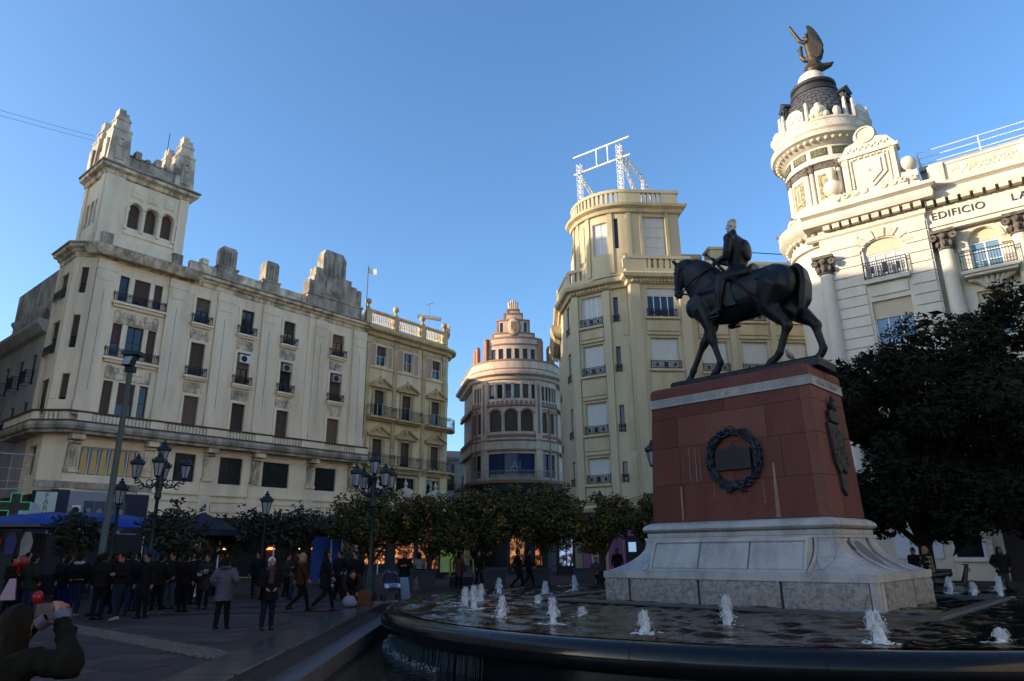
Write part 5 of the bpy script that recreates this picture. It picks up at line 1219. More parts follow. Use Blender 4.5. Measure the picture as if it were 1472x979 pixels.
for i in range(nr):
    for k in range(nt): l = (k + 1) % nt; fs.append((i * nt + k, i * nt + l, (i + 1) * nt + l, (i + 1) * nt + k))
q.add(vs, fs); q.build('water_surface', watm, ft, 180)
q = MB(); rnd = random.Random(9)     # water falling from the rim
for k in range(520):
    t = R(rnd.uniform(158, 222)); r = RI - .06 + rnd.uniform(-.09, .03); h = rnd.uniform(.12, .3); x, y = r * cos(t), r * sin(t)
    q.tube([(x, y, -.1 + rnd.uniform(-.03, .03)), (x * 1.001, y * 1.001, -.1 - h), (x * 1.003, y * 1.003, -.52)], [.003, .006, .004], 4, False)
q.build('falling_water', mat('falling_water', (.04, .05, .068), .3, spec=.4), ft, 40, 'stuff')
q = MB()
for k in range(500):
    t = R(rnd.uniform(160, 215)); r = RI + rnd.uniform(-.12, .2); s_ = rnd.uniform(.005, .018); q.ell((r * cos(t), r * sin(t), -.495), (s_, s_, s_ * .7), 5, 3)
q.build('foam', foam, ft, 60, 'stuff')

# ================================================================ monument pedestal
MX = (7.843, 13.582)
mo = thing('monument_pedestal', 'tall red granite pedestal with bronze wreath on a flared white stone base', 'monument', (*MX, 0), R(90 - 133.5))
L_, R_, Y0, Y1 = -8.62, -1.45, 1.42, 5.75        # rough base
q = MB(); TX0, TX1, TY1 = -10.5, .0, 7.1
tp = [(TX0, 0), (TX1, 0), (TX1, TY1), (TX0, TY1)]
q.sweep(tp, [(-.28, .0), (-.28, .38), (-.25, .42), (-.03, .42), (0, .38), (0, .0)], True); q.box(TX0 + .28, TX1 - .28, .28, TY1 - .28, .05, .14)
q.build('platform', trayst, mo)
q = MB(); q.box(TX0 + .1, TX1 - .1, .1, TY1 - .1, -.3, .04); q.build('platform_core', darkgranite, mo)
q = MB(); q.box(TX0 - .012, TX1 + .012, -.014, -.003, .02, .36); q.box(TX1 + .003, TX1 + .014, .0, TY1, .02, .36); q.build('platform_face', darkgranite, mo)
# rough-faced stones of the base
q = MB(); q.box(L_ + .03, R_ - .03, Y0 + .03, Y1 - .03, .1, .93); q.build('base_core', joint, mo)
rnd = random.Random(7)
def rough_stone(x0, x1, y0, y1, ax):     # ax 'y' front, 'x' right side
    q = MB(); nx, nz = 10, 6; vs, fs = [], []
    for i in range(nx + 1):
        for k in range(nz + 1):
            u = i / nx; z = .14 + .78 * k / nz; e = min(i, nx - i, k, nz - k) > 0
            d = (rnd.uniform(.015, .055) if e else 0)
            if ax == 'y': vs.append((x0 + (x1 - x0) * u, y0 - d, z))
            else: vs.append((x1 + d, y0 + (y1 - y0) * u, z))
    for i in range(nx):
        for k in range(nz): a = i * (nz + 1) + k; fs.append((a, a + nz + 1, a + nz + 2, a + 1))
    q.add(vs, fs); q.box(x0 + .001, x1 - .001, y0 + .001, y1 - .001, .12, .925); return q.build('base_stone', rough_st, mo)
for x0, x1 in ((L_, -7.85), (-7.78, -5.75), (-5.68, -3.6), (-3.53, -1.62)): rough_stone(x0, x1, Y0, Y0 + .3, 'y')
for y0, y1 in ((1.95, 2.6), (2.66, 4.1), (4.16, 4.9), (4.96, Y1)): rough_stone(R_ - .3, R_, y0, y1, 'x')
q = MB(); q.box(-1.60, R_, Y0, 1.62, .12, .925); q.box(-1.5, R_ + .0, 1.66, 1.9, .12, .92); q.build('corner_stone', plinthstone, mo)
# flared white base: corners sweep out, panels between
def flare(k): # inset at height fraction
    return 1.0 * (1 - (1 - k) ** 2.1)
zs = [.93 + .18, 1.2, 1.35, 1.5, 1.65, 1.8, 1.92]
q = MB(); q.box(L_ - .03, R_ + .03, Y0 - .03, Y1 + .03, .93, 1.10); q.build('base_slab', plinthstone, mo)
def frustrum_stack(x0, x1, y0, y1, z0, z1, i0, i1, n, mt_, nm, curve):
    q = MB()
    for i in range(n):
        a, c = curve(i / n), curve((i + 1) / n); za, zb = z0 + (z1 - z0) * i / n, z0 + (z1 - z0) * (i + 1) / n
        A, C = i0 + (i1 - i0) * a, i0 + (i1 - i0) * c
        q.frust(x0 + A, x1 - A, y0 + A * .8, y1 - A * .8, za, x0 + C, x1 - C, y0 + C * .8, y1 - C * .8, zb)
    return q.build(nm, mt_, mo, 50)
cv = lambda t: (1 - (1 - t) ** 2.3)
frustrum_stack(L_, R_, Y0, Y1, 1.101, 1.90, .05, .95, 9, plinthstone, 'flared_base', cv)
# wall panels between the flared corners (steeper)
q = MB(); xa, xb = L_ + 1.35, R_ - 1.0
q.frust(xa, xb - .5, Y0 + .16, Y0 + .9, 1.105, xa, xb - .5, Y0 + .55, Y0 + .9, 1.92); q.build('base_panel_block', plinthstone, mo)
for x0, x1 in ((xa + .12, xa + 1.45), (xa + 1.49, xa + 2.82), (xa + 2.86, xb - .62)):
    q = MB(); zl, zh = 1.2, 1.8; f0 = lambda z: Y0 + .16 + .39 * (z - 1.105) / .815
    q.add([(x0, f0(zl) - .022, zl), (x1, f0(zl) - .022, zl), (x1, f0(zh) - .022, zh), (x0, f0(zh) - .022, zh), (x0, f0(zl) + .02, zl), (x1, f0(zl) + .02, zl), (x1, f0(zh) + .02, zh), (x0, f0(zh) + .02, zh)], [(0, 1, 2, 3), (0, 4, 5, 1), (1, 5, 6, 2), (2, 6, 7, 3), (3, 7, 4, 0)])
    q.build('base_panel', plinthstone, mo)
q = MB(); fo = lambda z, o: Y0 + .16 + .39 * (z - 1.105) / .815 - o
def slant(xa_, xb_, za_, zb_, o=.05):
    q.add([(xa_, fo(za_, o), za_), (xb_, fo(za_, o), za_), (xb_, fo(zb_, o), zb_), (xa_, fo(zb_, o), zb_), (xa_, fo(za_, -.03), za_), (xb_, fo(za_, -.03), za_), (xb_, fo(zb_, -.03), zb_), (xa_, fo(zb_, -.03), zb_)], [(0, 1, 2, 3), (0, 4, 5, 1), (1, 5, 6, 2), (2, 6, 7, 3), (3, 7, 4, 0)])
slant(xa + .02, xb - .52, 1.84, 1.915); slant(xa + .02, xb - .52, 1.108, 1.17); slant(xa + .02, xa + .1, 1.171, 1.839); slant(xb - .6, xb - .52, 1.171, 1.839); q.build('panel_frame', plinthstone, mo)
q = MB()
for x in (xa + 1.47, xa + 2.84): slant(x - .012, x + .012, 1.171, 1.839, .004)
q.build('panel_joint', joint, mo)
q = MB()   # scroll edges either side of the panels and on the corner
for x in (xa - .06, xb - .44, ):
    pts = []
    for i in range(9):
        t = i / 8; pts.append((x, Y0 + .02 + .8 * (.05 + .9 * cv(t)) - .05, 1.11 + .8 * t))
    q.tube(pts, .05, 6)
for y in (Y0 + 1.5, Y1 - 1.5):
    pts = [(R_ - (.05 + .9 * cv(i / 8)) + .05, y, 1.11 + .8 * i / 8) for i in range(9)]; q.tube(pts, .05, 6)
SPLIT.add('base_scroll'); q.build('base_scroll', plinthstone, mo, 50)
q = MB()
for i in range(8):   # carved shields on the flared corner
    t0, t1 = i / 8, (i + 1) / 8; wdt = [.06, .13, .17, .19, .2, .2, .2, .2][i]
    za, zb = 1.2 + .6 * t0, 1.2 + .6 * t1; ya, yb = Y0 + .8 * (.05 + .9 * cv((za - 1.1) / .8)) - .035, Y0 + .8 * (.05 + .9 * cv((zb - 1.1) / .8)) - .035
    q.add([(-2.64 - wdt, ya, za), (-2.64 + wdt, ya, za), (-2.64 + wdt, yb, zb), (-2.64 - wdt, yb, zb), (-2.64 - wdt, ya + .05, za), (-2.64 + wdt, ya + .05, za), (-2.64 + wdt, yb + .05, zb), (-2.64 - wdt, yb + .05, zb)], [(0, 1, 2, 3), (0, 4, 5, 1), (1, 5, 6, 2), (2, 6, 7, 3), (3, 7, 4, 0)])
q.build('carved_shield', plinthstone, mo)
q = MB()   # bronze inset on the side
pts = [(2.75, 1.82), (3.55, 1.82), (3.7, 1.3), (3.4, 1.2), (3.0, 1.4)]
def sx_(z): return R_ - (.05 + .9 * cv((z - 1.1) / .8)) + .03
q.add([(sx_(z), y, z) for y, z in pts] + [(sx_(z) - .08, y, z) for y, z in pts], [(0, 1, 2, 3, 4)] + [(i, 5 + i, 5 + (i + 1) % 5, (i + 1) % 5) for i in range(5)]); q.build('side_plaque', mat('grey_plaque', (.10, .11, .12), .5), mo)
# torus mouldings
bx0, bx1, by0, by1 = L_ + .98, R_ - .98, Y0 + .80, Y1 - .80
P = lambda k: [(bx0 + k, by0 + k), (bx1 - k, by0 + k), (bx1 - k, by1 - k), (bx0 + k, by1 - k)]
q = MB(); q.box(bx0 - .06, bx1 + .06, by0 - .06, by1 + .06, 1.901, 1.975); q.build('moulding', plinthstone, mo)
q = MB(); q.box(bx0, bx1, by0, by1, 1.985, 2.10); q.build('moulding', plinthstone, mo)
q = MB(); q.sweep(P(.1), [(.08, 2.11), (.16, 2.14), (.2, 2.2), (.17, 2.28), (.08, 2.34), (.0, 2.38), (-.3, 2.38), (-.3, 2.11)], True); q.box(bx0 + .2, bx1 - .2, by0 + .2, by1 - .2, 2.0, 2.39); q.build('moulding', plinthstone, mo, 40)
# red granite shaft: courses of separate blocks with recessed joints, slightly battered
rx0, rx1, ry0, ry1, rz0, rz1 = bx0 + .12, bx1 - .10, by0 + .16, by1 - .16, 2.392, 5.70
tx0, tx1, ty0, ty1 = rx0 + .16, rx1 - .10, ry0 + .08, ry1 - .08
def at(z):
    t = (z - rz0) / (rz1 - rz0); return rx0 + (tx0 - rx0) * t, rx1 + (tx1 - rx1) * t, ry0 + (ty0 - ry0) * t, ry1 + (ty1 - ry1) * t
q = MB(); g = .02; a_, b_, c_, d_ = at(rz0); e_, f_, g_, h_ = at(rz1)
q.frust(a_ + g, b_ - g, c_ + g, d_ - g, rz0, e_ + g, f_ - g, g_ + g, h_ - g, rz1); q.build('shaft_core', granite2, mo)
courses = [(2.392, 3.42, (.21, .74)), (3.42, 4.48, (.19, .52, .80)), (4.48, 5.34, (.18, .735)), (5.34, 5.70, (.49,))]
rnd = random.Random(21); jn = .006
for ci, (z0, z1, cuts) in enumerate(courses):
    A, C = at(z0 + jn), at(z1 - jn); e = [0, *cuts, 1]
    for i in range(len(e) - 1):
        u0, u1 = e[i], e[i + 1]; j0 = jn if i else 0; j1 = jn if i < len(e) - 2 else 0; dp = .3; pr = rnd.uniform(0, .006)
        X0, X1, X2, X3 = A[0] + (A[1] - A[0]) * u0 + j0, A[0] + (A[1] - A[0]) * u1 - j1, C[0] + (C[1] - C[0]) * u0 + j0, C[0] + (C[1] - C[0]) * u1 - j1
        if i == len(e) - 2: X1 -= .3; X3 -= .3
        q = MB(); q.frust(X0, X1, A[2] - pr, A[2] + dp, z0 + jn, X2, X3, C[2] - pr, C[2] + dp, z1 - jn)
        q.build('granite_block', [granite, granite2, granite3][[1, 0, 1, 0, 0, 1, 1, 2, 0, 1, 0, 1, 0][(ci * 3 + i) % 13]], mo)
    for i, (u0, u1) in enumerate(((0, .55), (.55, 1)) if ci % 2 else ((0, .4), (.4, 1))):
        j0 = 0 if i == 0 else jn; Ya, Yb, Yc, Yd = A[2] + (A[3] - A[2]) * u0 + j0, A[2] + (A[3] - A[2]) * u1 - (jn if i == 0 else 0), C[2] + (C[3] - C[2]) * u0 + j0, C[2] + (C[3] - C[2]) * u1 - (jn if i == 0 else 0)
        q = MB(); q.frust(A[1] - .295, A[1], Ya - (.0 if i else 0), Yb, z0 + jn, C[1] - .295, C[1], Yc, Yd, z1 - jn); q.build('granite_block', [granite3, granite][i % 2], mo)
a_, b_, c_, d_ = at(rz1)
q = MB(); q.box(a_ - .03, b_ + .03, c_ - .03, d_ + .03, 5.705, 5.94); q.build('inscription_frieze', plinthstone, mo)
q = MB(); q.box(a_ - .045, b_ + .045, c_ - .045, d_ + .045, 5.7, 5.73); q.box(a_ - .045, b_ + .045, c_ - .045, d_ + .045, 5.92, 5.95); q.build('frieze_fillet', plinthstone, mo)
lm3 = mat('worn_relief', (.27, .265, .255), .8)
text('GONZALO FERNANDEZ', .2, lm3, mo, (a_ + (b_ - a_) * .25, c_ - .034, 5.825), (R(90), 0, 0), ext=.012, spacing=1.05)
text('DE CORDOBA', .2, lm3, mo, (a_ + (b_ - a_) * .76, c_ - .034, 5.825), (R(90), 0, 0), ext=.012, spacing=1.3)
text('GRAN CAPITAN', .19, lm3, mo, (b_ + .034, (c_ + d_) / 2, 5.825), (R(90), 0, R(90)), ext=.012, spacing=1.05)
q = MB(); xm = a_ + (b_ - a_) * .52
for k in range(4): t = R(45 * k); q.prism_xz([(xm - .09 * cos(t) - .015, 5.825 - .09 * sin(t)), (xm + .09 * cos(t), 5.825 + .09 * sin(t) - .012), (xm + .09 * cos(t), 5.825 + .09 * sin(t) + .012)], c_ - .045, c_ - .02)
q.build('star_relief', lm3, mo)
for nm, x0, x1, y0, y1 in (('cap_block', a_ - .01, a_ + (b_ - a_) * .985 - .35, c_ - .01, d_ + .01),):
    q = MB(); q.sweep([(a_ - .01, c_ - .01), (b_ + .01, c_ - .01), (b_ + .01, d_ + .01), (a_ - .01, d_ + .01)], [(0, 5.952), (0, 6.16), (-.03, 6.24), (-.10, 6.29), (-1.0, 6.292), (-1.0, 5.952)], True)
    q.build('cap_block', granite, mo, 40)
q = MB(); q.box(b_ + .008, b_ + .016, (c_ + d_) / 2 - .012, (c_ + d_) / 2 + .012, 5.96, 6.2); q.build('cap_joint', joint, mo)
q = MB(); q.box(a_ + .5, b_ - .5, c_ + .5, d_ - .5, 5.95, 6.28); q.build('cap_core', granite2, mo)
# lime streaks running from the joints
q = MB()
for x, zt, h, w_ in ((rx0 + .98, 3.35, .92, .07), (rx1 - 1.28, 3.8, 1.38, .10), (rx0 + 1.3, 4.5, 1.0, .03), (rx0 + 1.5, 4.48, 1.03, .022), (rx0 + 1.62, 4.44, .95, .02), (rx0 + 2.0, 3.5, .5, .02), (rx1 - 1.6, 3.4, .6, .018)):
    fy = lambda z: at(z)[2] - .0085
    q.add([(x - w_ * .25, fy(zt), zt), (x + w_ * .25, fy(zt), zt), (x + w_ * .5, fy(zt - h), zt - h), (x - w_ * .6, fy(zt - h), zt - h)], [(3, 2, 1, 0)])
SPLIT.add('lime_streak'); q.build('lime_streak', scar, mo)
# bronze wreath and plaque
wx, wz = (at(4.0)[0] + at(4.0)[1]) / 2 + .16, 4.0; wy = at(4.0)[2] - .06
q = MB(); rnd = random.Random(31)
for k in range(64):
    t = 2 * pi * k / 64
    for j in range(4):
        rr = .72 + rnd.uniform(-.10, .10); a = t + rnd.uniform(-.04, .04); tw = a + (pi / 2 if cos(a) > 0 else -pi / 2) + rnd.uniform(-.8, .8)
        c0 = Vector((wx + rr * cos(a) * .98, wy - rnd.uniform(.02, .09), wz + rr * sin(a) * 1.02)); d = Vector((cos(tw), rnd.uniform(-.4, .1), sin(tw))); q.tube([c0 - d * .08, c0, c0 + d * .09], [.012, .036, .004], 5)
q.arch_ring(wx, wz, .62, .78, wy - .03, wy + .06, 0, 2 * pi, 32)
for s_ in (-1, 1): q.tube([(wx, wy - .05, wz - .72), (wx + s_ * .18, wy - .06, wz - .86), (wx + s_ * .3, wy - .05, wz - .88)], [.05, .05, .02], 6)
q.ell((wx, wy - .06, wz - .74), (.1, .07, .09)); q.ell((wx, wy - .06, wz + .8), (.08, .05, .09))
q.build('bronze_wreath', mat('blue_black_bronze', (.016, .022, .034), .45, (.035, .045, .06), 6, 1, .7, .2, 20, metal=.5), mo, 50)
q = MB(); q.prism_xz([(wx - .5, wz - .30), (wx + .5, wz - .30), (wx + .5, wz + .24), (wx + .15, wz + .27), (wx, wz + .35), (wx - .15, wz + .27), (wx - .5, wz + .24)], wy - .08, wy + .05); pl = q.build('bronze_plaque', mat('plaque_bronze', (.012, .015, .020), .5, metal=.4), mo)
q = MB()
for k in range(6): q.box(wx - .4 + .04 * (k % 2), wx + .4 - .05 * (k % 3), wy - .086, wy - .08, wz + .16 - k * .075, wz + .19 - k * .075)
q.build('raised_line', bronze, pl)
# bronze coat of arms on the right side
bx = at(4.2)[1] + .03; cyy = (at(4.2)[2] + at(4.2)[3]) / 2
def sd(poly, d0, d1, mt_, nm):
    q = MB(); n = len(poly); q.add([(at(z)[1] + d1, y, z) for y, z in poly] + [(at(z)[1] + d0, y, z) for y, z in poly], [tuple(range(n))] + [(i, n + i, n + (i + 1) % n, (i + 1) % n) for i in range(n)]); return q.build(nm, mt_, mo)
gb = mat('shield_bronze', (.05, .045, .038), .5, (.02, .022, .024), 12, 1, .8, .5, 40, metal=.5)
sd([(cyy - .52, 4.78), (cyy - .02, 4.74), (cyy - .02, 3.62), (cyy - .2, 3.45), (cyy - .42, 3.75)], -.02, .09, gb, 'coat_of_arms'); sd([(cyy + .02, 4.72), (cyy + .5, 4.62), (cyy + .5, 3.75), (cyy + .3, 3.5), (cyy + .02, 3.6)], -.02, .09, gb, 'coat_of_arms')
sd([(cyy - .22, 3.46), (cyy + .24, 3.42), (cyy + .22, 3.1), (cyy + .0, 2.92), (cyy - .2, 3.1)], -.02, .08, gb, 'coat_of_arms')
sd([(cyy - .34, 4.82), (cyy + .3, 4.80), (cyy + .36, 5.02), (cyy + .18, 5.12), (cyy - .2, 5.14), (cyy - .4, 5.06)], -.02, .12, gb, 'crown'); q = MB(); q.ell((bx + .05, cyy - .02, 5.25), (.1, .13, .16)); q.ell((bx + .06, cyy - .02, 5.42), (.08, .1, .1)); q.build('crown', gb, mo, 60)
q = MB(); rnd = random.Random(8)
for k in range(60): y = cyy + rnd.uniform(-.45, .45); z = rnd.uniform(3.75, 4.65); q.ell((at(z)[1] + .095, y, z), (.025, .05, .05), 5, 4)
q.build('shield_relief', gb, mo, None, 'stuff')

# ================================================================ equestrian statue
st = thing('equestrian_statue', 'dark bronze horse walking with a rider in armour whose head is white marble', 'statue', (*MX, 0), R(90 - 133.5))
ZB = -.18; YC = 3.6
q = MB()
ax = ((0, 1, 0), (0, 0, 1))
q.rings([((-6.36, YC, 8.98), .12, .16), ((-6.25, YC, 8.95), .30, .36), ((-6.02, YC, 8.96), .42, .56), ((-5.6, YC, 8.95), .5, .70), ((-5.1, YC, 8.92), .56, .76), ((-4.5, YC, 8.90), .58, .72), ((-3.95, YC, 8.93), .57, .70), ((-3.5, YC, 9.02), .57, .63), ((-3.15, YC, 9.0), .47, .50), ((-2.93, YC, 8.95), .28, .34), ((-2.86, YC, 8.93), .12, .16)], ax, 20)
# neck and head
nk = [((-5.58, 9.32), .68, .36), ((-5.86, 9.70), .65, .32), ((-6.08, 10.04), .56, .27), ((-6.28, 10.30), .43, .22), ((-6.48, 10.43), .30, .18)]
d = Vector((-.62, 0, .78)); pr_ = Vector((.78, 0, .62))
q.rings([((c[0], YC, c[1]), a, b_) for c, a, b_ in nk], (tuple(pr_), (0, 1, 0)), 16)
q.ell((-6.56, YC, 10.38), (.25, .17, .24)); q.rings([((-6.58, YC, 10.5), .18, .13), ((-6.60, YC, 10.25), .25, .165), ((-6.64, YC, 10.02), .225, .16), ((-6.70, YC, 9.82), .165, .125), ((-6.755, YC, 9.64), .13, .11), ((-6.77, YC, 9.52), .125, .11), ((-6.765, YC, 9.45), .08, .08)], ((1, 0, 0), (0, 1, 0)), 14)
q.ell((-6.47, YC, 10.12), (.17, .15, .2)); q.ell((-6.86, YC, 9.57), (.05, .1, .06)); q.ell((-6.70, YC, 9.45), (.09, .08, .05))
for s_ in (-1, 1):
    q.tube([(-6.66, YC + s_ * .1, 10.55), (-6.78, YC + s_ * .13, 10.68), (-6.86, YC + s_ * .12, 10.76)], [.07, .06, .012], 7); q.ell((-6.76, YC + s_ * .14, 10.28), (.05, .04, .05))
# shoulders, haunches, chest
for s_ in (-1, 1):
    q.ell((-5.85, YC + s_ * .3, 8.85), (.36, .24, .52)); q.ell((-3.4, YC + s_ * .3, 8.92), (.52, .32, .58)); q.ell((-6.2, YC + s_ * .17, 8.9), (.24, .22, .34))
ny, fy = YC - .27, YC + .27
q.chain([(-5.82, ny, 8.75), (-5.70, ny, 8.35), (-5.62, ny, 7.92)], [0.316, 0.237, 0.153]); q.chain([(-5.62, ny, 7.92), (-5.585, ny, 7.66), (-5.55, ny, 7.48), (-5.42, ny, 6.98)], [0.147, 0.153, 0.102, 0.096]); q.chain([(-5.42, ny, 6.98), (-5.47, ny, 6.85), (-5.60, ny, 6.7)], [0.119, 0.096, 0.124]); q.rings([((-5.66, ny, 6.60), .15, .12), ((-5.62, ny, 6.74), .11, .095)], ((1, 0, 0), (0, 1, 0)))
q.chain([(-5.85, fy, 8.7), (-5.86, fy, 8.3), (-6.02, fy, 8.02)], [0.316, 0.226, 0.153]); q.chain([(-6.02, fy, 8.02), (-6.15, fy, 7.84), (-6.28, fy, 7.64), (-6.60, fy, 7.06)], [0.147, 0.153, 0.102, 0.096]); q.chain([(-6.60, fy, 7.06), (-6.69, fy, 6.88), (-6.80, fy, 6.72)], [0.119, 0.096, 0.124]); q.rings([((-6.87, fy, 6.58), .15, .12), ((-6.81, fy, 6.72), .11, .095)], ((1, 0, 0), (0, 1, 0)))
q.chain([(-3.5, ny, 8.9), (-3.78, ny, 8.38), (-3.62, ny, 8.1), (-3.36, ny, 7.74)], [0.520, 0.362, 0.271, 0.158]); q.chain([(-3.36, ny, 7.74), (-3.32, ny, 7.64), (-3.40, ny, 7.45), (-3.62, ny, 6.92)], [0.147, 0.169, 0.113, 0.102]); q.chain([(-3.62, ny, 6.92), (-3.72, ny, 6.8), (-3.9, ny, 6.68)], [0.124, 0.102, 0.124]); q.rings([((-3.97, ny, 6.58), .16, .12), ((-3.92, ny, 6.72), .11, .095)], ((1, 0, 0), (0, 1, 0)))
q.chain([(-3.25, fy, 8.85), (-3.35, fy, 8.3), (-3.05, fy, 8.0), (-2.78, fy, 7.73)], [0.520, 0.362, 0.260, 0.158]); q.chain([(-2.78, fy, 7.73), (-2.73, fy, 7.64), (-2.72, fy, 7.45), (-2.62, fy, 6.95)], [0.147, 0.169, 0.113, 0.102]); q.chain([(-2.62, fy, 6.95), (-2.68, fy, 6.8), (-2.82, fy, 6.68)], [0.124, 0.102, 0.124]); q.rings([((-2.9, fy, 6.58), .16, .12), ((-2.85, fy, 6.72), .11, .095)], ((1, 0, 0), (0, 1, 0)))
horse = inst('horse', remesh(q, 'horse', .035, bronze, 5), st)
q = MB()
for k in range(7):
    o_ = (k - 3) * .035; q.chain([(-3.02, YC + o_, 9.36), (-2.90, YC + o_, 9.38), (-2.78, YC + o_ * 1.5, 9.2), (-2.75, YC + o_ * 2, 8.85), (-2.83, YC + o_ * 2.2, 8.4), (-2.9 - .03 * k, YC + o_ * 2, 8.05), (-3.12 - .03 * k, YC + o_, 7.85)], [.08, .09, .09, .1, .11, .09, .03], 7)
inst('tail', remesh(q, 'tail', .035, bronze, 2), st)
q = MB(); rnd = random.Random(14)
for k in range(26):
    t = k / 25; cx_ = -6.52 + 1.1 * t; cz_ = 10.64 + .02 * sin(t * 9) - (.62 * t ** 1.8)
    for s_ in (-1,): q.tube([(cx_, YC - .02, cz_), (cx_ - .02 + rnd.uniform(-.03, .03), YC - .17, cz_ - .12), (cx_ - .04, YC - .2 - .05 * t, cz_ - .3 - rnd.uniform(0, .1))], [.05, .045, .012], 6)
for s_ in (0, 1): q.tube([(-6.58, YC, 10.6), (-6.72, YC - .06 + .08 * s_, 10.56), (-6.8, YC - .06 + .1 * s_, 10.38)], [.06, .05, .012], 6)
q.build('mane', bronze, st, 60)
q = MB()
for s_ in (-1, 1):
    q.tube([(-6.72, YC + s_ * .13, 9.62), (-6.45, YC + s_ * .24, 9.52), (-6.0, YC + s_ * .42, 9.72), (-5.3, YC + s_ * .2, 10.12)], .028, 5); q.tube([(-6.72, YC + s_ * .12, 9.66), (-6.62, YC + s_ * .19, 10.1), (-6.55, YC + s_ * .16, 10.5)], .022, 5)
    q.tube([(-6.72, YC + s_ * .1, 9.7), (-6.86, YC + s_ * .06, 9.76)], .022, 5)
q.tube([(-6.5, YC - .12, 9.52), (-6.62, YC - .16, 9.42), (-6.75, YC - .15, 9.36)], [.05, .05, .03], 6)
q.tube([(-6.28, YC, 9.3), (-5.8, YC - .52, 9.2), (-5.2, YC - .6, 9.15)], .035, 5); q.tube([(-3.95, YC - .56, 9.15), (-3.3, YC - .6, 9.05), (-2.9, YC - .3, 8.95)], .03, 5)
q.build('reins', bronze, st)
# saddle
q = MB(); q.rings([((-5.15, YC, 9.45), .46, .34), ((-4.9, YC, 9.5), .52, .25), ((-4.5, YC, 9.48), .54, .22), ((-4.2, YC, 9.5), .5, .26), ((-4.08, YC, 9.55), .4, .3)], ax, 18)
q.ell((-4.16, YC, 9.68), (.1, .34, .16)); q.ell((-5.1, YC, 9.78), (.09, .26, .16))
q.rings([((-5.0, YC - .545, 9.3), .3, .03), ((-4.9, YC - .60, 8.75), .3, .03), ((-4.75, YC - .6, 8.5), .22, .03)], ((1, 0, 0), (0, 1, 0)), 10); inst('saddle', remesh(q, 'saddle', .035, bronze, 3), st)
# rider: one continuous figure
q = MB()
q.rings([((-4.66, YC, 9.45), .44, .34), ((-4.66, YC, 9.68), .40, .33), ((-4.68, YC, 9.88), .28, .26), ((-4.66, YC, 10.15), .33, .32), ((-4.63, YC, 10.42), .37, .37), ((-4.64, YC, 10.66), .33, .42), ((-4.68, YC, 10.84), .21, .32), ((-4.70, YC, 10.95), .13, .14)], ((1, 0, 0), (0, 1, 0)), 18)
q.ell((-4.34, YC, 10.35), (.12, .28, .36)); q.caps((-4.70, YC, 10.9), (-4.71, YC, 11.12), .125, .11)
for s_ in (-1, 1):
    q.ell((-4.68, YC + s_ * .42, 10.72), (.17, .15, .17))
    hz = (-5.22, YC + s_ * .22, 10.16) if s_ < 0 else (-5.3, YC + .2, 10.3)
    q.chain([(-4.68, YC + s_ * .42, 10.7), (-4.72, YC + s_ * .52, 10.3), (-4.80, YC + s_ * .48, 10.12)], [.145, .125, .115]); q.chain([(-4.80, YC + s_ * .48, 10.12), hz], [.115, .075])
    q.ell((hz[0] - .06, hz[1], hz[2]), (.1, .06, .08)); 
    for k in range(5): q.caps((hz[0] - .1, hz[1] - .05 + .025 * k, hz[2] + .04 - .01 * k), (hz[0] - .15 + .01 * k, hz[1] - .04 + .02 * k, hz[2] - .05), .024, .02, 6)
    q.chain([(-4.58, YC + s_ * .25, 9.5), (-4.98, YC + s_ * .56, 9.45)], [.28, .18]); q.chain([(-4.98, YC + s_ * .56, 9.45), (-5.04, YC + s_ * .66, 9.0), (-5.13, YC + s_ * .64, 8.5)], [.17, .145, .085]); q.chain([(-5.13, YC + s_ * .64, 8.46), (-5.3, YC + s_ * .66, 8.37), (-5.46, YC + s_ * .68, 8.33)], [.095, .085, .06])
    q.ell((-4.99, YC + s_ * .58, 9.44), (.17, .17, .17))
for k in range(9):
    t = R(-100 + 25 * k); q.caps((-4.66 + .3 * cos(t + pi), YC + .3 * sin(t), 9.8), (-4.66 + .46 * cos(t + pi), YC + .42 * sin(t), 9.42), .08, .1, 7)
inst('rider', remesh(q, 'rider', .026, bronze, 3), st)
q = MB(); q.caps((-4.71, YC, 11.05), (-4.72, YC, 11.2), .1, .11); q.ell((-4.72, YC, 11.31), (.155, .135, .19), 14, 10); q.ell((-4.80, YC, 11.22), (.1, .09, .12)); q.tube([(-4.86, YC, 11.33), (-4.91, YC, 11.27), (-4.86, YC, 11.24)], [.02, .032, .02], 6); q.ell((-4.84, YC, 11.15), (.06, .06, .06))
for s_ in (-1, 1): q.ell((-4.70, YC + s_ * .135, 11.28), (.035, .022, .05)); q.ell((-4.855, YC + s_ * .05, 11.345), (.022, .03, .014))
rnd = random.Random(2)
for k in range(46):
    t, u = rnd.uniform(0, 2 * pi), rnd.uniform(.15, 1.15); p = (-4.69 + .15 * sin(u) * cos(t), YC + .135 * sin(u) * sin(t), 11.32 + .18 * cos(u)); q.ell(p, (.035, .035, .03), 6, 4)
inst('marble_head', remesh(q, 'marble_head', .014, marble, 1), st)
q = MB()
a, c = Vector((-5.45, YC - .42, 10.42)), Vector((-3.86, YC - .72, 8.35)); q.tube([a + (c - a) * .24, c], [.045, .03], 7); q.tube([a, a + (c - a) * .24], .028, 6); q.ell(a, (.05, .05, .05)); m_ = a + (c - a) * .2; q.tube([m_ + Vector((-.14, -.02, -.12)), m_ + Vector((.16, .02, .12))], .026, 6); q.build('sword', bronze, st, 50)
q = MB(); q.tube([(-5.62, YC + .22, 10.55), (-5.05, YC + .2, 10.15)], [.045, .04], 8); q.build('baton', bronze, st, 50)
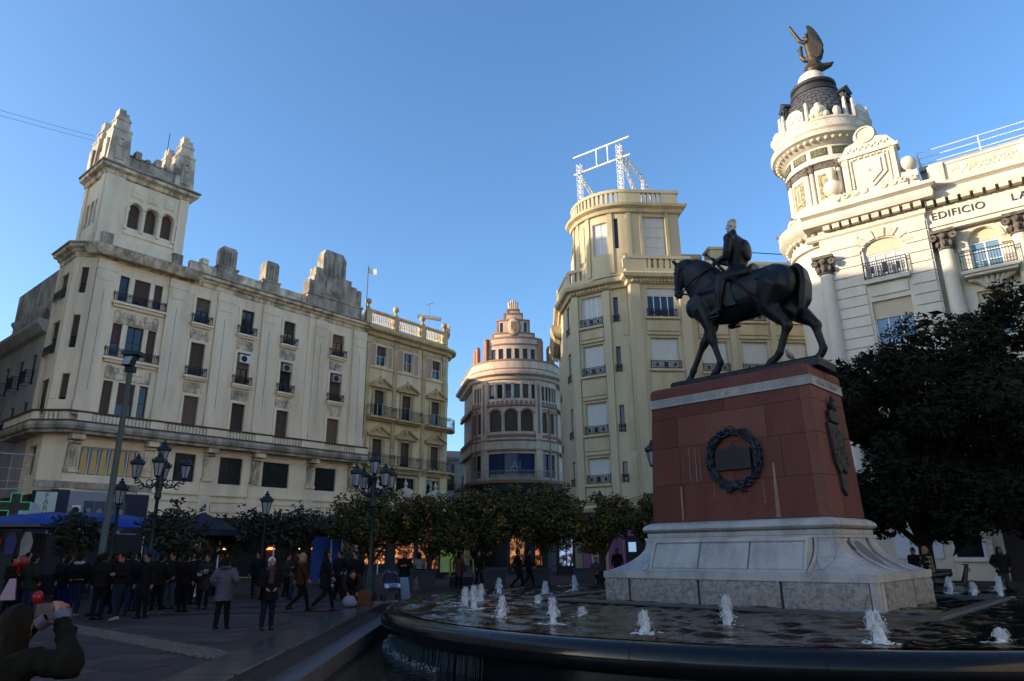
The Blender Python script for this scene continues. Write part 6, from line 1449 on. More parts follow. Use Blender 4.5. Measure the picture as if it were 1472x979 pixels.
for s_ in (-1, 1):
    q = MB(); x, z, y = -5.28, 8.33, YC + s_ * .67
    q.arch_ring(x, z - .05, .14, .17, y - .05, y + .05); q.box(x - .17, x + .17, y - .06, y + .06, z - .09, z - .05); q.tube([(x, y, z + .12), (-4.95, YC + s_ * .6, 9.2)], .02, 5); q.build('stirrup', bronze, st)
q = MB(); q.box(-6.95, -2.5, YC - .62, YC + .62, 6.293, 6.50); q.frust(-6.95, -2.5, YC - .62, YC + .62, 6.50, -6.9, -2.55, YC - .58, YC + .58, 6.56); q.build('bronze_plinth', bronze, st)
# ================================================================ fountain jets
def jet_mesh(seed, hgt):
    rnd = random.Random(seed); q = MB(); n = 22
    for i in range(n):
        t = i / (n - 1); r = .055 * (1 - .72 * t) + .006; sp = .04 * (1 - t) + .012
        q.ell((rnd.gauss(0, sp * .5), rnd.gauss(0, sp * .5), .02 + t * hgt * rnd.uniform(.9, 1.0)), (r * rnd.uniform(.7, 1.15), r * rnd.uniform(.7, 1.15), r * rnd.uniform(1.2, 2.4)), 7, 5)
    core = remesh(q, 'core', .012, foam, 1); q = MB(); q.v = [tuple(v.co) for v in core.vertices]; q.f = [tuple(p.vertices) for p in core.polygons]; bpy.data.meshes.remove(core)
    for i in range(95):          # thin streaks arching up and out, then falling
        a = rnd.uniform(0, 2 * pi); top = hgt * rnd.uniform(.35, 1.08); out = rnd.uniform(.03, .15) * (1.25 - top / hgt * .8); r0 = rnd.uniform(0, .03); pts = []
        for k in range(6):
            u = k / 5; rr = r0 + out * u; z = top * 4 * (u * .62 + .12) * (1 - (u * .62 + .12)); pts.append((rr * cos(a), rr * sin(a), max(z, 0) if u < .5 else z))
        pts[0] = (r0 * cos(a), r0 * sin(a), 0); q.tube(pts, [.006, .008, .008, .007, .005, .003], 4, False)
    for i in range(90): a = rnd.uniform(0, 2 * pi); h = rnd.random(); d = rnd.uniform(.02, .17) * (1.15 - .75 * h); s_ = rnd.uniform(.004, .010); q.ell((d * cos(a), d * sin(a), h * hgt * 1.12), (s_, s_, s_ * 1.4), 5, 4)
    for i in range(30):
        a = rnd.uniform(0, 2 * pi); d = rnd.uniform(.08, .26); s_ = rnd.uniform(.015, .05); q.ell((d * cos(a), d * sin(a), .012), (s_, s_, .012), 6, 4)
    return q.mesh('water_jet', foam, 180)
jv = [jet_mesh(i, .5) for i in range(4)]
JETS = [(-1.29, 19.02, .48, 'leftmost of the trio of white jets at the left end of the pool'), (-1.01, 17.88, .58, 'tallest front jet of the trio at the left end of the pool'), (-.97, 20.77, .47, 'rear jet of the trio at the left end of the pool'),
 (-.51, 23.94, .51, 'white jet standing alone near the far rim left of the platform'), (-.28, 15.78, .45, 'thin white jet leaning over its splash in front of the trio'), (.72, 14.09, .52, 'tall narrow white jet in front of the left platform tip'),
 (.61, 19.22, .24, 'low rounded white jet just left of the platform tip'), (1.42, 15.57, .22, 'low wide splash of white water right of the tall narrow jet'), (.99, 23.66, .41, 'twin pointed white jet behind the platform tip'),
 (2.02, 24.62, .55, 'pointed white jet behind the platform, midway to the pedestal'), (3.27, 25.21, .62, 'white jet half hidden behind the left end of the stone base'), (2.19, 12.56, .38, 'blunt white jet below the left part of the pedestal base'),
 (3.85, 13.38, .57, 'tall white jet in front of the middle of the pedestal'), (6.02, 12.48, .33, 'short white jet touching a taller one near the platform corner'), (5.38, 10.99, .47, 'tall white jet nearest the viewer before the platform corner'),
 (12.96, 21.75, .49, 'white jet beside the rough stone base on the right'), (12.69, 20.19, .41, 'blunt white jet under the dark tree trunk'), (13.18, 19.82, .57, 'leaning white jet just right of the tree trunk'), (7.04, 10.77, .22, 'small white jet by the right edge of the pool')]
for i, (x, y, h, lb) in enumerate(JETS):
    o = inst('water_jet', jv[i % 4], None, (x, y, .325), i * 1.3, (1.1, 1.1, h / .5 * .9)); tag(o, lb, 'water jet', 'white water jets of the fountain')

# ================================================================ lamps
def lantern_mesh():
    def glassm():
        q = MB(); q.lathe([(.12, .16), (.235, .72), (.2, .74), (0, .74)], 6); return q.mesh('lamp_glass', lampglass)
    def cage():
        q = MB()
        for k in range(6):
            t = 2 * pi * k / 6; q.tube([(.125 * cos(t), .125 * sin(t), .14), (.245 * cos(t), .245 * sin(t), .73)], .017, 4)
        q.lathe([(0, .06), (.06, .08), (.13, .13), (.14, .17), (.1, .18)], 6); q.lathe([(.26, .70), (.30, .74), (.29, .79), (.24, .86), (.2, .95), (.1, 1.0), (.12, 1.06), (.05, 1.1), (.06, 1.17), (0, 1.22)], 12)
        for k in range(6): t = 2 * pi * (k + .5) / 6; q.ell((.27 * cos(t), .27 * sin(t), .82), (.05, .05, .07), 6, 4)
        return q.mesh('lantern', lampiron, 40)
    return cached('lg', glassm), cached('cage', cage)
def lantern(par, x, y, z, s=1.0):
    g, c = lantern_mesh(); o = inst('lantern', c, par, (x, y, z), 0, (s, s, s)); inst('lamp_glass', g, o); return o
def big_lamp(x, y, ztop, rz, label, s=1.0, arms=4):
    t = thing('street_lamp', label, 'street lamp', (x, y, 0), rz, 'ornate street lamps with several lanterns')
    zt = ztop - 1.22 * s; za = zt - .62 * s
    q = MB(); q.lathe([(.3, 0), (.32, .15), (.22, .3), (.18, .9), (.10, 1.1), (.12, 1.2), (.07, 1.4), (.06, za - .7), (.13, za - .6), (.1, za - .4), (.16, za - .1), (.09, za + .1), (.1, zt - .2), (.15, zt - .05), (.06, zt + .08)], 10); q.build('post', lampiron, t, 40)
    for k in range(arms):
        a = 2 * pi * k / arms + .35; q = MB(); L = .98 * s; dx, dy = cos(a), sin(a)
        def pt(r, z): return (r * dx, r * dy, z)
        z0 = za
        q.tube([pt(.1, z0 - .1 * s), pt(.3 * s, z0 - .3 * s), pt(.55 * s, z0 - .26 * s), pt(.75 * s, z0 - .05 * s), pt(L, z0 - .12 * s), pt(L, z0 + .04 * s)], [.05 * s, .045 * s, .04 * s, .038 * s, .035 * s, .04 * s], 6)
        for rc, zc, rr in ((.42, -.08, .13), (.72, -.26, .10), (.2, -.02, .1), (.86, -.02, .07)):
            q.tube([pt((rc + rr * cos(u)) * s, z0 + (zc + rr * sin(u)) * s) for u in [i * .6 for i in range(10)]], .025 * s, 5)
        for rc in (.3, .5, .65): q.ell(pt(rc * s, z0 - .16 * s), (.05 * s, .05 * s, .07 * s), 6, 4)
        q.build('arm', lampiron, t, 50); lantern(t, *pt(L, z0 - .02 * s), s)
    lantern(t, 0, 0, zt, s); return t
big_lamp(-13.23, 26, 5.85, 0, 'five-lantern black iron lamp above the crowd in front of the corner building', .84)
big_lamp(-5.41, 27, 5.45, .4, 'five-lantern black iron lamp rising from the orange trees in front of the pediment building', .8)
big_lamp(7.78, 33, 7.45, -.35, 'tall iron lamp mostly hidden behind the red pedestal, one lantern showing', 1.15)
def small_lamp(x, y, ztop, label):
    t = thing('street_lamp', label, 'street lamp', (x, y, 0), 0, 'single-lantern street lamps'); zt = ztop - 1.1
    q = MB(); q.lathe([(.2, 0), (.2, .4), (.1, .6), (.07, 1.0), (.055, zt - .1), (.1, zt)], 10); q.build('post', lampiron, t, 40); lantern(t, 0, 0, zt - .03, .92)
small_lamp(-10.56, 30, 4.25, 'single-lantern iron lamp among the small trees before the cream facade'); small_lamp(4.67, 38, 4.75, 'lamp whose cap just shows above the orange trees by the yellow building')
small_lamp(-15.2, 27, 4.55, 'slim lamp close behind the floodlight mast')
t = thing('floodlight_mast', 'tall green-grey steel mast with floodlights rising out of the crowd', 'lamp post', (-13.83, 24, 0))
q = MB(); q.lathe([(.17, 0), (.17, 1.0), (.12, 1.1), (.085, 8.2), (.0, 8.2)], 10); q.build('mast', mat('mast_paint', (.05, .065, .06), .5), t, 40)
q = MB(); q.box(-.14, .14, -.14, .14, 8.0, 8.22); q.build('bracket', iron, t)
q = MB(); q.box(-.3, .3, -.22, .3, 8.62, 8.76); q.tube([(0, 0, 8.2), (0, 0, 8.65)], .04, 6); q.build('floodlight', lampiron, t)
q = MB(); q.frust(-.2, .12, -.3, 0, 8.2, -.14, .18, -.24, .05, 8.55); o = q.build('floodlight', iron, t); q = MB(); q.frust(-.17, .09, -.31, -.305, 8.23, -.12, .14, -.255, -.25, 8.52); q.build('lens', lampglass, o)

# ================================================================ trees
def leaf_cloud(blobs, n, size, mt, seed, name='crown', inner=.45):
    rnd = random.Random(seed); vs, fs = [], []; wts = [b[3] ** 2 for b in blobs]
    for i in range(n):
        cx, cy, cz, r, sq = rnd.choices(blobs, wts)[0]
        v = Vector((rnd.gauss(0, 1), rnd.gauss(0, 1), rnd.gauss(0, 1))).normalized(); rr = r * (inner + (1.08 - inner) * rnd.random() ** .55)
        p = Vector((cx, cy, cz)) + Vector((v.x * rr, v.y * rr, v.z * rr * sq))
        a = Vector((rnd.gauss(0, 1), rnd.gauss(0, 1), rnd.gauss(0, .6))).normalized(); b_ = a.cross(v + Vector((rnd.gauss(0, .5), rnd.gauss(0, .5), .3))); 
        if b_.length < .1: b_ = a.orthogonal()
        b_.normalize(); s_ = size * rnd.uniform(.6, 1.35); o = len(vs)
        vs += [tuple(p - a * s_), tuple(p + b_ * s_ * .42 - a * s_ * .1), tuple(p + a * s_), tuple(p - b_ * s_ * .42 - a * s_ * .1)]; fs.append((o, o + 1, o + 2, o + 3))
    q = MB(); q.v, q.f = vs, fs; return q.mesh(name, mt, 'raw')
def full_blobs(rx, z0, z1, n, seed):
    rnd = random.Random(seed); out = []; zc, rz = (z0 + z1) / 2, (z1 - z0) / 2
    for i in range(n):
        u = rnd.uniform(-.9, .88); w_ = (1 - abs(u) ** 3.2) ** .5 if u > 0 else (1 - abs(u) ** 6) ** .5; a = rnd.uniform(0, 2 * pi); t = rnd.random() ** .5 * w_; r = rnd.uniform(.11, .3) * rx
        out.append((rx * t * .86 * cos(a), rx * t * .86 * sin(a), zc + rz * u * .92, r * (.55 if u > .6 else 1), rnd.uniform(.7, 1.0)))
    return out
def blobs_for(rx, ry, z0, z1, n, seed, k=.55):
    rnd = random.Random(seed); out = []; zc, rz = (z0 + z1) / 2, (z1 - z0) / 2
    for i in range(n):
        v = Vector((rnd.gauss(0, 1), rnd.gauss(0, 1), rnd.gauss(0, 1))).normalized(); t = rnd.uniform(.35, .78); r = min(rx, rz) * rnd.uniform(.32, k)
        out.append((v.x * rx * t, v.y * ry * t, zc + v.z * rz * t, r, rnd.uniform(.75, 1.0)))
    for i in range(n):
        v = Vector((rnd.gauss(0, 1), rnd.gauss(0, 1), rnd.gauss(.3, 1))).normalized(); t = rnd.uniform(.78, 1.0); r = min(rx, rz) * rnd.uniform(.10, .22); out.append((v.x * rx * t, v.y * ry * t, zc + v.z * rz * t, r, 1.0))
    out.append((0, 0, zc, min(rx, rz) * .7, rz / max(rx, .1))); return out
def tree(name, label, cat, x, y, rx, z0, z1, n, size, mt, seed, group, oranges=0, trunk=.13, nb=16, full=False):
    t = thing(name, label, cat, (x, y, 0), seed * 1.7, group); rnd = random.Random(seed + 50)
    q = MB(); q.tube([(0, 0, 0), (.05, .03, z0 * .5), (0, .06, z0 + .2), (.08, 0, (z0 + z1) / 2)], [trunk * 1.3, trunk, trunk * .9, trunk * .4], 8)
    bl = full_blobs(rx, z0, z1, nb, seed) if full else blobs_for(rx, rx, z0, z1, nb, seed)
    for b_ in bl[:9]: q.tube([(0, .03, z0 * .9), (b_[0] * .4, b_[1] * .4, (z0 + b_[2]) / 2), b_[:3], (b_[0] * 1.25, b_[1] * 1.25, b_[2] + .15)], [trunk * .55, trunk * .4, trunk * .22, trunk * .08], 5)
    q.build('trunk', bark, t, 60)
    inst('crown', leaf_cloud(bl, n, size, mt, seed), t)
    if full: inst('inner_crown', leaf_cloud([(b_[0] * .8, b_[1] * .8, b_[2], b_[3] * .9, 1) for b_ in bl], 6500, .26, mt, seed + 5, 'inner_crown', .05), t)
    if oranges:
        q = MB()
        for i in range(oranges):
            cx, cy, cz, r, sq = rnd.choice(bl); v = Vector((rnd.gauss(0, 1), rnd.gauss(0, 1), rnd.gauss(0, 1))).normalized(); q.ell((cx + v.x * r * .98, cy + v.y * r * .98, cz + v.z * r * .98 * sq), (.05, .05, .05), 6, 5)
        q.build('oranges', orange_m, t, 60, 'stuff')
    return t
G = 'orange trees along the square'
tree('orange_tree', 'orange tree with the five-lantern lamp rising through it', 'tree', -6.55, 33, 2.1, 1.25, 4.6, 9500, .10, leaforange, 1, G, 100)
tree('orange_tree', 'orange tree below the white carved door heads', 'tree', -4.0, 34, 1.95, 1.3, 4.35, 8000, .10, leaforange, 2, G, 150)
tree('orange_tree', 'orange tree in front of the rounded building', 'tree', -1.6, 35, 2.1, 1.3, 4.6, 9000, .10, leaforange, 3, G, 140)
tree('orange_tree', 'largest orange tree, laden with fruit, in the middle of the row', 'tree', 1.5, 36, 2.5, 1.3, 5.0, 11500, .10, leaforange, 4, G, 260, nb=20)
tree('orange_tree', 'orange tree before the pink shop wall of the yellow building', 'tree', 4.45, 35.6, 2.0, 1.4, 4.45, 8500, .10, leaforange, 5, G, 110)
tree('orange_tree', 'orange tree half hidden by the left edge of the pedestal', 'tree', 7.15, 36, 1.35, 1.5, 4.3, 4200, .10, leaforange, 6, G, 10)
G = 'small trees before the corner building'
tree('small_tree', 'small thin-leaved tree between the floodlight mast and the five-lantern lamp', 'tree', -13.3, 28, 1.35, 1.2, 3.9, 2300, .11, leafolive, 7, G, 6)
tree('small_tree', 'loose small tree in front of the cafe, left of the single lamp', 'tree', -12.2, 31, 1.75, 1.4, 3.75, 2600, .11, leafolive, 8, G, 10)
tree('small_tree', 'loose small tree in front of the cafe, right of the single lamp', 'tree', -9.6, 31, 1.6, 1.4, 3.9, 2600, .11, leafolive, 9, G, 8)
tree('small_tree', 'sparse small tree with oranges beside the blue tarpaulin stall', 'tree', -17.6, 28.6, 1.35, 1.5, 3.45, 1500, .11, leafolive, 10, G, 20)
G = 'big dark evergreen trees at the right'
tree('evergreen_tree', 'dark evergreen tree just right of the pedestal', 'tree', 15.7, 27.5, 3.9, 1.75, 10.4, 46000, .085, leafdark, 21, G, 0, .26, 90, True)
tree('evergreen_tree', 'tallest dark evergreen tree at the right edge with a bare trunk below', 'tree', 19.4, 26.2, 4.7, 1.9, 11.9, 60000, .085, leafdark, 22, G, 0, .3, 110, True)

# ================================================================ stalls, awnings, furniture
t = thing('tarp_stall', 'market stall roofed with a sagging bright blue tarpaulin', 'stall', (-19.3, 31.5, 0), R(35))
q = MB(); nx, ny = 22, 8; vs, fs = [], []; rnd = random.Random(6)
for i in range(nx + 1):
    for k in range(ny + 1):
        u, v = i / nx, k / ny; vs.append((-3.0 + 6.0 * u, -1.3 + 2.6 * v, 3.0 + .22 * sin(u * pi) + .35 * v + rnd.uniform(-.05, .05) - (.3 if k == 0 else 0)))
for i in range(nx):
    for k in range(ny): a = i * (ny + 1) + k; fs.append((a, a + ny + 1, a + ny + 2, a + 1))
q.add(vs, fs); q.add([(x, y + .02, z - .02) for x, y, z in vs], [f_[::-1] for f_ in fs]); q.build('tarpaulin', blue_tarp, t, 60)
for x in (-2.8, 2.8):
    for y in (-1.15, 1.15): q = MB(); q.tube([(x, y, 0), (x, y, 3.2 if y > 0 else 2.85)], .04, 6); q.build('pole', iron, t)
q = MB(); q.box(-2.7, 2.7, -.9, -.1, .1, .95); q.build('counter', navy_canvas, t)
t = thing('goods_kiosk', 'dark kiosk hung with bright toys and scarves at the left edge', 'kiosk', (-19.6, 27.0, 0), R(20))
q = MB(); q.box(-1.5, 1.3, -.5, 1.3, 0, 2.5); q.build('cabin', darkshop, t); q = MB(); q.box(-1.8, 1.6, -1.2, 1.6, 2.72, 2.84); q.build('roof', mat('kiosk_roof', (.06, .06, .07), .5), t)
rnd = random.Random(17)
for i, c in enumerate(((.5, .05, .04), (.55, .42, .10), (.42, .42, .46), (.45, .04, .05), (.10, .10, .30), (.5, .48, .46))):
    q = MB(); x = -1.4 + .5 * i; q.rings([((x, -.62, 2.55), .1, .05), ((x + .03, -.64, 2.2), .2, .08), ((x, -.62, 1.85 - .1 * (i % 3)), .15, .06)], ((1, 0, 0), (0, 1, 0)), 9); q.build('hanging_goods', cloth(c), t, 60)
def umbrella(x, y, r, z, label):
    t = thing('cafe_umbrella', label, 'umbrella', (x, y, 0), 0, 'dark cafe umbrellas')
    q = MB(); q.lathe([(r, z - .35), (r, z - .1), (r * .55, z + .25), (.06, z + .62), (0, z + .64)], 10); q.build('canopy', navy_canvas, t, 20)
    q = MB(); q.lathe([(.04, 0), (.04, z + .6)], 8); q.lathe([(.3, 0), (.3, .08), (.05, .1)], 12); q.ell((0, 0, z + .68), (.06, .06, .1)); q.build('pole', whitepaint, t)
umbrella(-13.3, 30.2, 1.55, 2.75, 'dark cafe umbrella behind the five-lantern lamp by the corner building'); umbrella(-9.6, 37.5, 1.5, 3.0, 'dark cafe umbrella at the right end of the cream facade')
t = thing('cafe_awning', 'long dark awning shading the cafe under the cream facade', 'awning', (-22.818 + 6 * .637, 47.054 + 6 * .771, 0), R(50.4))
q = MB(); q.prism_xz([(-4.2, 3.9), (9.5, 3.9), (9.5, 3.3), (-4.2, 3.3)], -3.0, -.25); q.build('canopy', navy_canvas, t)
for x in (-4, 0, 4.5, 9.3): q = MB(); q.tube([(x, -2.9, 0), (x, -2.9, 3.3)], .05, 6); q.build('pole', whitepaint, t)
q = MB(); q.box(-4.1, 9.4, -.26, -.24, .1, 3.2); q.build('back_panel', darkshop, t)
for i, (x, e, c) in enumerate(((-2.6, 1.2, (1, .42, .12)), (1.2, .7, (1, .4, .12)), (3.3, 1.6, (1, .6, .25)), (5.0, .5, (1, .35, .1)))):
    q = MB(); q.box(x - .32, x + .32, -.6, -.52, 1.9, 2.08); q.build('lamp', mat('cafe_lamp_%d' % i, (.6, .3, .1), .5, emit=c, es=e), t)
    q = MB(); q.box(x - .3, x + .3, -.50, -.46, 1.1, 3.0); q.build('wall_panel', mat('red_brown_panel', (.16, .035, .02), .6), t)
t = thing('phone_booth', 'blue panelled kiosk with a glazed side under the dark umbrella', 'kiosk', (-10.2, 39.5, 0), R(10))
q = MB(); q.box(-.9, .6, -.3, .6, .2, 2.5); q.build('panel', mat('booth_blue', (.03, .07, .30), .5), t); q = MB(); q.box(.65, 1.5, -.35, .6, 0, 2.6); q.build('frame', whitepaint, t); q = MB(); q.box(.78, 1.38, -.37, -.355, .8, 2.3); q.build('pane', glassblue, t)
t = thing('advert_panel', 'lit green poster panel on a stand under the orange trees', 'sign', (-3.35, 38.0, 0), R(-6))
q = MB(); q.box(-.65, .65, -.08, .08, .5, 2.7); q.build('case', iron, t); q = MB(); q.box(-.56, .56, -.095, -.081, .62, 2.6); p_ = q.build('lit_poster', mat('lit_poster', (.15, .35, .12), .4, (.35, .40, .20), 2.5, 1, .8, emit=(.30, .50, .18), es=.06), t); q = MB(); q.box(-.08, .08, -.05, .05, 0, .5); q.build('foot', iron, t)
for i, (x, y, w_, e, c, lb) in enumerate(((-5.4, 46, 1.6, .11, (1.0, .35, .10), 'orange-lit shop window seen beneath the second orange tree'), (.2, 52, 1.1, .13, (1, .42, .12), 'narrow orange-lit shop window down the street'), (1.9, 53, .8, .10, (1, .35, .1), 'tall red-lit shop display down the street'), (3.6, 50, 1.0, .2, (.35, .5, .8), 'pale blue-lit doorway down the street'))):
    t = thing('shop_display', lb, 'shop window', (x, y, 0), R(5)); q = MB(); q.box(-w_ / 2 - .15, w_ / 2 + .15, 0, .4, 0, 3.1); q.build('frame', darkshop, t)
    for k in range(2): q = MB(); x0 = -w_ / 2 + w_ * k / 2; q.box(x0 + .04, x0 + w_ / 2 - .04, -.03, -.002, .6, 2.75); q.build('lit_panel', lit('lit_panel_%d' % i, (.2, .07, .03), c, e), t)
def planter(x, y, label, w_=1.3):
    t = thing('planter_box', label, 'planter', (x, y, 0), R(8), 'dark stone planters under the orange trees')
    q = MB(); q.box(-w_ / 2, w_ / 2, -.4, .4, 0, .75).box(-w_ / 2 - .04, w_ / 2 + .04, -.44, .44, .755, .84); q.build('box', mat('planter_stone', (.020, .022, .030), .7), t)
planter(-4.3, 33.2, 'dark planter behind the toddler'); planter(-1.1, 33.6, 'dark planter left of the walking couple'); planter(1.0, 34.6, 'dark planter beneath the largest orange tree'); planter(3.2, 34.2, 'dark planter beside the seated person in orange', 1.0)
# pharmacy signs and satellite dish
t = thing('pharmacy_sign', 'white upright sign with green letters above the blue tarpaulin', 'sign', (-26.2, 39.2, 0), R(40))
q = MB(); q.box(-.5, .5, -.1, .1, 3.3, 5.1); q.build('panel', mat('sign_white', (.45, .50, .47), .5), t)
for i, c in enumerate('FARMA'): text(c, .42, mat('sign_green', (.01, .16, .05), .5), t, (.02, -.112, 4.88 - .34 * i), (R(90), 0, 0), 'letter', .008)
q = MB(); q.tube([(0, .1, 4.2), (0, 1.6, 4.2)], .04, 5); q.build('bracket', iron, t)
t = thing('pharmacy_cross', 'dark pharmacy cross outlined in green at the left edge', 'sign', (-23.9, 33.6, 0), R(38))
q = MB(); cr = [(-.2, -.6), (.2, -.6), (.2, -.2), (.6, -.2), (.6, .2), (.2, .2), (.2, .6), (-.2, .6), (-.2, .2), (-.6, .2), (-.6, -.2), (-.2, -.2)]
q.prism_xz([(x, z + 3.95) for x, z in cr], -.1, .1); q.build('cross', mat('cross_dark', (.01, .02, .015), .5), t)
q = MB(); pts = [(x * 1.02, -.12, z * 1.02 + 3.95) for x, z in cr]; q.tube(pts + [pts[0]], .03, 5); q.build('neon_outline', mat('green_neon', (.02, .25, .10), .4, emit=(.05, .6, .25), es=.10), t); q = MB(); q.tube([(0, .1, 3.95), (0, 2.2, 3.95)], .05, 5); q.build('bracket', iron, t)
t = thing('satellite_dish', 'pale satellite dish beside the pharmacy sign', 'dish', (-25.4, 36.9, 3.9), R(30))
q = MB(); q.lathe([(0, 0), (.25, .03), (.45, .12), (.47, .12), (.25, .0), (0, -.04)], 16); o = q.build('dish', mat('dish_grey', (.34, .36, .40), .5), t, 50); o.rotation_euler = (R(80), 0, 0)
q = MB(); q.tube([(0, 0, 0), (0, 1.5, -.1)], .03, 5); q.build('arm', iron, t)
t = thing('wire_balcony', 'empty metal railing frame jutting out at the left edge', 'railing', (-28.5, 38.6, 0), R(40))
q = MB(); q.tube([(-3.5, 0, 5.0), (1.0, 0, 5.3), (1.3, 0, 7.2), (-3.5, 0, 7.2)], .04, 6)
for i in range(6): q.tube([(-3.2 + i * .7, 0, 5.1), (-3.2 + i * .7, 0, 7.2)], .015, 4)
for z in (5.7, 6.4): q.tube([(-3.5, 0, z), (1.2, 0, z)], .015, 4)
q.build('rail_frame', mat('pale_steel', (.35, .35, .36), .5), t)
t = thing('overhead_cable', 'pair of thin cables crossing the sky to the tower', 'cable')
q = MB()
for k in (0, .35):
    pts = [(-36.4 + 7.4 * i / 10, 24.0 + 17.5 * i / 10, 24.6 + k + 4.7 * i / 10 - .35 * sin(pi * i / 10)) for i in range(11)]; q.tube(pts, .011, 4)
q.build('cable', iron, t)
t = thing('roof_flag', 'small white flag on a pole by the stepped crest', 'flag', (-13.2, 58.6, 21.4))
q = MB(); q.tube([(0, 0, 0), (0, 0, 5.6)], .035, 5); q.build('pole', iron, t); q = MB(); q.add([(0, 0, 5.5), (.35, .05, 5.2), (.75, -.05, 5.3), (.8, 0, 4.7), (.4, .08, 4.75), (0, 0, 4.9)], [(0, 1, 4, 5), (1, 2, 3, 4)]); q.build('cloth', whitepaint, t)
for i, (x, y, z, lb) in enumerate(((-18.0, 54, 21.6, None), (-8.4, 66, 23.0, 'thin aerial behind the ball finials of the pediment building'))):
    if lb: t = thing('roof_aerial', lb, 'aerial', (x, y, z)); q = MB(); q.tube([(0, 0, 0), (0, 0, 3.0)], .03, 4); q.tube([(-.4, 0, 2.7), (.5, .1, 3.1)], .03, 4); q.tube([(-1.2, 0, 1.6), (1.2, 0, 1.2)], .2, 6); q.build('rod', greystone, t)
def pigeon(x, y, z, rz, label):
    t = thing('pigeon', label, 'bird', (x, y, z), rz, 'pigeons on the buildings and the statue'); q = MB()
    q.ell((0, 0, .13), (.09, .16, .085), 10, 8, Matrix.Rotation(R(25), 3, 'X')); q.ell((0, .13, .25), (.045, .055, .05)); q.caps((0, .11, .17), (0, .13, .24), .05, .04); q.caps((0, -.14, .09), (0, -.27, .04), .04, .025); q.tube([(0, .17, .25), (0, .21, .24)], [.014, .004], 5)
    for s_ in (-1, 1): q.tube([(s_ * .03, .02, .07), (s_ * .035, .03, 0)], .009, 4)
    inst('body', remesh(q, 'body', .012, mat('pigeon_grey', (.22, .22, .24), .7, (.08, .08, .09), 9, 1, .7), 1), t)
Mx = Matrix.Rotation(R(90 - 133.5), 3, 'Z')
p_ = Mx @ Vector((-3.25, 3.05, 0)); pigeon(MX[0] + p_.x, MX[1] + p_.y, 6.56, 2.2, 'grey pigeon standing on the plinth under the horse')
def wb(x, y): a = R(-37.5); return 22.803 + x * cos(a) - y * sin(a), 35.552 + x * sin(a) + y * cos(a)
for (x, y, z, lb) in ((-6.3, -.0, 21.42, 'pigeon on the turret ledge of the white building'), (-7.9, 2.2, 21.42, 'pigeon at the far left of the turret ledge')): X, Y = wb(x, y); pigeon(X, Y, z, 1.0, lb)
# ================================================================ people
POSES = {
 'stand': dict(arm=[((.25, -.02, 1.14), (.27, .05, .90))] * 2, leg=[((.10, .02, .49), (.11, -.02, .09))] * 2),
 'hold': dict(arm=[((.25, .02, 1.14), (.11, .25, 1.18))] * 2, leg=[((.10, .02, .49), (.12, -.02, .09)), ((.09, .03, .49), (.10, .03, .09))]),
 'pocket': dict(arm=[((.30, -.09, 1.16), (.22, .07, .98))] * 2, leg=[((.10, .02, .49), (.13, .03, .09)), ((.10, .0, .49), (.12, -.05, .09))]),
 'walk': dict(arm=[((.24, .10, 1.15), (.24, .22, .95)), ((.25, -.13, 1.15), (.26, -.18, .92))], leg=[((.08, -.0, .49), (.08, -.33, .17)), ((.08, .17, .50), (.08, .24, .09))]),
 'cross': dict(arm=[((.25, .02, 1.14), (.05, .2, 1.16))] * 2, leg=[((.06, .05, .49), (-.10, .06, .09)), ((.07, .0, .49), (.0, -.06, .09))]),
 'lookup': dict(arm=[((.26, .0, 1.14), (.12, .2, .98))] * 2, leg=[((.10, .02, .49), (.11, -.02, .09))] * 2, tilt=-.35),
 'squat': dict(hip=(0, -.12, .56), sh=(0, .02, 1.05), head=(0, .10, 1.24), arm=[((.44, .14, 1.02), (.13, .30, 1.30)), ((.38, .22, .98), (.04, .36, 1.28))], leg=[((.16, .32, .58), (.14, .02, .10)), ((.16, .28, .45), (.16, -.12, .12))]),
 'sit': dict(hip=(0, 0, .50), sh=(0, .03, 1.0), head=(0, .08, 1.20), arm=[((.26, .12, .75), (.12, .33, .62))] * 2, leg=[((.12, .42, .52), (.13, .44, .09)), ((.14, .40, .52), (.15, .38, .09))]),
 'bend': dict(hip=(0, -.1, .55), sh=(0, .28, .88), head=(0, .50, .92), arm=[((.25, .45, .66), (.15, .55, .42))] * 2, leg=[((.16, .22, .52), (.13, -.05, .09)), ((.15, .18, .42), (.14, -.15, .1))]),
}
def joints(pose):
    P = POSES[pose]; hip = Vector(P.get('hip', (0, 0, .92))); sh = Vector(P.get('sh', (0, 0, 1.40))); head = Vector(P.get('head', (0, .02, 1.60)))
    return P, hip, sh, head
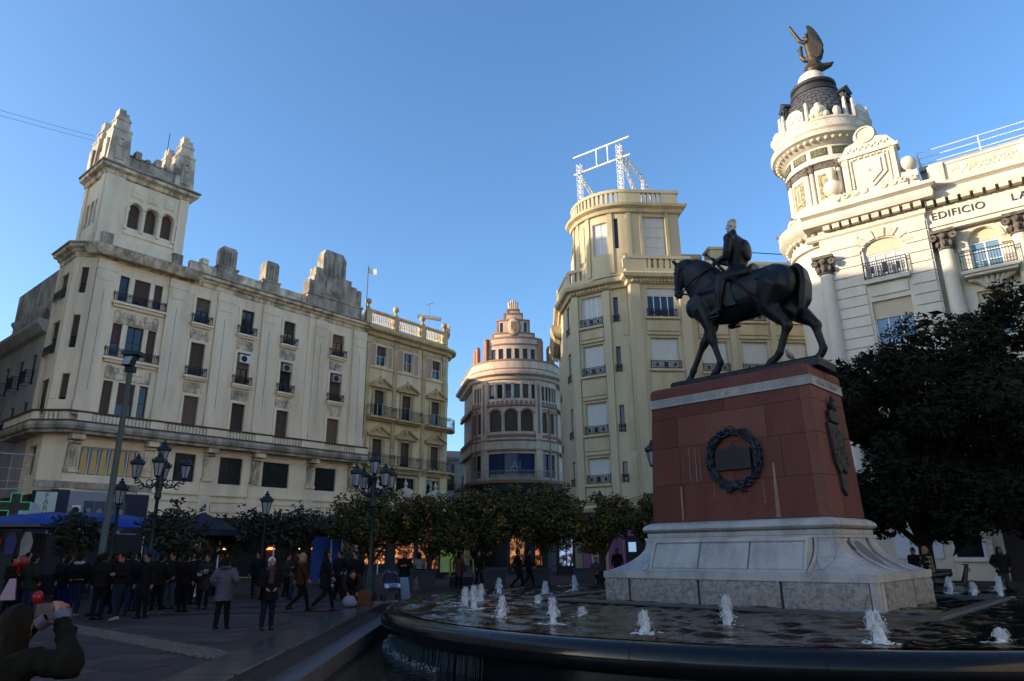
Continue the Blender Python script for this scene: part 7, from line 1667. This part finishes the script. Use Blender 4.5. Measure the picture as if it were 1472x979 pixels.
def body_mesh(pose):
    P, hip, sh, head = joints(pose); q = MB(); up = (sh - hip).normalized(); fw = Vector((0, up.z, -up.y)); A = (1, 0, 0), tuple(fw)
    L = lambda t: tuple(hip + (sh - hip) * t)
    q.rings([(L(-.12), .11, .08), (L(0), .15, .10), (L(.35), .12, .09), (L(.75), .15, .105), (L(.98), .14, .08), (L(1.08), .06, .05)], A, 14)
    q.caps(sh, head - Vector((0, .0, .06)), .055, .05)
    tl = P.get('tilt', 0); Rm = Matrix.Rotation(-tl, 3, 'X')
    def hp(x, y, z): return tuple(head + Rm @ Vector((x, y, z)))
    q.ell(head, (.075, .095, .118), 14, 10, Rm); q.ell(hp(0, .045, -.06), (.052, .055, .065), 10, 8); q.ell(hp(0, .098, -.012), (.015, .022, .026), 7, 5); q.ell(hp(0, .088, .025), (.05, .02, .014), 8, 5); q.ell(hp(0, .088, -.062), (.026, .016, .012), 7, 5)
    for s_ in (-1, 1): q.ell(hp(s_ * .076, .0, -.01), (.014, .025, .035), 7, 5)
    for i, s_ in ((0, 1), (1, -1)):
        e, w_ = P['arm'][i]; a = Vector((s_ * .175, sh.y, sh.z)); e = Vector((s_ * e[0], e[1], e[2])); w_ = Vector((s_ * w_[0], w_[1], w_[2]))
        q.caps(a, e, .05, .04); q.caps(e, w_, .038, .027); d = (w_ - e).normalized(); sd = Vector((s_, 0, 0)); sd = (sd - d * sd.dot(d)).normalized(); n_ = d.cross(sd)
        pc = w_ + d * .055; q.caps(w_ + d * .02, w_ + d * .075, .032, .036, 8)
        for k in range(4):   # fingers of unequal length, a little curled
            b_ = pc + d * .03 + n_ * (.030 - .02 * k); l = [.045, .055, .052, .038][k]; m_ = b_ + d * l * .6 - sd * .008; q.caps(b_, m_, .012, .011, 6); q.caps(m_, m_ + d * l * .4 - sd * .022, .011, .009, 6)
        q.caps(pc - d * .02 + n_ * .03, pc + d * .02 + n_ * .06 - sd * .01, .013, .010, 6)
    for i, s_ in ((0, 1), (1, -1)):
        k, f_ = P['leg'][i]; h = hip + Vector((s_ * .09, 0, -.04)); k = Vector((s_ * k[0], k[1], k[2])); f_ = Vector((s_ * f_[0], f_[1], f_[2]))
        q.caps(h, k, .075, .052); q.caps(k, f_, .05, .034); q.caps(f_ + Vector((0, -.02, -.04)), f_ + Vector((0, .14, -.05)), .035, .03, 8)
    return remesh(q, 'body', .013, skin, 2)
def coat_mesh(pose, hem, fat):
    P, hip, sh, head = joints(pose); q = MB(); up = (sh - hip).normalized(); fw = Vector((0, up.z, -up.y)); A = (1, 0, 0), tuple(fw); L = lambda t: tuple(hip + (sh - hip) * t); k = fat
    t0 = -(hip.z - hem) / max(.3, (sh - hip).length) if hem < hip.z else 0
    bent = pose in ('squat', 'sit', 'bend')
    if bent: t0 = -.15
    rg = [(L(t0), .205 * k, .16 * k), (L(t0 * .5), .20 * k, .155 * k), (L(0.05), .185 * k, .145 * k), (L(.35), .165 * k, .13 * k), (L(.75), .195 * k, .145 * k), (L(.95), .19 * k, .115 * k), (L(1.06), .11, .09), (L(1.16), .08, .08)]
    q.rings(rg, A, 16)
    for i, s_ in ((0, 1), (1, -1)):
        e, w_ = P['arm'][i]; a = Vector((s_ * .175 * (1 + (k - 1) * .6), sh.y, sh.z - .02)); e = Vector((s_ * e[0], e[1], e[2])); w_ = Vector((s_ * w_[0], w_[1], w_[2])); q.caps(a, e, .078 * k, .062 * k); q.caps(e, w_ - (w_ - e).normalized() * .015, .06 * k, .046)
    return crumple(remesh(q, 'coat', .018, skin, 2), .016 if pose != 'squat' else .026, 9, 1.5)
def trouser_mesh(pose, fat):
    P, hip, sh, head = joints(pose); q = MB(); k_ = fat
    q.ell(tuple(hip), (.165 * k_, .125 * k_, .13), 12, 8)
    for i, s_ in ((0, 1), (1, -1)):
        k, f_ = P['leg'][i]; h = hip + Vector((s_ * .085, 0, -.04)); k = Vector((s_ * k[0], k[1], k[2])); f_ = Vector((s_ * f_[0], f_[1], f_[2])); q.caps(h, k, .095 * k_, .07 * k_); q.caps(k, f_ + (k - f_).normalized() * .03, .068 * k_, .055 * k_)
    return crumple(remesh(q, 'trousers', .018, skin, 2), .011, 9, 1.8)
def with_mat(o, m_):
    o.material_slots[0].link = 'OBJECT'; o.material_slots[0].material = m_; return o
def person(x, y, deg, pose, label, h=1.72, coat=(.012, .012, .014), legs=(.010, .010, .014), hair=None, long=0, hem=.80, fat=1.0, shoes=(.012, .012, .012), extra=(), group='people standing about the square', z=0, jeans=0, hat=None, skinm=None):
    t = thing('person', label, 'person', (x, y, z), R(-deg), group); s_ = h / 1.72; P, hip, sh, head = joints(pose)
    def put(nm, me, m_): o = inst(nm, me, t, (0, 0, 0), 0, (s_, s_, s_)); return with_mat(o, m_)
    put('body', cached(('b', pose), lambda: body_mesh(pose)), skinm or skin)
    put('coat', cached(('c', pose, hem, fat), lambda: coat_mesh(pose, hem, fat)), cloth(coat))
    put('trousers', cached(('t', pose, min(fat, 1.1)), lambda: trouser_mesh(pose, min(fat, 1.1))), cloth(legs))
    def shoe(side):
        q = MB()
        for i, g_ in (((0, 1), (1, -1))[side],):
            f_ = P['leg'][i][1]; q.rings([((g_ * f_[0], f_[1] - .07, f_[2] - .055), .036, .035), ((g_ * f_[0], f_[1] - .02, f_[2] - .03), .047, .06), ((g_ * f_[0], f_[1] + .07, f_[2] - .05), .05, .04), ((g_ * f_[0], f_[1] + .17, f_[2] - .062), .042, .026)], ((1, 0, 0), (0, 0, 1)), 9)
        return q.mesh('shoe', skin, 60)
    for sd_ in (0, 1): put('shoe', cached(('s', pose, sd_), lambda: shoe(sd_)), cloth(shoes, .6))
    hm = hair or hair_d; tl = P.get('tilt', 0)
    def hairf():
        q = MB(); Rm = Matrix.Rotation(-tl, 3, 'X'); hp = lambda a, b_, c: tuple(head + Rm @ Vector((a, b_, c))); q.ell(hp(0, -.018, .03), (.088, .102, .108), 14, 10, Rm); q.ell(hp(0, -.05, -.01), (.082, .075, .10), 12, 8)
        if long:
            q.ell(hp(0, -.075, -.12), (.10, .05, .16), 12, 8); q.ell(hp(0, -.09, -.24), (.11, .045, .14), 12, 8)
            for g_ in (-1, 1): q.caps(hp(g_ * .075, -.01, .03), hp(g_ * .085, .0, -.2), .032, .03, 8)
        # cut the face free: lift front volume
        return crumple(remesh(q, 'hair', .013, skin, 1), .014, 22, .35)
    put('hair', cached(('h', pose, long), hairf), hm)
    for e in extra:
        k = e[0]; q = MB()
        if k == 'bag': q.box(-.04, .04, -.18, .14, .62, .92) if len(e) < 3 else q.box(-.05, .05, -.16, .16, .78, 1.02); v_ = [(a + e[2] if len(e) > 2 else a + .3, b_ + .02, c) for a, b_, c in q.v]; q.v = v_; q.tube([(v_[0][0], -.12, .9), (v_[0][0] * .6, -.04, 1.38), (v_[0][0], .1, .9)], .012, 4); o = q.build('handbag', cloth(e[1]), t)
        elif k == 'scarf': q.lathe([(.085, 0), (.115, .03), (.115, .07), (.08, .10), (.06, .05)], 12, (head.x, head.y - .02)); q.v = [(a, b_, c + head.z - .21) for a, b_, c in q.v]; q.rings([((0, sh.y + .14, sh.z), .06, .02), ((0, sh.y + .16, sh.z - .3), .07, .02)], ((1, 0, 0), (0, 1, 0)), 8); o = q.build('scarf', cloth(e[1]), t, 50)
        elif k == 'hood': q.ell((head.x, head.y - .02, head.z + .01), (.115, .125, .14), 12, 9); q.ell((0, sh.y - .07, sh.z + .06), (.15, .09, .09)); o = q.build('hood', cloth(e[1]), t, 60)
        elif k == 'collar': q.lathe([(.10, 0), (.14, .02), (.15, .07), (.12, .10), (.09, .05)], 14, (0, sh.y - .01)); q.v = [(a, b_, c + sh.z + .0) for a, b_, c in q.v]; o = q.build('collar', cloth(e[1]), t, 60)
        elif k == 'hat': q.ell((head.x, head.y - .01, head.z + .045), (.10, .11, .10), 12, 8); o = q.build('hat', cloth(e[1]), t, 60)
        elif k == 'papers': 
            q.box(-.12, .03, .22, .235, 1.12, 1.26); q.box(.08, .22, .2, .215, 1.05, 1.16); o = q.build('papers', cloth((.45, .47, .55)), t)
        elif k == 'camera': q.box(-.13, .05, .33, .41, 1.24, 1.36); q.tube([(-.04, .41, 1.29), (-.04, .5, 1.29)], .045, 10); o = q.build('camera', cloth(e[1]), t)
        elif k == 'cuff':
            for g_, i in ((1, 0), (-1, 1)):
                el, wr = P['arm'][i]; el, wr = Vector((g_ * el[0], el[1], el[2])), Vector((g_ * wr[0], wr[1], wr[2])); d = (wr - el).normalized(); q.tube([wr - d * .07, wr + d * .0], .05, 10)
            o = q.build('shirt_cuff', cloth(e[1]), t, 50)
        elif k == 'plaid':
            for j in range(4): q.rings([((0, sh.y - .0, .86 + .16 * j), .225 * fat, .17 * fat), ((0, sh.y, .89 + .16 * j), .225 * fat, .17 * fat)], ((1, 0, 0), (0, 1, 0)), 16)
            for a in (-.7, .1, .8, 2.4, 3.3): q.tube([(.226 * fat * sin(a), .172 * fat * -cos(a), .82), (.205 * fat * sin(a), .16 * fat * -cos(a), 1.12), (.2 * fat * sin(a), .15 * fat * -cos(a), 1.36)], .016, 4)
            o = q.build('plaid_bands', cloth((.62, .56, .45)), t)
        elif k == 'quilt':
            for j in range(11): z_ = .78 + .058 * j; q.lathe([(1.0, -.007), (1.012, 0), (1.0, .007)], 18); nv = 18 * 3; q.v[-nv:] = [(a * (.20 - .02 * (j > 5)) * fat * 1.01, b_ * (.158 - .012 * (j > 5)) * fat * 1.01, c + z_) for a, b_, c in q.v[-nv:]]
            o = q.build('quilting', cloth((.16, .15, .22)), t, 50)
        elif k == 'belt': q.rings([((0, 0, .98), .178 * fat, .14 * fat), ((0, 0, 1.02), .178 * fat, .14 * fat)], ((1, 0, 0), (0, 1, 0)), 16); o = q.build('waistband', cloth(e[1]), t)
        elif k == 'orange_vest': q.rings([(tuple(hip + (sh - hip) * .3), .175 * fat, .14 * fat), (tuple(hip + (sh - hip) * .55), .19 * fat, .15 * fat)], ((1, 0, 0), (0, 1, 0)), 14); o = q.build('orange_band', cloth((.5, .12, .01)), t)
        else: continue
        o.scale = (s_, s_, s_)
    return t
K = (.010, .010, .012); NAVY = (.012, .014, .03); JEAN = (.02, .035, .10); LJ = (.06, .09, .16); GRN = (.022, .026, .022)
CG = 'crowd gathered at the left of the square'
person(-13.9, 20.0, 95, 'hold', 'person at the very left edge in dark clothes with a red scarf', extra=[('scarf', (.35, .02, .02))], group=CG)
person(-13.3, 19.9, 20, 'pocket', 'man seen from behind in a dark green jacket, jeans and yellow-soled shoes', coat=GRN, legs=JEAN, shoes=(.30, .30, .02), fat=1.12, h=1.74, group=CG)
person(-14.9, 22.0, 100, 'stand', 'bearded man with slicked dark hair behind the green jacket', group=CG, h=1.78)
person(-14.5, 23.4, 150, 'stand', 'person in a pale blue hood between two dark jackets', coat=(.05, .07, .12), extra=[('hood', (.13, .17, .24))], group=CG, h=1.68)
person(-12.75, 21.1, 0, 'stand', 'broad person from behind in a black jacket with a white collar and jeans', fat=1.3, legs=JEAN, shoes=(.35, .35, .36), extra=[('collar', (.5, .5, .52)), ('belt', (.30, .26, .20))], hem=.98, group=CG, h=1.74)
person(-13.3, 21.4, 15, 'pocket', 'person in a long bright blue skirt in the crowd', coat=K, legs=(.012, .02, .16), fat=1.15, group=CG, h=1.66)
person(-12.1, 21.0, 10, 'pocket', 'person with pale blue jeans and black hooded top', legs=LJ, group=CG, hem=.95, extra=[('hood', K)], h=1.7)
person(-12.3, 22.3, 60, 'stand', 'person in a red cap with a blue scarf', coat=NAVY, extra=[('hat', (.30, .02, .02)), ('scarf', (.03, .05, .30))], group=CG, h=1.66)
person(-11.35, 19.9, 0, 'stand', 'tall person all in black standing before the floodlight mast', group=CG, h=1.76, fat=1.05)
person(-10.85, 19.9, 200, 'cross', 'man with crossed legs in white trainers facing the camera', legs=(.02, .025, .05), shoes=(.42, .42, .46), group=CG, h=1.74, hem=.92)
person(-10.3, 20.2, 190, 'stand', 'red-faced person in a long black coat at the crowd edge', hem=.55, group=CG, h=1.72)
person(-10.55, 21.5, 0, 'pocket', 'dark-clad person from behind at the right end of the crowd', group=CG, h=1.72, shoes=(.12, .12, .16))
for x, y, d, ps, lb in ((-14.2, 25.5, 30, 'stand', 'dark figure deep in the crowd behind the pale blue hood'), (-13.2, 25.8, 200, 'pocket', 'dark figure in the crowd behind the white collar'), (-12.4, 25.2, 170, 'hold', 'dark figure in the crowd behind the red cap'), (-11.9, 26.4, 10, 'stand', 'dark figure in the crowd beside the floodlight mast'), (-15.7, 25.0, 90, 'stand', 'dark figure by the kiosk behind the bearded man'), (-16.6, 27.5, 120, 'pocket', 'dark figure under the kiosk roof'), (-11.0, 27.6, 180, 'stand', 'dark figure behind the man in white trainers'), (-15.2, 29.0, 200, 'stand', 'dark figure before the tarpaulin stall'), (-14.0, 30.5, 80, 'walk', 'dark figure walking under the cafe umbrella'), (-17.3, 31.0, 150, 'stand', 'dark figure at the stall counter')):
    person(x, y, d, ps, lb, group=CG, h=1.66 + .012 * (int(abs(x) * 10) % 9), fat=1.08, coat=(K, NAVY, GRN)[int(abs(x * 10)) % 3])
for x, y, d, ps, c, lg, fat, h, lb in (
 (-13.6, 21.9, 30, 'stand', (.06, .012, .016), K, 1.05, 1.70, 'person in a maroon jacket in the second row of the crowd'),
 (-12.0, 22.9, 190, 'hold', (.05, .05, .055), JEAN, 1.0, 1.64, 'person in a grey jacket facing the camera in the crowd'),
 (-11.5, 21.4, 340, 'stand', (.010, .012, .022), JEAN, 1.15, 1.80, 'tall person in a navy anorak behind the man in white trainers'),
 (-14.3, 21.0, 70, 'pocket', (.03, .022, .014), K, 1.1, 1.70, 'person in a brown coat beside the bearded man'),
 (-15.6, 22.8, 110, 'stand', (.04, .012, .012), NAVY, 1.0, 1.62, 'person in a dark red jumper by the hanging toys'),
 (-13.9, 24.3, 20, 'hold', (.02, .03, .02), K, 1.1, 1.72, 'person in a bottle-green coat in the third row of the crowd'),
 (-12.9, 24.1, 160, 'stand', (.03, .03, .06), K, 1.0, 1.60, 'short person in a slate-blue coat in the third row'),
 (-11.2, 23.6, 200, 'pocket', (.014, .014, .016), LJ, 1.05, 1.74, 'person in pale jeans near the foot of the floodlight mast'),
 (-10.2, 22.4, 20, 'stand', (.012, .010, .010), K, 1.2, 1.70, 'stout dark figure at the crowd edge by the white papers'),
 (-12.5, 27.3, 100, 'walk', (.03, .02, .03), K, 1.0, 1.68, 'person in a plum coat walking behind the crowd'),
 (-10.2, 28.6, 170, 'stand', (.012, .014, .02), NAVY, 1.0, 1.72, 'dark figure standing by the single-lantern lamp'),
 (-9.2, 29.2, 110, 'hold', (.05, .045, .04), K, 1.0, 1.62, 'person in a taupe coat near the single-lantern lamp'),
 (-8.3, 27.8, 250, 'walk', (.012, .012, .012), JEAN, 1.0, 1.75, 'person in jeans walking left behind the white-haired woman'),
 (-7.6, 31.5, 30, 'stand', (.02, .014, .012), K, 1.05, 1.66, 'dark figure before the cafe umbrella at the facade end'),
 (-6.6, 27.2, 200, 'pocket', (.012, .013, .018), K, 1.1, 1.72, 'dark figure left of the lamp in the orange trees'),
 (-14.6, 27.0, 300, 'stand', (.05, .03, .012), NAVY, 1.0, 1.66, 'person in an ochre jacket beneath the small tree'),
 (-16.4, 24.0, 80, 'hold', (.012, .012, .02), K, 1.1, 1.7, 'dark figure looking at the hanging goods')):
    person(x, y, d, ps, lb, coat=c, legs=lg, fat=fat, h=h, group=CG)
person(-16.1, 33.5, 180, 'stand', 'person in a pale cardigan with a dark scarf facing the camera', coat=(.26, .25, .22), legs=NAVY, extra=[('scarf', (.03, .03, .04))], h=1.64)
person(-11.6, 25.2, -10, 'hold', 'long-haired woman from behind in a grey top and black leggings', coat=(.09, .10, .12), hair=hair_b, long=1, hem=.95, h=1.66)
person(-11.25, 25.6, 5, 'stand', 'man in navy standing against the long-haired woman', coat=NAVY, legs=NAVY, h=1.74)
person(-9.95, 23.3, 170, 'hold', 'woman in a patterned coat holding white papers', coat=(.035, .032, .04), hair=hair_b, hem=.6, extra=[('papers',)], h=1.66, shoes=(.01, .01, .01))
person(-6.87, 17.2, -8, 'pocket', 'woman from behind in a lilac-grey quilted coat with a black shoulder bag', coat=(.13, .125, .18), hem=.66, fat=1.12, h=1.62, extra=[('quilt',), ('bag', K, -.31), ('collar', (.10, .09, .11))])
person(-5.72, 16.95, 150, 'lookup', 'white-haired woman in a dark coat and patterned scarf looking up with a handbag', hair=hair_w, coat=(.012, .011, .012), hem=.70, fat=1.15, legs=(.014, .016, .035), h=1.60, extra=[('scarf', (.075, .06, .07)), ('bag', (.05, .035, .03), .30)])
person(-6.45, 21.9, 75, 'walk', 'woman with long fair hair in a rust coat with a fur collar walking right', coat=(.075, .025, .012), hair=hair_f, long=1, hem=.78, h=1.68, extra=[('collar', (.16, .13, .11))])
person(-5.72, 21.9, 80, 'walk', 'person in a long black coat striding right beside the rust coat', hem=.62, h=1.78, shoes=(.10, .03, .03), hair=hair_d, long=1)
person(-10.4, 41.0, 90, 'walk', 'small figure in a white top by the blue kiosk', coat=(.42, .44, .52), h=1.6)
person(-13.1, 36.5, 190, 'stand', 'dark figure at the cafe terrace near the single lamp', h=1.72); person(-12.4, 36.8, 100, 'sit', 'dark figure sitting at the cafe terrace', h=1.72); person(-15.2, 38, 160, 'stand', 'dark figure at the cafe entrance left of the lit lamps', h=1.7); person(-8.2, 34.0, 60, 'stand', 'dark figure between the umbrella and the orange trees', h=1.7)
person(-5.05, 22.3, 160, 'bend', 'person crouching on the kerb with streaked hair and a pale bag', coat=(.03, .022, .018), hair=hair_b, h=1.7, fat=1.12, z=.12, extra=[], group='people by the kerb')
person(-5.25, 23.8, 200, 'stand', 'bulky dark-clad person standing behind the one crouching on the kerb', fat=1.45, h=1.7, hem=.5, group='people by the kerb')
person(-4.15, 27.2, 180, 'hold', 'dark-clad adult standing behind the pushchair', h=1.7, group='people by the kerb', fat=1.1)
person(-4.55, 34.4, 0, 'hold', 'person from behind in a white hooded jacket', coat=(.50, .52, .56), hem=1.0, h=1.64, long=1, hair=hair_b)
person(-3.55, 26.0, 90, 'walk', 'toddler in a pale pink coat reaching out beside the pushchair', coat=(.22, .15, .16), legs=(.12, .09, .10), h=.86, hem=.75, fat=1.25, group='people by the kerb')
person(-2.6, 33.6, 10, 'stand', 'person in a brown coat with a red shoulder bag', coat=(.11, .06, .045), hem=.6, h=1.66, extra=[('bag', (.25, .015, .02), .28)], long=1)
person(-1.65, 33.2, 150, 'walk', 'dark figure walking beside the brown coat', h=1.68); person(.15, 33.0, 80, 'walk', 'left of the two dark walkers beneath the orange trees', h=1.72); person(.65, 33.3, 85, 'walk', 'right of the two dark walkers beneath the orange trees', h=1.76, coat=NAVY)
person(3.9, 34.4, 200, 'sit', 'person sitting in an orange-banded jacket near the pink shop', coat=(.05, .06, .09), legs=NAVY, extra=[('orange_vest',)], h=1.74)
person(5.2, 36.4, 190, 'stand', 'dark figure in front of the pink shop wall', h=1.7); person(4.6, 38.2, 90, 'stand', 'figure in a pale top at the shop doorway', coat=(.18, .2, .26), h=1.68)
person(14.75, 26.6, 250, 'pocket', 'man with short hair in a dark jacket before the poster', coat=(.028, .026, .03), hair=hair_b, h=1.62, fat=1.1, group='people on the right of the fountain')
person(14.45, 25.3, 130, 'pocket', 'fair-haired woman in a black coat crossed with bright bands', coat=(.012, .012, .012), hair=hair_f, long=1, fat=1.15, h=1.66, extra=[('plaid',)], group='people on the right of the fountain')
person(17.05, 25.3, 195, 'pocket', 'woman with a bob, open dark coat and grey jumper right of the tree trunk', coat=(.022, .022, .026), legs=(.08, .08, .085), h=1.62, long=1, fat=1.15, extra=[('scarf', (.03, .03, .035))], group='people on the right of the fountain')
person(-3.3, 4.75, 15, 'squat', 'photographer in a dark olive coat crouching in the near left corner with a raised camera', coat=(.012, .013, .010), legs=(.03, .02, .014), fat=1.25, h=1.74, long=1, extra=[('camera', (.16, .13, .12)), ('cuff', (.20, .21, .30))], group='people by the kerb')
def chair(x, y, deg, label):
    t = thing('cafe_chair', label, 'chair', (x, y, 0), R(-deg), 'chairs people sit on'); q = MB(); q.box(-.24, .24, -.26, .24, .36, .41); q.build('seat', navy_canvas, t); q = MB(); q.box(-.24, .24, -.30, -.26, .42, .85); q.build('backrest', navy_canvas, t)
    for x0 in (-.2, .2):
        for y0 in (-.24, .2): q = MB(); q.tube([(x0, y0, 0), (x0, y0, .36)], .018, 5); q.build('leg', iron, t)
chair(-12.4, 36.8, 100, 'dark cafe chair under the person sitting at the terrace'); chair(3.9, 34.4, 200, 'dark chair under the person in the orange-banded jacket')
# pushchair, bags, balloon and other small things
t = thing('pushchair', 'pushchair with a blue and white patterned cover by the kerb', 'pushchair', (-4.42, 26.0, 0), R(20))
q = MB(); q.rings([((0, -.42, .42), .2, .06), ((0, -.1, .48), .24, .08), ((0, .22, .62), .25, .1), ((0, .4, .86), .24, .08)], ((1, 0, 0), (0, 0, 1)), 12); q.build('seat', navy_canvas, t, 60)
q = MB(); q.lathe([(.36, 0), (.34, .14), (.25, .27), (.1, .34), (0, .35)], 14, (0, .3), R(0), R(180)); q.v = [(a * .8, b_, c + .74) for a, b_, c in q.v]; q.box(-.26, .26, -.35, -.02, .46, .60); q.build('cover', mat('patterned_cover', (.10, .16, .36), .7, (.50, .55, .66), 5, 1, 1.0, lo=.48, hi=.52), t, 60)
for x in (-.26, .26):
    for y in (-.35, .35): q = MB(); q.tube([(x - .02, y, .13), (x + .02, y, .13)], .13, 14); q.build('wheel', iron, t)
    q = MB(); q.tube([(x, -.4, .2), (x, .35, .8), (x, .6, 1.05)], .018, 5); q.build('frame', iron, t)
t = thing('shopping_bag', 'brown carrier bag on the kerb beside the crouching person', 'bag', (-4.75, 23.0, .121), R(10)); q = MB(); q.frust(-.2, .2, -.12, .12, 0, -.22, .22, -.14, .14, .42); q.build('bag_body', mat('brown_bag', (.10, .035, .02), .7), t); q = MB(); q.tube([(-.1, 0, .42), (-.06, 0, .55), (.06, 0, .55), (.1, 0, .42)], .01, 4); q.build('handle', iron, t)
t = thing('pale_bag', 'pale rounded bag held by the crouching person on the kerb', 'bag', (-4.93, 21.75, .125), 0); q = MB(); q.ell((0, 0, .17), (.2, .12, .17), 14, 9); q.ell((.1, .02, .12), (.13, .1, .11), 12, 8); q.build('bag_body', mat('pale_bag', (.15, .165, .23), .6), t, 60); q = MB(); q.tube([(-.12, 0, .3), (-.05, 0, .46), (.06, 0, .46), (.13, 0, .3)], .014, 5); q.build('handle', iron, t)
t = thing('blue_bag', 'grey-blue tote bag hanging by the pushchair', 'bag', (-3.95, 26.1, 0), R(15)); q = MB(); q.frust(-.12, .22, -.1, .1, .05, -.18, .1, -.08, .08, .8); q.build('bag_body', mat('tote', (.13, .19, .27), .7), t)
t = thing('pink_bag', 'pale pink plastic bag hanging from the arm of the green-jacketed man', 'bag', (-13.72, 19.75, .55), R(20)); q = MB(); q.frust(-.22, .16, -.06, .06, 0, -.05, .1, -.03, .03, .55); q.build('bag_body', mat('pink_bag', (.32, .22, .28), .6), t)
for x, y, z, r, lb in ((-13.95, 20.4, 1.52, .14, 'red balloon at the very left edge by the scarf'), (-12.9, 19.7, .62, .15, 'red balloon hanging low among the legs of the crowd')):
    t = thing('balloon', lb, 'balloon', (x, y, z), 0, 'red balloons in the crowd'); q = MB(); q.ell((0, 0, 0), (r, r, r * 1.15), 14, 10); q.ell((0, 0, -r * 1.18), (.02, .02, .025), 6, 4); q.build('balloon_skin', mat('red_balloon', (.28, .012, .015), .25), t, 60); q = MB(); q.tube([(0, 0, -r * 1.18), (.02, 0, -r - .3)], .004, 4); q.build('string', iron, t)
t = thing('ride_frame', 'yellow hooped frame behind the person in brown', 'ride', (-2.55, 34.8, 0)); q = MB(); q.tube([(-.55, 0, 0), (-.55, 0, 1.25), (-.42, 0, 1.42), (.4, 0, 1.42), (.55, 0, 1.2), (.55, 0, .7)], .055, 7); q.build('hoop', mat('yellow_tube', (.38, .36, .02), .4), t, 60); q = MB(); q.box(-.55, .55, -.4, .4, .1, .5); q.build('base', iron, t)
t = thing('parked_scooter', 'dark scooter parked by the white wall left of the tree trunk', 'scooter', (15.6, 25.9, 0), R(-15))
for x in (-.6, .6): q = MB(); q.tube([(x, -.05, .25), (x, .05, .25)], .25, 16); q.build('wheel', iron, t)
q = MB(); q.caps((-.65, 0, .65), (-.1, 0, .72), .16, .15); q.caps((-.1, 0, .38), (.35, 0, .35), .1, .1); q.caps((.35, 0, .4), (.52, 0, .95), .1, .07); q.caps((-.6, 0, .45), (-.15, 0, .4), .17, .14); inst('body', remesh(q, 'body', .02, mat('scooter_black', (.012, .012, .014), .3), 2), t)
q = MB(); q.tube([(.5, -.3, 1.02), (.5, .3, 1.02)], .025, 6); q.build('handlebar', iron, t); q = MB(); q.ell((.58, 0, .85), (.06, .08, .08)); q.build('headlight', lampglass, t); q = MB(); q.box(-.75, .0, -.14, .14, .80, .88); q.build('saddle', darkshop, t)
bpy.context.view_layer.update()
